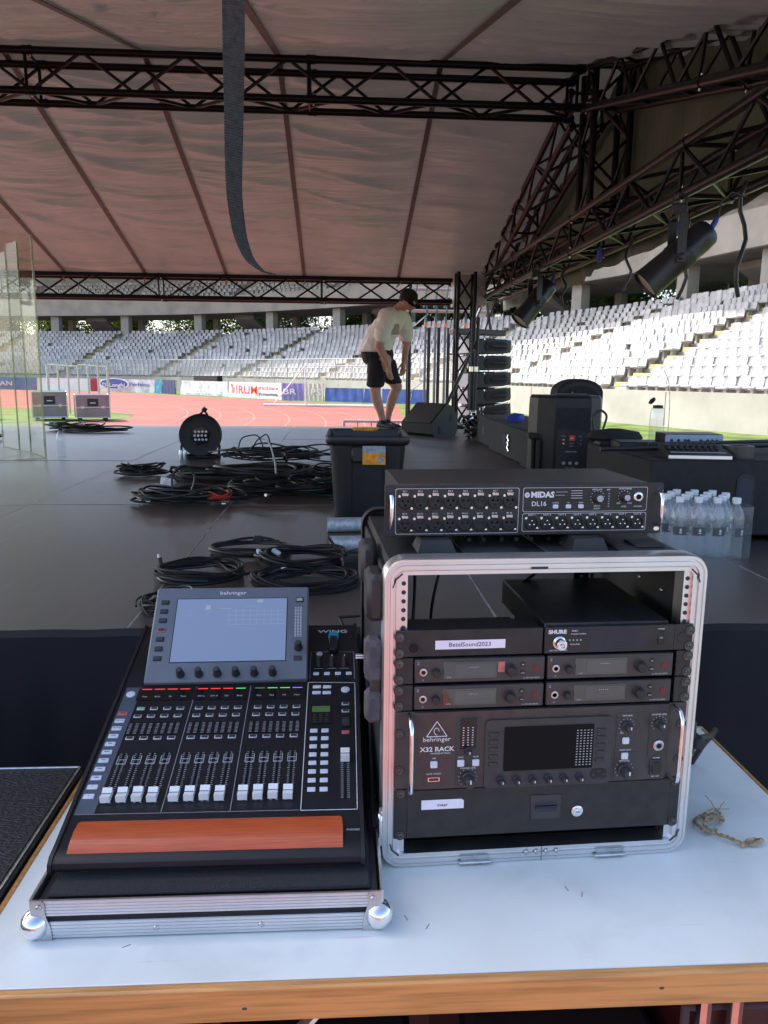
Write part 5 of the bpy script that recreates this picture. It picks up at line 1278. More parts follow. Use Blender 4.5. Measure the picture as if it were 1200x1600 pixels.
# ================================================================== THINGS ON THE STAGE
def coil(cx, cy, rx, ry, loops, r, seed, jit=.06, h=.05, tail=None, z0=STG, tilt=0, clump=0.):
    rd = random.Random(seed); pts = []; n = 28; ph = rd.uniform(0, 6.28)
    for L in range(loops):
        kx = 1+rd.uniform(-jit, jit); ky = 1+rd.uniform(-jit, jit); ox = rd.uniform(-jit, jit)*rx; oy = rd.uniform(-jit, jit)*ry; zz = rd.uniform(0, 1)*h
        for i in range(n):
            a = ph+2*math.pi*i/n; w_ = 1+.04*math.sin(3*a+L)+clump*rd.uniform(-.3, .3)
            pts.append(V((cx+ox+rx*kx*w_*math.cos(a), cy+oy+ry*ky*w_*math.sin(a), z0+r+max(0, zz*(1+.35*math.sin(2*a+L*1.7))+clump*rd.uniform(0, .06)))))
    for _ in range(3): pts = [pts[0]]+[(pts[i-1]+pts[i]*2+pts[i+1])/4 for i in range(1, len(pts)-1)]+[pts[-1]]
    if tail: pts += smooth([pts[-1]]+[V(p) for p in tail], 4, 2)[1:]
    return pts
def cable_thing(name, label, parts, group='cable coils on the stage', loc=None):
    """parts: list of (part name, points, radius, material)"""
    c = V((0, 0, 0)); p0 = parts[0][1]
    for p in p0: c += p
    c /= len(p0); c.z = STG
    t = thing(name, label, 'cable', tuple(c), 0, group)
    for pn, pts, r, m in parts: obj(pn, MB().tube([p-c for p in pts], r, 6).mesh('cable', m), t)
    return t, c
def plug(t, c, P, dirv, m='steel', r=.0095, L=.05):
    a = V(P)-c; d_ = V(dirv).normalized()
    o = obj('plug_body', MB().tube([a, a+d_*L*.25, a+d_*L*.6, a+d_*L], [r*.55, r*.9, r, r], 10).mesh('plug', 'black_plastic'), t)
    obj('plug_shell', MB().tube([a+d_*L, a+d_*L*1.45], r*.85, 10).mesh('plug', m), t)
t, c = cable_thing('cable_coil', 'neat black cable coil farthest from the console among the near coils', [('cable', coil(-.335, 2.86, .150, .115, 8, .0048, 1, .05, .03), .0048, 'cable_black')])
obj('tie', MB().cbox(-.02, .02, -.012, .012, .0, .03, .006).mesh('tie', 'rubber'), t, T((.02, .11, .01)))
t, c = cable_thing('cable_coil', 'black cable coil with white tape tags in the middle of the near coils', [('cable', coil(-.125, 2.66, .155, .13, 10, .0046, 2, .09, .04), .0046, 'cable_black')])
for k, (x, y, a) in enumerate(((-.155, .03, 10), (-.15, .005, 60), (-.1, .03, -30))): obj('tape_tag', MB().cbox(-.016, .016, -.009, .009, 0, .012, .002).mesh('tag', 'white_tape'), t, T((x, y, .035)) @ RZ(a) @ RY(25))
t, c = cable_thing('cable_coil', 'black cable coil half hidden behind the right top corner of the tilted screen', [('cable', coil(-.11, 2.40, .165, .125, 9, .0046, 3, .08, .03), .0046, 'cable_black')])
tl = [(-.33, 2.40, STG+.03), (-.27, 2.43, STG+.035), (-.235, 2.47, STG+.02)]
t, c = cable_thing('cable_coil', 'black cable coil with a loose plug end behind the left of the tilted screen', [('cable', coil(-.465, 2.50, .145, .115, 9, .0048, 4, .05, .035, tl), .0048, 'cable_black')]); plug(t, c, tl[-1], (.5, .4, .1))
plug(t, c, (-.6, 2.57, STG+.02), (-.2, .3, .6), 'pink_flesh_clip', .007, .03)
t, c = cable_thing('cable_coil', 'thin black cable coil beside the deck seam, partly behind the left of the screen', [('cable', coil(-.50, 2.17, .07, .09, 6, .0035, 5, .12, .03), .0035, 'cable_black')])
t, c = cable_thing('cable_coil', 'small separate black cable bundle left of the big heap', [('cable', coil(-1.27, 5.02, .13, .10, 9, .006, 6, .2, .07, clump=.5), .006, 'cable_black')])
t, c = cable_thing('extension_cable', 'thin black lead with a round socket lying between the small bundle and the heap', [('cable', smooth([V((-1.02, 5.0, STG+.03)), V((-.9, 5.05, STG+.008)), V((-.6, 5.2, STG+.008)), V((-.3, 5.3, STG+.02))], 6), .006, 'cable_black')])
obj('socket', MB().lathe([(.028, 0), (.03, .03), (.022, .06)], 12).mesh('sock', 'black_plastic'), t, T(V((-1.03, 5.0, STG+.03))-c) @ RY(-70))
t, c = cable_thing('cable_coil', 'loose black cable coil with a small red coil in it, left of the tote bin', [('cable', coil(-.83, 3.98, .20, .12, 9, .006, 7, .22, .05, clump=.35), .006, 'cable_black'), ('cable', coil(-.72, 4.02, .22, .10, 5, .006, 8, .3, .05, clump=.3), .006, 'cable_black'), ('loop', smooth([V((-.86, 4.0, STG+.03)), V((-.87, 4.02, STG+.14)), V((-.8, 4.05, STG+.20)), V((-.74, 4.02, STG+.13)), V((-.78, 4.0, STG+.02))], 5), .006, 'cable_black'), ('red_cable', coil(-.61, 3.93, .055, .045, 6, .006, 9, .1, .04, z0=STG+.02), .006, 'cable_red')])
plug(t, c, (-.9, 3.9, STG+.02), (-1, -.3, .05)); plug(t, c, (-.63, 3.84, STG+.02), (1, -.3, .05))
t, c = cable_thing('cable_coil', 'thick black multicore cable coiled in wide loops at the back left of the heap', [('cable', coil(-.62, 4.82, .40, .20, 11, .010, 10, .12, .07, clump=.08), .010, 'cable_black'), ('cable', coil(-.50, 4.88, .34, .17, 5, .010, 11, .15, .08), .010, 'cable_black')], 'big heap of cables')
obj('white_wrap', hull([(random.uniform(-.05, .05), random.uniform(-.035, .035), random.uniform(0, .06)) for _ in range(26)], 'wrap', 'white_tape'), t, T(V((-1.0, 4.55, STG))-c))
t, c = cable_thing('cable_coil', 'tangled black cable pile farthest back in the heap with wiry loops standing up', [('cable', coil(-.48, 5.78, .33, .2, 12, .006, 12, .3, .10, clump=.6), .006, 'cable_black'), ('loop', smooth([V((-.75, 5.7, STG+.06)), V((-.72, 5.7, STG+.2)), V((-.6, 5.75, STG+.22)), V((-.55, 5.7, STG+.12)), V((-.66, 5.7, STG+.1))], 6), .005, 'cable_black'), ('loop', smooth([V((-.64, 5.7, STG+.1)), V((-.6, 5.6, STG+.18)), V((-.52, 5.65, STG+.24)), V((-.48, 5.6, STG+.1))], 6), .005, 'cable_black'), ('tail', smooth([V((-.3, 5.7, STG+.05)), V((-.1, 5.72, STG+.02)), V((-.02, 5.75, STG+.02))], 6), .006, 'cable_black')], 'big heap of cables'); plug(t, c, (-.02, 5.75, STG+.02), (1, .1, 0))
t, c = cable_thing('white_cable', 'single pale grey cable standing up in an arc over the heap', [('cable', smooth([V((-.56, 5.6, STG+.2)), V((-.5, 5.4, STG+.21)), V((-.44, 5.0, STG+.2)), V((-.38, 4.6, STG+.14)), V((-.36, 4.4, STG+.1))], 6), .006, 'fence_metal')], 'big heap of cables')
hp = [('cable', coil(-.40+.12*k, 4.28+.05*(k % 2), .23, .14, 7, .006, 20+k, .25, .065, clump=.35), .006, 'cable_black') for k in range(4)]
t, c = cable_thing('cable_coil', 'largest messy black cable pile nearest in the heap, reaching to the tote bin', hp+[('green_cable', coil(-.02, 4.22, .17, .06, 2, .006, 31, .1, .04), .006, 'cable_green'), ('tail', smooth([V((-.42, 4.35, STG+.04)), V((-.56, 4.32, STG+.03)), V((-.62, 4.3, STG+.04))], 5), .02, 'cable_black')], 'big heap of cables')
for P, dv in (((-.35, 4.05, STG+.03), (-.3, -.6, .1)), ((-.05, 4.0, STG+.02), (1, -.1, .0)), ((.05, 4.02, STG+.03), (.6, -.5, .1)), ((-.3, 4.45, STG+.16), (-.2, -.3, .5))): plug(t, c, P, dv)
t, c = cable_thing('cable_coil', 'black cable coil behind the heap next to the tote bin with splayed plug ends', [('cable', coil(-.02, 4.95, .17, .12, 7, .006, 33, .2, .06, clump=.3), .006, 'cable_black')], 'big heap of cables'); plug(t, c, (.15, 4.95, STG+.05), (.8, .3, .2)); plug(t, c, (.15, 5.0, STG+.06), (.8, .5, .1))
t, c = cable_thing('cable_coil', 'flat dark cable bundle on the far stage edge beside the flight cases', [('cable', coil(-3.0, 8.9, .26, .16, 8, .009, 35, .3, .06, clump=.4), .009, 'cable_black'), ('cable', coil(-2.75, 8.7, .3, .12, 6, .009, 36, .3, .04, clump=.3), .009, 'cable_black')], 'far cables')
t, c = cable_thing('cable_coil', 'dark cable bundle behind the clear drum shield', [('cable', coil(-3.45, 7.6, .2, .14, 7, .008, 37, .3, .05, clump=.4), .008, 'cable_black')], 'far cables')
t, c = cable_thing('cable_coil', 'end of a dark cable bundle at the left picture edge', [('cable', coil(-2.45, 4.93, .14, .10, 6, .007, 38, .3, .04, clump=.4), .007, 'cable_black')], 'far cables')
# power adapter and two steel pipes
pa = thing('power_adapter', 'small black plug-in power adapter lying on the stage by the rack case', 'adapter', (.055, 2.56, STG))
obj('body', MB().cbox(-.048, .03, -.028, .028, 0, .05, .006).mesh('body', 'black_plastic'), pa, RZ(8))
for dy in (-.01, .01): rod('prong', (.03, dy, .025), (.052, dy, .025), .0025, 'steel', pa, 6)
obj('lead', MB().tube(smooth([(-.03, 0, .045), (-.06, .05, .07), (-.10, .12, .11), (-.06, .13, .03), (.06, .16, .06), (.2, .15, .05)], 5), .0028, 6).mesh('lead', 'cable_black'), pa)
for k, (x, y, L, a, lab) in enumerate(((-.05, 3.235, .6, 4, 'galvanised steel pipe lying just in front of the tote bin'), (-.035, 2.86, .6, 3, 'galvanised steel pipe lying nearest to the rack case'))):
    P = thing('steel_pipe', lab, 'pipe', (x, y, STG), R(a), 'steel pipes')
    obj('tube', MB().ring([[(xx, .031*rr*math.cos(q*math.pi/14), .031+.031*rr*math.sin(q*math.pi/14)) for q in range(28)] for xx, rr in ((.05, .86), (0, .86), (0, 1), (L, 1), (L, .86), (L-.05, .86))]).mesh('pipe', 'galvanised', ang=50), P)
# tote bin
tb_ = thing('tote_bin', 'large black plastic tote bin with an orange product sticker standing on the stage', 'bin', (.135, 3.74, STG), R(-1))
def tote():
    L = []
    def lp(w_, d_, z, r=.04): return [(x, y, z) for x, y in rrect(w_, d_, r, 4)]
    L = [lp(.30, .42, .004), lp(.305, .425, 0), lp(.335, .46, .25), lp(.35, .475, .345), lp(.372, .497, .348), lp(.385, .51, .36), lp(.387, .512, .385), lp(.38, .505, .39), lp(.362, .487, .387), lp(.352, .477, .37), lp(.335, .46, .25), lp(.30, .42, .012), lp(.2, .3, .01), lp(.05, .05, .01)]
    return MB().ring(L).mesh('shell', 'tote_black', ang=50)
obj('shell', tote(), tb_)
obj('base', MB().box(-.13, .13, -.19, .19, .003, .008).mesh('base', 'tote_black'), tb_)
for x in (-.085, .085): obj('rib', hull([(x-.01, -.211, .02), (x+.01, -.211, .02), (x-.01, -.22, .02), (x+.01, -.22, .02), (x-.012, -.232, .33), (x+.012, -.232, .33), (x-.012, -.247, .33), (x+.012, -.247, .33)], 'rib', 'tote_black'), tb_)
obj('handle_recess', MB().cbox(-.075, .075, -.262, -.236, .27, .345, .008).mesh('hr', 'tote_black'), tb_)
stk = obj('sticker', MB().box(-.052, .052, -.0008, 0, 0, .085).mesh('st', 'orange_label'), tb_, T((.03, -.268, .245-.0)) @ RX(-4) if False else T((.028, -.2635, .262)))
obj('sticker_band', MB().box(-.052, .052, -.0014, -.0009, .052, .085).mesh('st', 'grey_label'), stk)
obj('sticker_picture', MB().prism([(.018, .008), (.03, .006), (.046, .014), (.046, .032), (.034, .04), (.02, .03)], 0, .0006).mesh('sp', 'grey_label'), stk, T((0, -.0009, 0)) @ UP)
obj('orange_handle', MB().cbox(-.07, .06, .235, .262, .375, .395, .006).mesh('oh', 'orange_label'), tb_)
# cable reel
rl = thing('cable_reel', 'black drum cable reel with sockets standing on the stage', 'cable reel', (-1.09, 6.15, STG), R(6)); rl.scale = (.92, .92, .92)
prof = [(.0, .055), (.08, .05), (.16, .045), (.175, .05), (.18, .035), (.172, .025), (.12, .02), (.12, -.06), (.17, -.065), (.178, -.075), (.17, -.09), (0, -.085)]
dr = obj('drum', MB().lathe(prof, 36).mesh('drum', 'black_plastic'), rl, T((0, 0, .195)) @ UP)
obj('socket_plate', MB().lathe([(0, .062), (.082, .06), (.088, .05)], 6).mesh('sp', 'black_gloss'), dr, RZ(15))
for k in range(12):
    i, j = k % 4, k//4; obj('socket_contact', lathe('skc', [(.010, 0), (.010, .005), (0, .005)], 'label_white', 10), dr, T((-.045+i*.03+(.0 if j % 2 else .006), -.035+j*.034, .062)))
obj('wound_cable', MB().tube(coil(0, 0, .135, .135, 8, .01, 50, .06, .06, z0=-.05), .009, 6).mesh('wc', 'cable_black'), dr)
obj('stand_frame', MB().tube([(-.13, -.11, .012), (-.15, -.11, .012), (-.16, -.05, .1), (-.0, .1, .37), (.03, .11, .40), (.05, .1, .37), (.16, -.05, .1), (.15, -.11, .012), (.13, -.11, .012)], .011, 8).mesh('fr', 'black_metal'), rl)
obj('stand_frame', MB().tube([(-.16, -.11, .012), (.17, -.11, .012)], .011, 8).tube([(-.16, .10, .012), (.16, .10, .012)], .011, 8).mesh('fr', 'black_metal'), rl)
obj('grip', MB().tube([(.02, .1, .39), (.045, .1, .42)], .02, 10).mesh('gr', 'rubber'), rl)
for x in (-.155, -.125): obj('plug_body', MB().lathe([(.018, 0), (.02, .05), (.014, .08)], 10).mesh('pl', 'steel'), rl, T((x, -.14, .0)))
# clear drum shield
sh_ = thing('drum_shield', 'clear acrylic folding drum shield at the left of the stage', 'screen', (-2.45, 6.2, STG))
SP = [(-3.05, 5.35), (-2.24, 6.02), (-2.52, 6.45), (-2.68, 6.62), (-2.95, 6.95)]; hs = [1.64, 1.64, 1.66, 1.62, 1.6]
for k, (a, b) in enumerate(zip(SP, SP[1:])):
    a = V((a[0]+2.45, a[1]-6.2, 0)); b = V((b[0]+2.45, b[1]-6.2, 0)); dv = b-a; L = dv.length-.012
    o = obj('panel', MB().box(.006, L, -.003, .003, .01, hs[k]).mesh('panel', 'acrylic'), sh_, T(a) @ MX.Rotation(math.atan2(dv.y, dv.x), 4, 'Z'))
    for x0, x1 in ((.0, .006), (L, L+.006)): obj('polished_edge', MB().box(x0, x1, -.0045, .0045, .01, hs[k]).mesh('edge', 'acrylic_edge'), o)
    obj('polished_edge', MB().box(.006, L, -.0045, .0045, .004, .010).mesh('edge', 'acrylic_edge'), o)
    for z in (.12, hs[k]-.15): obj('hinge', MB().lathe([(.008, -.03), (.008, .03)], 8).mesh('h', 'acrylic_edge'), o, T((L+.006, 0, z)))
wb = thing('water_bottle', 'single clear water bottle with black cap standing beside the drum shield', 'bottle', (-2.16, 6.12, STG))
BPROF = [(.028, 0), (.0325, .004), (.0335, .02), (.032, .045), (.0335, .07), (.032, .095), (.0335, .12), (.0335, .15), (.028, .175), (.016, .198), (.0135, .205), (.0135, .212)]
BOT = MB().lathe(BPROF, 16).mesh('bottle', 'pet'); CAPM = MB().lathe([(.0155, .207), (.0158, .225), (.014, .228), (0, .229)], 14).mesh('cap', 'white_cap'); CAPB = MB().lathe([(.0155, .207), (.0158, .225), (.014, .228), (0, .229)], 14).mesh('cap', 'black_plastic')
obj('body', BOT, wb); obj('cap', CAPB, wb)
# pack of water bottles
mk('bottle_label', (.03, .035, .04), .4, var=.1)
LBL = MB()
for i in range(6):
    a0, a1 = R(-135+i*15), R(-135+(i+1)*15)
    LBL.add([(.0342*math.cos(a0), .0342*math.sin(a0), .085), (.0342*math.cos(a1), .0342*math.sin(a1), .085), (.0342*math.cos(a1), .0342*math.sin(a1), .117), (.0342*math.cos(a0), .0342*math.sin(a0), .117)], [(0, 1, 2, 3)])
LBL = LBL.mesh('label', 'bottle_label')
DROP = MB().lathe([(0, .0), (.006, .0), (.006, .0006), (0, .0006)], 10).mesh('drop', 'white_print')
for r in range(4):
    for q in range(4):
        x = 1.282+q*.067+r*.010-.033*(r % 2); y = 2.79+r*.062-q*.012
        b = thing('water_bottle', ORD[q]+' clear bottle from the left in the '+('front', 'second', 'third', 'back')[r]+' row of the pack', 'bottle', (x, y, STG), R(random.uniform(-15, 25)), 'pack of water bottles')
        obj('body', BOT, b); obj('cap', CAPM, b); l_ = obj('label', LBL, b); obj('drop_mark', DROP, l_, T((0, -.0345, .104)) @ RX(90) @ MX.Diagonal((.7, 1.1, 1, 1))); obj('drop_mark', DROP, l_, T((0, -.0345, .094)) @ RX(90) @ MX.Diagonal((1.0, .4, 1, 1)))
mk('shrink_tmp', (.8, .8, .8), .2, var=0)
glassy('shrink_film', (.95, .96, .97), .05, .15, .4, .04)
tag(obj('shrink_wrap', MB().ring([[(x, y, STG+z) for x, y in [(1.205, 2.77), (1.24, 2.745), (1.50, 2.70), (1.53, 2.715), (1.56, 2.92), (1.53, 2.96), (1.27, 3.0), (1.21, 2.99)]] for z in (.004, .08, .2)]).mesh('film', 'shrink_film')), 'clear shrink film wrapped round the pack of water bottles', 'film')
# steel handled black road case with gear on top (right)
sub = thing('subwoofer', 'large flat black speaker cabinet with oval handle on the right, gear lying on it', 'speaker', (1.865, 3.4, STG), 0)
SZ = .34
obj('cabinet', MB().cbox(-.62, .62, -.40, .40, .03, SZ, .006).mesh('cab', 'black_matte'), sub)
hd = obj('handle_plate', MB().prism(rrect(.075, .17, .03, 6), 0, .003).mesh('hp', 'black_plastic'), sub, T((-.22, -.4, .2)) @ UP); obj('handle_recess', MB().prism(rrect(.055, .13, .025, 6), .003, .0035).mesh('hr', 'ink'), hd)
hd = obj('top_recess', MB().prism(rrect(.11, .05, .024, 6), 0, .001).mesh('tr', 'ink'), sub, T((-.42, -.25, SZ)))
for x in (-.5, .0, .5): obj('runner', MB().cbox(x-.04, x+.04, -.39, .39, 0, .03, .006).mesh('run', 'rubber'), sub)
SB = STG+SZ
# gear on the sub
def gear(name, label, cat, loc, rz=0): return thing(name, label, cat, loc, R(rz), None)
mxr = gear('compact_mixer', 'small desktop mixer with a row of knobs and pale front edge on the speaker cabinet', 'mixer', (1.47, 3.10, SB), -8)
obj('body', hull([(-.13, -.075, 0), (.13, -.075, 0), (-.13, .075, 0), (.13, .075, 0), (-.13, -.075, .018), (.13, -.075, .018), (-.13, .075, .05), (.13, .075, .05)], 'body', 'black_plastic'), mxr)
obj('silver_strip', MB().box(-.125, .125, -.0775, -.0755, .003, .016).mesh('ss', 'alu'), mxr)
for k in range(9):
    for j in range(2): obj('knob', lathe('mxk', [(.0075, 0), (.006, .016), (0, .0165)], 'black_plastic', 10), mxr, T((-.10+k*.024, .01+j*.04, .036+j*.008)))
obj('button_row', MB().box(-.11, .11, -.05, -.035, .025, .027).mesh('br', 'button_grey'), mxr)
tp = gear('tape_roll', 'roll of grey tape standing flat beside the small mixer', 'tape', (1.665, 3.12, SB), 0)
obj('roll', MB().ring([[(r*math.cos(q*math.pi/14), r*math.sin(q*math.pi/14), z) for q in range(28)] for r, z in ((.04, 0), (.062, 0), (.062, .05), (.04, .05), (.04, 0))]).mesh('roll', 'gunmetal'), tp)
itf = gear('audio_interface', 'pale blue grey audio interface with sockets on the speaker cabinet', 'audio interface', (1.61, 3.45, SB+.02), -6)
obj('body', MB().cbox(-.13, .13, -.05, .1, 0, .055, .004).mesh('b', 'black_metal'), itf); fpn = obj('face', MB().cbox(-.128, .128, -.054, -.05, .003, .052, .001).mesh('f', mk('face_blue', (.35, .42, .55), .4, var=.05).name), itf)
for k, x in enumerate((-.1, -.07, -.04, -.025, .03, .06, .08, .1)): obj('socket', lathe('ifs', [(.007, 0), (.006, .004), (0, .004)], 'ink', 10), itf, FP(x, .026, .054))
obj('riser', MB().box(-.12, .12, -.04, .09, -.03, 0).mesh('r', 'black_plastic'), itf)
std = gear('microphone_stand', 'folded black microphone stand lying across the speaker cabinet', 'microphone stand', (1.42, 3.27, SB+.02), 0)
obj('tube', MB().tube([(-.3, -.03, 0), (.52, .0, .02)], .010, 8).tube([(-.05, .07, .012), (.50, .05, .03)], .010, 8).mesh('t', 'black_metal'), std); 
for y, z in ((.0, .02), (.05, .03)): obj('end_cap', MB().tube([(.5, y, z), (.55, y, z)], .02, 10).mesh('e', 'rubber'), std)
for k, (x, y, w_, d_, h, m, lab, cat) in enumerate(((1.40, 3.50, .24, .16, .035, 'black_plastic', 'flat black receiver box on the speaker cabinet nearest the boxy speaker', 'receiver'), (1.36, 3.68, .22, .12, .022, 'black_metal', 'thin black box stacked behind the receiver on the speaker cabinet', 'receiver'), (1.62, 3.66, .2, .12, .02, 'black_gloss', 'glossy black flat box behind the blue grey interface', 'box'))):
    g_ = gear('gear_box', lab, cat, (x, y, SB), -5+k*4); obj('shell', MB().cbox(-w_/2, w_/2, -d_/2, d_/2, 0, h, .004).mesh('s', m), g_); obj('face_strip', MB().box(-w_/2*.9, w_/2*.9, -d_/2-.001, -d_/2, h*.2, h*.8).mesh('f', 'button_dark'), g_)
wb2 = gear('tall_bottle', 'tall clear bottle standing on the speaker cabinet with its black flip cap open', 'bottle', (1.57, 3.74, SB), 0)
obj('body', MB().lathe([(.03, 0), (.036, .004), (.036, .12), (.034, .16), (.03, .175), (.014, .185)], 18).mesh('b', 'pet'), wb2); obj('lid', MB().lathe([(.024, .175), (.024, .19), (0, .192)], 14).mesh('l', 'black_plastic'), wb2); obj('flip_cap', MB().lathe([(.0, -.008), (.018, -.006), (.02, .004), (0, .012)], 14).mesh('fc', 'black_plastic'), wb2, T((-.032, 0, .212)) @ RY(-50))
gm = gear('wire_antenna', 'thin wire antenna rising beside the tall bottle', 'antenna', (1.62, 3.72, SB), 0)
obj('wire', MB().tube(smooth([(0, 0, 0), (.0, 0, .2), (-.01, 0, .3), (-.04, 0, .36)], 6), .002, 6).mesh('n', 'steel'), gm); obj('base', MB().lathe([(.03, 0), (.03, .01), (.004, .016)], 16).mesh('ba', 'black_metal'), gm)
hb = gear('headphone_bag', 'soft black pouch with a cable loop beside the boxy speaker', 'pouch', (1.36, 3.74, SB), 0)
obj('pouch', MB().lathe([(0, 0), (.1, .004), (.13, .03), (.11, .06), (.03, .075), (0, .076)], 18).mesh('p', 'black_matte'), hb, MX.Diagonal((1.1, .7, 1, 1))); obj('loop', MB().tube(smooth([(-.1, 0, .05), (-.12, 0, .13), (-.08, 0, .17), (-.04, 0, .14), (-.06, 0, .07)], 5), .006, 6).mesh('lp', 'cable_black'), hb)
# boxy portable speaker with rear panel facing the camera
jb = thing('portable_speaker', 'tall black portable loudspeaker seen from its control panel side', 'loudspeaker', (1.285, 4.35, STG), R(-8)); jb.scale = (1.1, 1, 1)
def boxy():
    pl = [(-.185, -.02), (-.15, -.10), (-.07, -.155), (.11, -.155), (.165, -.10), (.185, -.02), (.17, .15), (-.17, .15)]
    lo = [(x, y, .02) for x, y in pl]; 
    return MB().ring([[(x, y, z) for x, y in [(px*s, py*s) for px, py in pl]] for z, s in ((.0, .97), (.01, 1), (.50, 1), (.545, .985), (.56, .93))]).add([(px*.93, py*.93, .56) for px, py in pl], [tuple(range(8))]).mesh('cab', 'black_plastic', ang=25)
obj('cabinet', boxy(), jb)
obj('top_plate', MB().cbox(-.06, .1, -.13, .0, .558, .57, .004).mesh('tp', 'gunmetal'), jb)
obj('waist_band', MB().cbox(-.19, .19, -.12, .05, .315, .35, .01).mesh('wb', 'black_matte'), jb)
cp = obj('control_panel', MB().prism(rrect(.15, .30, .008, 4), 0, .003).mesh('cp', 'panel_black'), jb, T((.02, -.155, .22)) @ UP)
obj('upper_recess', MB().prism(rrect(.165, .11, .01, 4), 0, .002).mesh('ur', 'black_matte'), jb, T((.02, -.156, .44)) @ UP)
obj('logo_plate', MB().box(-.012, .016, .095, .125, .003, .0045).mesh('lg', mk('logo_red', (.6, .06, .02), .4, var=0).name), cp); text('logo', 'JBL', .014, 'white_print', cp, T((.002, .11, .005)))
for k in range(3): obj('knob', lathe('jbk', [(.009, 0), (.007, .014), (0, .015)], 'button_grey', 12), cp, T((-.035+k*.032, -.03, .003)))
for s_, x, y, sz in (('subwoofer', .0, .035, .014), ('GAIN   LEVEL', 0, -.055, .008), ('LINE IN', -.04, .12, .007), ('THRU', .04, .12, .007), ('INPUT', .0, .065, .007), ('POWER', .0, .08, .006)): text('lettering', s_, sz, 'pale_print', cp, T((x, y, .0032)))
for x, y in ((-.04, .1), (.045, .1), (-.04, .08), (.045, .08), (-.04, -.09), (.045, -.09)): obj('socket', lathe('jbs', [(.006, 0), (.0055, .002), (0, .002)], 'steel', 10), cp, T((x, y, .003)))
obj('round_port', MB().ring([[(r*math.cos(q*math.pi/12), r*math.sin(q*math.pi/12), z) for q in range(24)] for r, z in ((.013, .003), (.016, .005), (.02, .003))]).mesh('rp', 'white_print'), cp, T((.0, -.12, 0)))
for sx in (-1, 1):
    for k in range(2): obj('pole_rib', MB().cbox(sx*(.165-.03*k)-.008, sx*(.165-.03*k)+.008, -.13+.03*(1-k), -.09+.03*(1-k), .01, .315, .004).mesh('pr', 'black_matte'), jb)
ms = thing('monitor_speaker', 'black speaker with rounded top standing behind the boxy loudspeaker', 'loudspeaker', (1.545, 5.0, STG), R(-5))
obj('cabinet', MB().prism([(-.145, 0), (.145, 0)]+[(.145-.0*k, .50) for k in (0,)]+[(.145*math.cos(R(a))*(1 if a < 90 else 1), .56+.09*math.sin(R(a))) for a in range(0, 181, 12)]+[(-.145, .50)], -.12, .12).mesh('cab', 'black_matte', ang=30), ms, T((0, 0, 0)) @ UP)
text('logo', 'J', .05, 'pale_print', ms, FP(-.05, .55, .122)); obj('grille_rim', MB().ring([[(x*s, .33+(y-.33)*s, .0) for x, y in [(-.13, .02), (.13, .02)]+[(.13*math.cos(R(a)), .55+.08*math.sin(R(a))) for a in range(0, 181, 12)]] for s in (.92, 1.)]).mesh('gr', 'black_plastic'), ms, T((0, -.122, 0)) @ UP)
# row of low black subs along the right edge of the stage
for k, (x, y, w_, d_, lab) in enumerate(((1.66, 7.48, .5, .92, 'low black speaker box at the far end of the row by the tower'), (1.63, 6.38, .5, 1.2, 'low black speaker box with a chrome latch in the middle of the row'), (1.62, 5.1, .5, 1.25, 'low black speaker box mostly hidden behind the tall portable loudspeaker'))):
    t = thing('low_speaker_box', lab, 'speaker', (x, y, STG), R(1), 'row of low speaker boxes')
    obj('cabinet', MB().cbox(-w_/2, w_/2, -d_/2+.006, d_/2-.006, .0, .262, .006).mesh('cab', 'black_matte'), t)
    obj('recess', MB().box(-w_/2-.002, -w_/2, -.06, .06, .09, .18).mesh('r', 'ink'), t)
    if k == 1:
        for dz in (.06, .1, .14): obj('latch', MB().tube([(-w_/2-.006, -.2, dz), (-w_/2-.012, -.17, dz+.03), (-w_/2-.006, -.18, dz+.05)], .008, 6).mesh('l', 'chrome'), t)
tag(obj('blue_bundle', hull([(1.55+random.uniform(-.09, .09), 6.75+random.uniform(-.1, .1), STG+.263+random.uniform(0, .075)) for _ in range(34)], 'bundle', 'blue_tape')), 'crumpled bright blue bundle on the row of low speaker boxes', 'cloth')
# wedge monitor and boom stand
wd = thing('wedge_monitor', 'black wedge monitor speaker tilted on the far stage floor', 'loudspeaker', (1.02, 8.62, STG), R(-52)); wd.scale = (.82, .86, .98)
pw = [(-.24, .03), (-.2, .0), (.18, .0), (.22, .06), (.22, .22), (.12, .33), (.02, .36), (-.26, .14)]
obj('cabinet', MB().prism(pw, -.29, .29).mesh('cab', 'black_plastic', ang=25), wd, PX)
obj('grille', MB().add([(-.27, -.263, .148), (.27, -.263, .148), (.27, .012, .362), (-.27, .012, .362)], [(0, 1, 2, 3)]).mesh('g', 'panel_black'), wd)
for z, y in ((.07, -.1), (.2, .1)): obj('side_handle', MB().prism(rrect(.09, .04, .018, 5), 0, .004).mesh('h', 'rubber'), wd, T((.29, y, z)) @ RY(90))
bs = thing('boom_stand', 'black boom arm leaning from the corner tower down behind the wedge monitor', 'stand', (1.30, 8.9, STG))
obj('boom', MB().tube([(-.18, -.1, .1), (.28, .05, 1.05)], .02, 8).mesh('b', 'black_metal'), bs); obj('tripod', MB().tube([(-.2, -.3, .02), (.05, 0, .1)], .012, 6).tube([(.25, -.25, .02), (.05, 0, .1)], .012, 6).tube([(.05, .3, .02), (.05, 0, .1)], .012, 6).mesh('t', 'black_metal'), bs)
obj('clutch', MB().lathe([(.03, -.04), (.03, .04)], 10).mesh('c', 'black_plastic'), bs, T((.25, .04, .98)) @ RY(90))
t, c = cable_thing('cable_coil', 'tangle of cables and shiny clamps at the foot of the corner tower', [('cable', coil(1.40, 7.95, .13, .12, 8, .012, 60, .35, .2, clump=.7), .012, 'cable_black')], 'far cables')
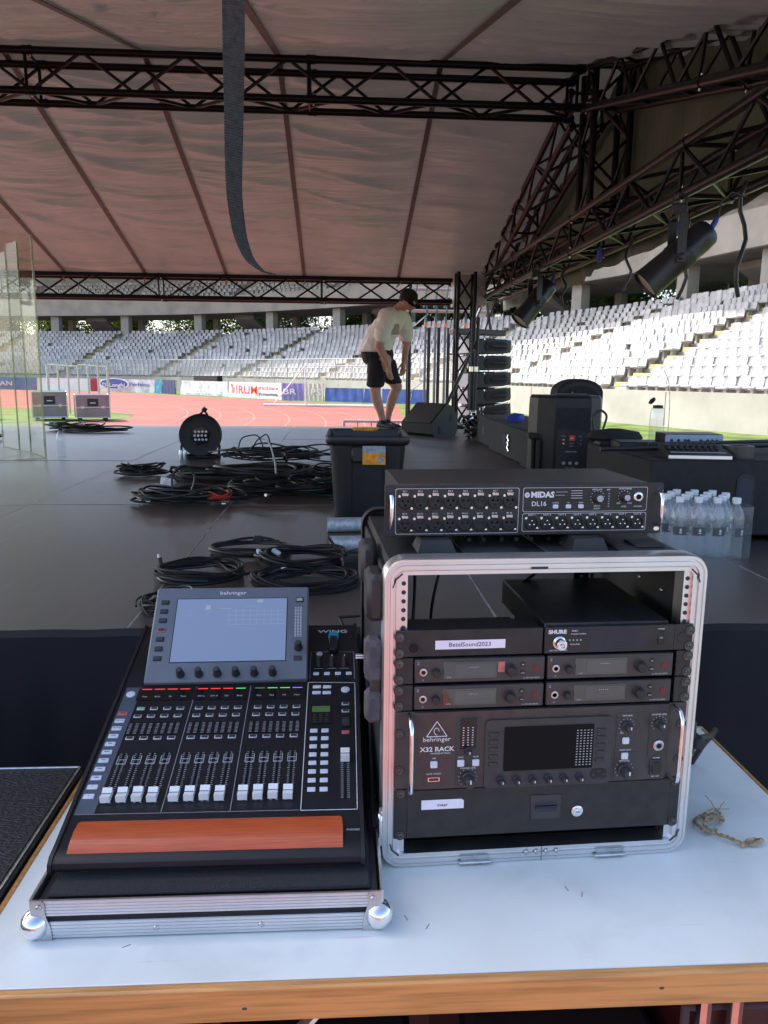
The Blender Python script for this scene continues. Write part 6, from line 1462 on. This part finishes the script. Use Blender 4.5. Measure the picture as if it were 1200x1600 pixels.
for k in range(7): obj('clamp', MB().cbox(-.02, .02, -.015, .015, 0, .05, .006).mesh('cl', 'chrome'), t, T((random.uniform(-.1, .1), random.uniform(-.12, 0), random.uniform(.04, .3))) @ RX(random.uniform(-60, 60)))
rods = thing('leaning_tubes', 'two slim black poles with shiny joints leaning at the corner tower', 'poles', (1.36, 8.05, STG))
for k in range(2):
    rod('pole', (k*.05, 0, 0), (.02+k*.06, .05, 1.25), .016, 'black_metal', rods); 
    for z in (.25, .7): obj('joint', lathe('jt', [(.022, 0), (.022, .05)], 'chrome', 10), rods, T((k*.05+.012*z, 0, z)))
# ================================================================== BEYOND THE STAGE
# line array hanging at the front right
la = thing('line_array', 'column of black curved line array loudspeakers hanging right of the corner tower', 'loudspeaker', (2.05, 11.0, 0), R(26))
Z_ = 2.06
obj('rigging_bar', MB().cbox(-.55, .3, -.1, .1, Z_+.05, Z_+.13, .01).mesh('rb', 'black_metal'), la)
hang = MB().tube([(0, 0, Z_+.12), (-.05, -.3, Z_+.55)], .012, 6); obj('hoist_chain', hang.mesh('hc', 'black_metal'), la)
for x in (-.25, .1): obj('hanging_strut', MB().tube([(x, 0, Z_+.1), (x*.2, 0, Z_+.5)], .02, 6).mesh('hs', 'black_metal'), la)
for k in range(7):
    z1 = Z_-k*.225; yo = .012*k*k*.6; tilt = 1.5*k
    M = T((.012*k, 0, z1-.205)) @ RY(-tilt)
    cab = obj('cabinet', hull([(x, y, z) for x, yy, zi in ((-.30, .17, .0), (.12, .26, .0), (.27, .24, .02), (.34, .17, .045)) for y in (-yy, yy) for z in (zi, .205-zi)], 'cab', 'black_plastic'), la, M)
    rc = obj('side_recess', hull([(-.12, -.225, .04), (.16, -.268, .04), (-.12, -.225, .165), (.16, -.268, .165), (.22, -.262, .1), (-.16, -.21, .1), (-.06, -.2, .05), (.12, -.2, .05), (-.06, -.2, .15), (.12, -.2, .15)], 'rec', 'black_matte'), cab)
    obj('handle_bar', MB().tube([(-.06, -.255, .10), (.0, -.285, .10), (.14, -.295, .10), (.2, -.27, .10)], .013, 6).mesh('hb', 'panel_black'), cab)
    obj('grille', MB().box(-.345, -.33, -.17, .17, .01, .195).mesh('gr', mk('array_grille', (.22, .24, .28), .35, var=.1).name if 'array_grille' not in MATS else 'array_grille'), cab)
    obj('link_plate', MB().cbox(-.02, .22, -.272, -.264, .198, .212, .002).mesh('lp', 'chrome' if k % 2 else 'steel'), cab)
    for x in (-.2, .26): obj('pin', lathe('lap', [(.012, 0), (.012, .02), (0, .022)], 'chrome', 8), cab, T((x, -.25, .19)) @ RX(90))
# open frame structure with rows of uprights, left of the tower
lf = thing('led_frame_wall', 'metal scaffold carrying a row of tall upright grey frames beyond the stage corner', 'scaffold', (1.9, 15.2, 0))
for x in (-1.05, 1.05):
    for y in (-.15, .15): rod('post', (x*.0-.55 if x < 0 else .75, y, 0.0), (x*.0-.55 if x < 0 else .75, y, 3.3), .035, 'truss_black', lf)
for z in (3.15, 2.75): rod('beam', (-.7, -.15, z-.0), (1.0, -.15, z+.0), .03, 'pinkish_tube' if 'pinkish_tube' in MATS else mk('pinkish_tube', (.35, .3, .29), .4, metal=.3, var=.1).name, lf)
for k in range(9): rod('brace', (-.55, -.15, .3+k*.3), (-.2 if k % 2 else -.5, -.15, .6+k*.3), .012, 'galvanised', lf, 6)
for k in range(6):
    x = -.25+k*.19
    p = obj('upright_frame', MB().cbox(x-.022, x+.022, -.2, -.14, .55, 2.65, .004).mesh('uf', 'dull_tube'), lf)
    obj('inner_panel', MB().box(x+.05, x+.11, -.1, -.06, .6, 2.45).mesh('ip', 'panel_black'), lf)
    obj('connector', MB().cbox(x-.03, x+.03, -.22, -.2, 2.45, 2.52, .004).mesh('cn', mk('orange_tip', (.7, .2, .08), .5).name if 'orange_tip' not in MATS else 'orange_tip'), p)
    obj('hook', MB().tube([(x, -.18, 2.6), (x+.03, -.18, 2.8), (x-.02, -.18, 2.95)], .014, 6).mesh('hk', mk('teal_strap', (.03, .12, .11), .6).name if 'teal_strap' not in MATS else 'teal_strap'), p)
for k in range(5): rod('slat', (-.5+k*.2, -.25, 2.8), (-.42+k*.2, -.25, 3.3), .022, 'dull_tube', lf, 6)
plt = thing('loading_platform', 'pale grey loading platform under the upright frames beyond the stage', 'platform', (2.0, 15.0, 0))
obj('deck', MB().cbox(-1.0, .7, -.9, .6, .50, .56, .01).mesh('dk', 'concrete'), plt); obj('drape', MB().box(-.2, .68, -.88, -.86, .0, .50).mesh('dr', 'black_matte'), plt)
for x in (-.9, .6): rod('leg', (x, -.8, 0), (x, -.8, .5), .03, 'galvanised', plt)
# crowd barrier with dark bags behind it, right behind the man
br = thing('crowd_barrier', 'galvanised crowd barrier standing behind the man at the front of the stage', 'barrier', (.62, 11.3, 0))
GW = .55
for z in (.88, .5, .2): rod('rail', (-GW, 0, z), (GW+.5, 0, z), .02, 'fence_metal', br)
for k in range(9): rod('bar', (-GW+k*.2, 0, .2), (-GW+k*.2, 0, .88), .012, 'fence_metal', br, 6)
rod('end_post', (-GW, 0, 0), (-GW, 0, .88), .02, 'fence_metal', br); rod('end_post', (GW+.5, 0, 0), (GW+.5, 0, .88), .02, 'fence_metal', br)
tag(obj('dark_bag', hull([(.85+random.uniform(-.6, .5), 11.8+random.uniform(-.15, .15), random.uniform(.0, .8)) for _ in range(40)], 'bag', 'under_dark')), 'dark brown bag heap behind the crowd barrier', 'bag')
gl = thing('goal_frame', 'white tubular goal frame with net standing on the far side of the track', 'goal', (.6, 36.5, 0), R(-8))
rod('post', (-2.2, 0, 0), (-2.2, 0, 1.9), .03, 'white_cap', gl); rod('post', (1.4, 0, 0), (1.4, 0, 1.9), .03, 'white_cap', gl); rod('crossbar', (-2.2, 0, 1.9), (1.4, 0, 1.9), .03, 'white_cap', gl); rod('back_stay', (-2.2, 0, 1.9), (-4.0, 1.2, .05), .03, 'white_cap', gl); rod('base_bar', (-4.2, 0, .06), (1.6, 0, .06), .06, 'white_cap', gl)
# flight cases and frames on the track at the left
def road_case(label, x, y, w_, d_, h, rz):
    t = thing('road_case', label, 'flight case', (x, y, 0), R(rz), 'road cases beyond the stage')
    obj('body', MB().box(-w_/2, w_/2, -d_/2, d_/2, .12, h).mesh('b', mk('case_grey', (.2, .18, .175), .5, var=.12, scale=2).name if 'case_grey' not in MATS else 'case_grey'), t)
    for z in (.12, h*.52, h): 
        for sx in (-1, 1): rod('edge_rail', (sx*w_/2, -d_/2, z), (sx*w_/2, d_/2, z), .02, 'alu', t, 6)
        for sy in (-1, 1): rod('edge_rail', (-w_/2, sy*d_/2, z), (w_/2, sy*d_/2, z), .02, 'alu', t, 6)
    for sx in (-1, 1):
        for sy in (-1, 1): rod('edge_rail', (sx*w_/2, sy*d_/2, .12), (sx*w_/2, sy*d_/2, h), .02, 'alu', t, 6); obj('castor', lathe('cst', [(.05, 0), (.05, .12)], 'rubber', 10), t, T((sx*(w_/2-.12), sy*(d_/2-.12), 0)))
    pl_ = obj('handle_plate', MB().cbox(-.16, .16, -d_/2-.012, -d_/2, h*.58, h*.86, .004).mesh('hp', 'black_plastic'), t); obj('handle', MB().tube([(-.08, -d_/2-.02, h*.7), (.08, -d_/2-.02, h*.7)], .02, 8).mesh('hd', 'galvanised'), pl_)
    for x_ in (-.3, .3): obj('latch', MB().cbox(x_*w_-.05, x_*w_+.05, -d_/2-.01, -d_/2, h*.48, h*.58, .004).mesh('lt', 'chrome'), t)
    for k in range(5): obj('side_mark', MB().box(w_/2, w_/2+.004, -d_/2+.12+k*.13, -d_/2+.2+k*.13, h*.6, h*.8).mesh('sm', 'black_plastic'), t)
road_case('grey aluminium edged road case on the track, right one of the pair', -7.85, 25.2, 1.0, 1.1, .82, 20)
road_case('grey aluminium edged road case on the track, left one of the pair', -9.2, 25.3, 1.0, 1.1, .9, 20)
road_case('light road case farther left behind the clear drum shield', -12.1, 25.0, 1.8, 1.1, .9, 12)
bb = thing('barrier_stack', 'stack of upright pale metal barrier frames standing behind the road cases', 'barriers', (-9.6, 29.0, 0), R(14))
for k in range(7):
    x = -.9+k*.34; rod('upright', (x, .1*(k % 2), 0), (x, .1*(k % 2), 1.75), .05 if k in (0, 6) else .035, 'stack_metal' if 'stack_metal' in MATS else mk('stack_metal', (.5, .5, .42), .5, metal=.3, var=.1).name, bb)
    if k < 6: rod('top_bar', (x, .1*(k % 2), 1.75-.02*(k % 3)), (x+.3, .1*(k % 2), 1.75-.02*(k % 3)), .03, 'stack_metal', bb)
# ================================================================== THE MAN
def remesh(parts, name, m, vox=.011, it=4, parent=None):
    """parts: chains of (point, radius) merged into one continuous skin"""
    mb = MB()
    for ch in parts:
        # rounded cones: spheres and frusta
        for (p, r) in ch:
            r3 = r if isinstance(r, tuple) else (r, r, r); 
            prof = [(math.sin(math.pi*i/8), -math.cos(math.pi*i/8)) for i in range(9)]; prof[0] = (0, -1); prof[-1] = (0, 1)
            mb.lathe(prof, 14, T(V(p)) @ MX.Diagonal((*r3, 1)))
        for (p, r), (q, s) in zip(ch, ch[1:]):
            if isinstance(r, tuple) or isinstance(s, tuple):
                r3 = V(r if isinstance(r, tuple) else (r,)*3); s3 = V(s if isinstance(s, tuple) else (s,)*3)
                prof = [(math.sin(math.pi*i/8), -math.cos(math.pi*i/8)) for i in range(9)]; prof[0] = (0, -1); prof[-1] = (0, 1)
                L = (V(q)-V(p)).length; n = max(2, int(L/.018))
                for k in range(1, n): e = k/n; rr = r3.lerp(s3, e); mb.lathe(prof, 14, T(V(p).lerp(V(q), e)) @ MX.Diagonal((*rr, 1)))
            else:
                n = 6; mb.tube([V(p).lerp(V(q), k/n) for k in range(n+1)], [r+(s-r)*k/n for k in range(n+1)], 14)
    me = mb.mesh('tmp'); o = bpy.data.objects.new('tmp', me); COL.objects.link(o)
    md = o.modifiers.new('r', 'REMESH'); md.mode = 'VOXEL'; md.voxel_size = vox
    ms_ = o.modifiers.new('s', 'SMOOTH'); ms_.iterations = it; ms_.factor = .5
    bpy.context.view_layer.update(); ev = bpy.data.meshes.new_from_object(o.evaluated_get(bpy.context.evaluated_depsgraph_get()))
    bpy.data.objects.remove(o); ev.materials.clear(); ev.materials.append(MATS[m]); ev.polygons.foreach_set('use_smooth', [True]*len(ev.polygons)); ev.name = name
    return obj(name, ev, parent)
# local frame: x to the right of the picture, y away, z up; he faces right, towards the camera
man = thing('person', 'man in cream T-shirt, black shorts and cap leaning forward at the stage front', 'person', (.53, 9.52, STG), R(-13)); man.scale = (1, 1, .972)
P = lambda x, y, z: (x+max(0, z-1.0)*.14, y, z-max(0, z-1.0)*.05)
# joints measured off the photograph (scale: 1 m = 126 px at this distance)
hipL, hipR = P(-.08, .09, .86), P(.02, -.09, .85)
kneeA, kneeB = P(-.075, -.10, .49), P(.17, .07, .53)
ankA, ankB = P(.03, -.12, .10), P(.05, .08, .10)
pel = P(-.07, 0, .93); chest = P(.0, 0, 1.27); neck = P(.13, -.02, 1.50); head = P(.235, -.06, 1.575)
shA, shB = P(.03, -.20, 1.36), P(.17, .19, 1.36)
elA, elB = P(.0, -.27, 1.02), P(.25, .20, 1.06)
wrA, wrB = P(.115, -.25, .78), P(.24, .13, .83)
def hand(w_, dirv, side, fw):
    w_ = V(w_); d_ = V(dirv).normalized(); s = V(side).normalized(); f = V(fw).normalized(); ch = [[(w_, .03), (w_+d_*.04, (.030, .030, .035)), (w_+d_*.085, (.032, .032, .034))]]
    for k, (o_, L) in enumerate(((-.03, .068), (-.01, .078), (.01, .074), (.03, .058))):
        b = w_+d_*.09+s*o_; ch.append([(b, .0105), (b+d_*L*.5+f*.006, .0098), (b+d_*L*.85+f*.022, .0088), (b+d_*L+f*.036, .008)])
    b = w_+d_*.03-s*.028+f*.012; ch.append([(b, .013), (b+d_*.035+f*.022-s*.012, .0115), (b+d_*.065+f*.03-s*.012, .0095)])
    return ch
body = [
 [(pel, (.15, .15, .12)), (P(-.05, 0, 1.08), (.155, .165, .13)), (chest, (.155, .185, .13)), (P(.07, -.0, 1.40), (.12, .17, .08)), (neck, .068), (P(.19, -.045, 1.55), .066)],
 [(shA, .075), (elA, .054), (P(.06, -.265, .90), .047), (wrA, .031)], [(shB, .075), (elB, .052), (P(.25, .17, .95), .045), (wrB, .031)],
 [(chest, .1), (shA, .075)], [(chest, .1), (shB, .075)],
 [(hipR, .105), (P(-.04, -.10, .66), .092), (kneeA, .064), (P(-.05, -.10, .36), .062), (P(.0, -.11, .22), .048), (ankA, .040)],
 [(hipL, .105), (P(.06, .09, .69), .092), (kneeB, .066), (P(.11, .08, .37), .064), (P(.07, .08, .22), .048), (ankB, .040)],
 # head: skull, jaw, nose, ears, chin
 [(P(.225, -.055, 1.615), (.098, .080, .10)), (P(.25, -.085, 1.555), (.078, .068, .075)), (P(.275, -.10, 1.515), (.052, .05, .042))],
 [(P(.312, -.135, 1.575), .014), (P(.325, -.142, 1.553), .017)],
 [(P(.19, -.135, 1.575), (.022, .014, .032))], [(P(.25, .03, 1.57), (.022, .014, .032))],
 [(P(.30, -.125, 1.522), (.022, .022, .009))]]
body += hand(wrA, (.12, .02, -1), (.9, .4, 0), (.3, 1, 0)); body += hand(wrB, (-.05, -.1, -1), (.9, .3, 0), (-.3, -1, 0))
remesh(body, 'body', 'skin', .0085, 4, man)
shirt = [
 [(P(-.082, 0, .975), (.215, .215, .05)), (P(-.07, 0, 1.08), (.195, .205, .09)), (P(-.02, 0, 1.22), (.185, .215, .11)), (P(.02, 0, 1.32), (.175, .21, .10)), (P(.08, -.01, 1.42), (.125, .165, .07)), (P(.115, -.015, 1.463), (.085, .095, .035))],
 [(P(.05, -.10, 1.41), .105), (P(.025, -.17, 1.385), .108), (P(.025, -.225, 1.28), .1), (P(.01, -.265, 1.155), .098)],
 [(P(.13, .08, 1.41), .10), (P(.15, .14, 1.385), .105), (P(.195, .20, 1.28), .098), (P(.23, .205, 1.17), .092)],
 [(P(-.1, .0, 1.2), (.13, .16, .12))]]
sh = remesh(shirt, 'shirt', 'shirt', .011, 3, man)
for v in sh.data.vertices:      # hanging folds
    c_ = v.co; f_ = 1-2*abs(NZ.noise(V((c_.x*7+c_.z*5, c_.y*4, c_.z*4)))); v.co.y -= .016*f_; v.co.x += .022*NZ.noise(V((c_.y*11+c_.z*4, 3, c_.z*3)))
pr = obj('chest_print', MB().prism(rrect(.10, .13, .02, 4), 0, .004).mesh('pr', 'shirt_print'), man, T((.182, -.182, 1.22)) @ RZ(40) @ UP)
shorts = [
 [(P(-.072, 0, .985), (.2, .195, .05)), (P(-.068, 0, .93), (.205, .2, .07)), (P(-.06, 0, .86), (.195, .195, .09))],
 [(P(-.04, -.09, .83), (.135, .12, .06)), (P(-.055, -.10, .66), (.125, .112, .05)), (P(-.07, -.105, .545), (.112, .108, .035))],
 [(P(.03, .09, .83), (.125, .115, .06)), (P(.075, .085, .68), (.118, .108, .05)), (P(.125, .075, .585), (.108, .104, .035))]]
remesh(shorts, 'shorts', 'shorts', .011, 2, man)
obj('shorts_mark', MB().cbox(-.006, .006, -.003, 0, -.05, .05, .002).mesh('mk', 'white_print'), man, T((-.155, -.178, .63)) @ RZ(-28) @ RY(6))
cap_ = obj('cap', MB().lathe([(.106, -.02), (.110, .0), (.108, .04), (.09, .085), (.05, .11), (0, .117)], 24).mesh('crown', 'cap_cloth'), man, T((.312, -.058, 1.594)) @ RZ(-34) @ RY(27) @ MX.Diagonal((1.06, .9, 1, 1)))
vz = []
for i in range(13):
    a = R(-62+124*i/12); vz.append((.10*math.cos(a), .1*math.sin(a), .0)); vz.append((.10*math.cos(a)+.085*math.cos(a)**.6 if math.cos(a) > 0 else .1, .108*math.sin(a), -.012-.012*math.cos(a)))
vf = [(2*i, 2*i+1, 2*i+3, 2*i+2) for i in range(12)]
pk = MB().add(vz, vf); pk.add([(x, y, z-.012) for x, y, z in vz], [tuple(reversed(f)) for f in vf]); obj('peak', pk.mesh('peak', 'cap_cloth'), cap_)
obj('hair', MB().lathe([(.098, -.055), (.104, -.03), (.104, .0)], 20, T((-.012, 0, 0))).mesh('hair', 'hair'), cap_, MX.Diagonal((.95, .95, 1, 1)))
for k, (ex, ey) in enumerate(((.30, -.128), (.318, -.095))):
    e_ = obj('eye', MB().lathe([(0, -.009), (.008, -.004), (.009, 0), (.008, .004), (0, .009)], 10).mesh('eye', 'white_cap'), man, T((ex-.012+.082, ey, 1.559)))
    obj('iris', MB().lathe([(0, .0095), (.005, .0085)], 8).mesh('iris', 'ink'), e_, RZ(-34) @ RY(105))
    obj('brow', MB().tube([(ex+.066, ey-.012, 1.576), (ex+.082, ey+.0, 1.578)], .004, 6).mesh('brow', 'hair'), man)
for (ax_, ay_, _), rz in ((ankA, -32), (ankB, -24)):
    s_ = remesh([[((-.05, 0, .05), (.05, .042, .045)), ((.03, 0, .05), (.055, .045, .042)), ((.13, 0, .035), (.06, .047, .03)), ((.17, 0, .03), (.04, .04, .024))], [((-.03, 0, .09), (.045, .042, .03))]], 'shoe', 'shoe', .009, 3, man); s_.matrix_basis = T((ax_, ay_, .0)) @ RZ(rz)
    obj('sole', MB().prism([(x*1.02, y) for x, y in rrect(.30, .092, .044, 5, .06, 0)], 0, .022).mesh('sole', 'shoe_sole'), s_)
    obj('sock', MB().lathe([(.044, .08), (.046, .115)], 14).mesh('sock', 'shoe'), s_)
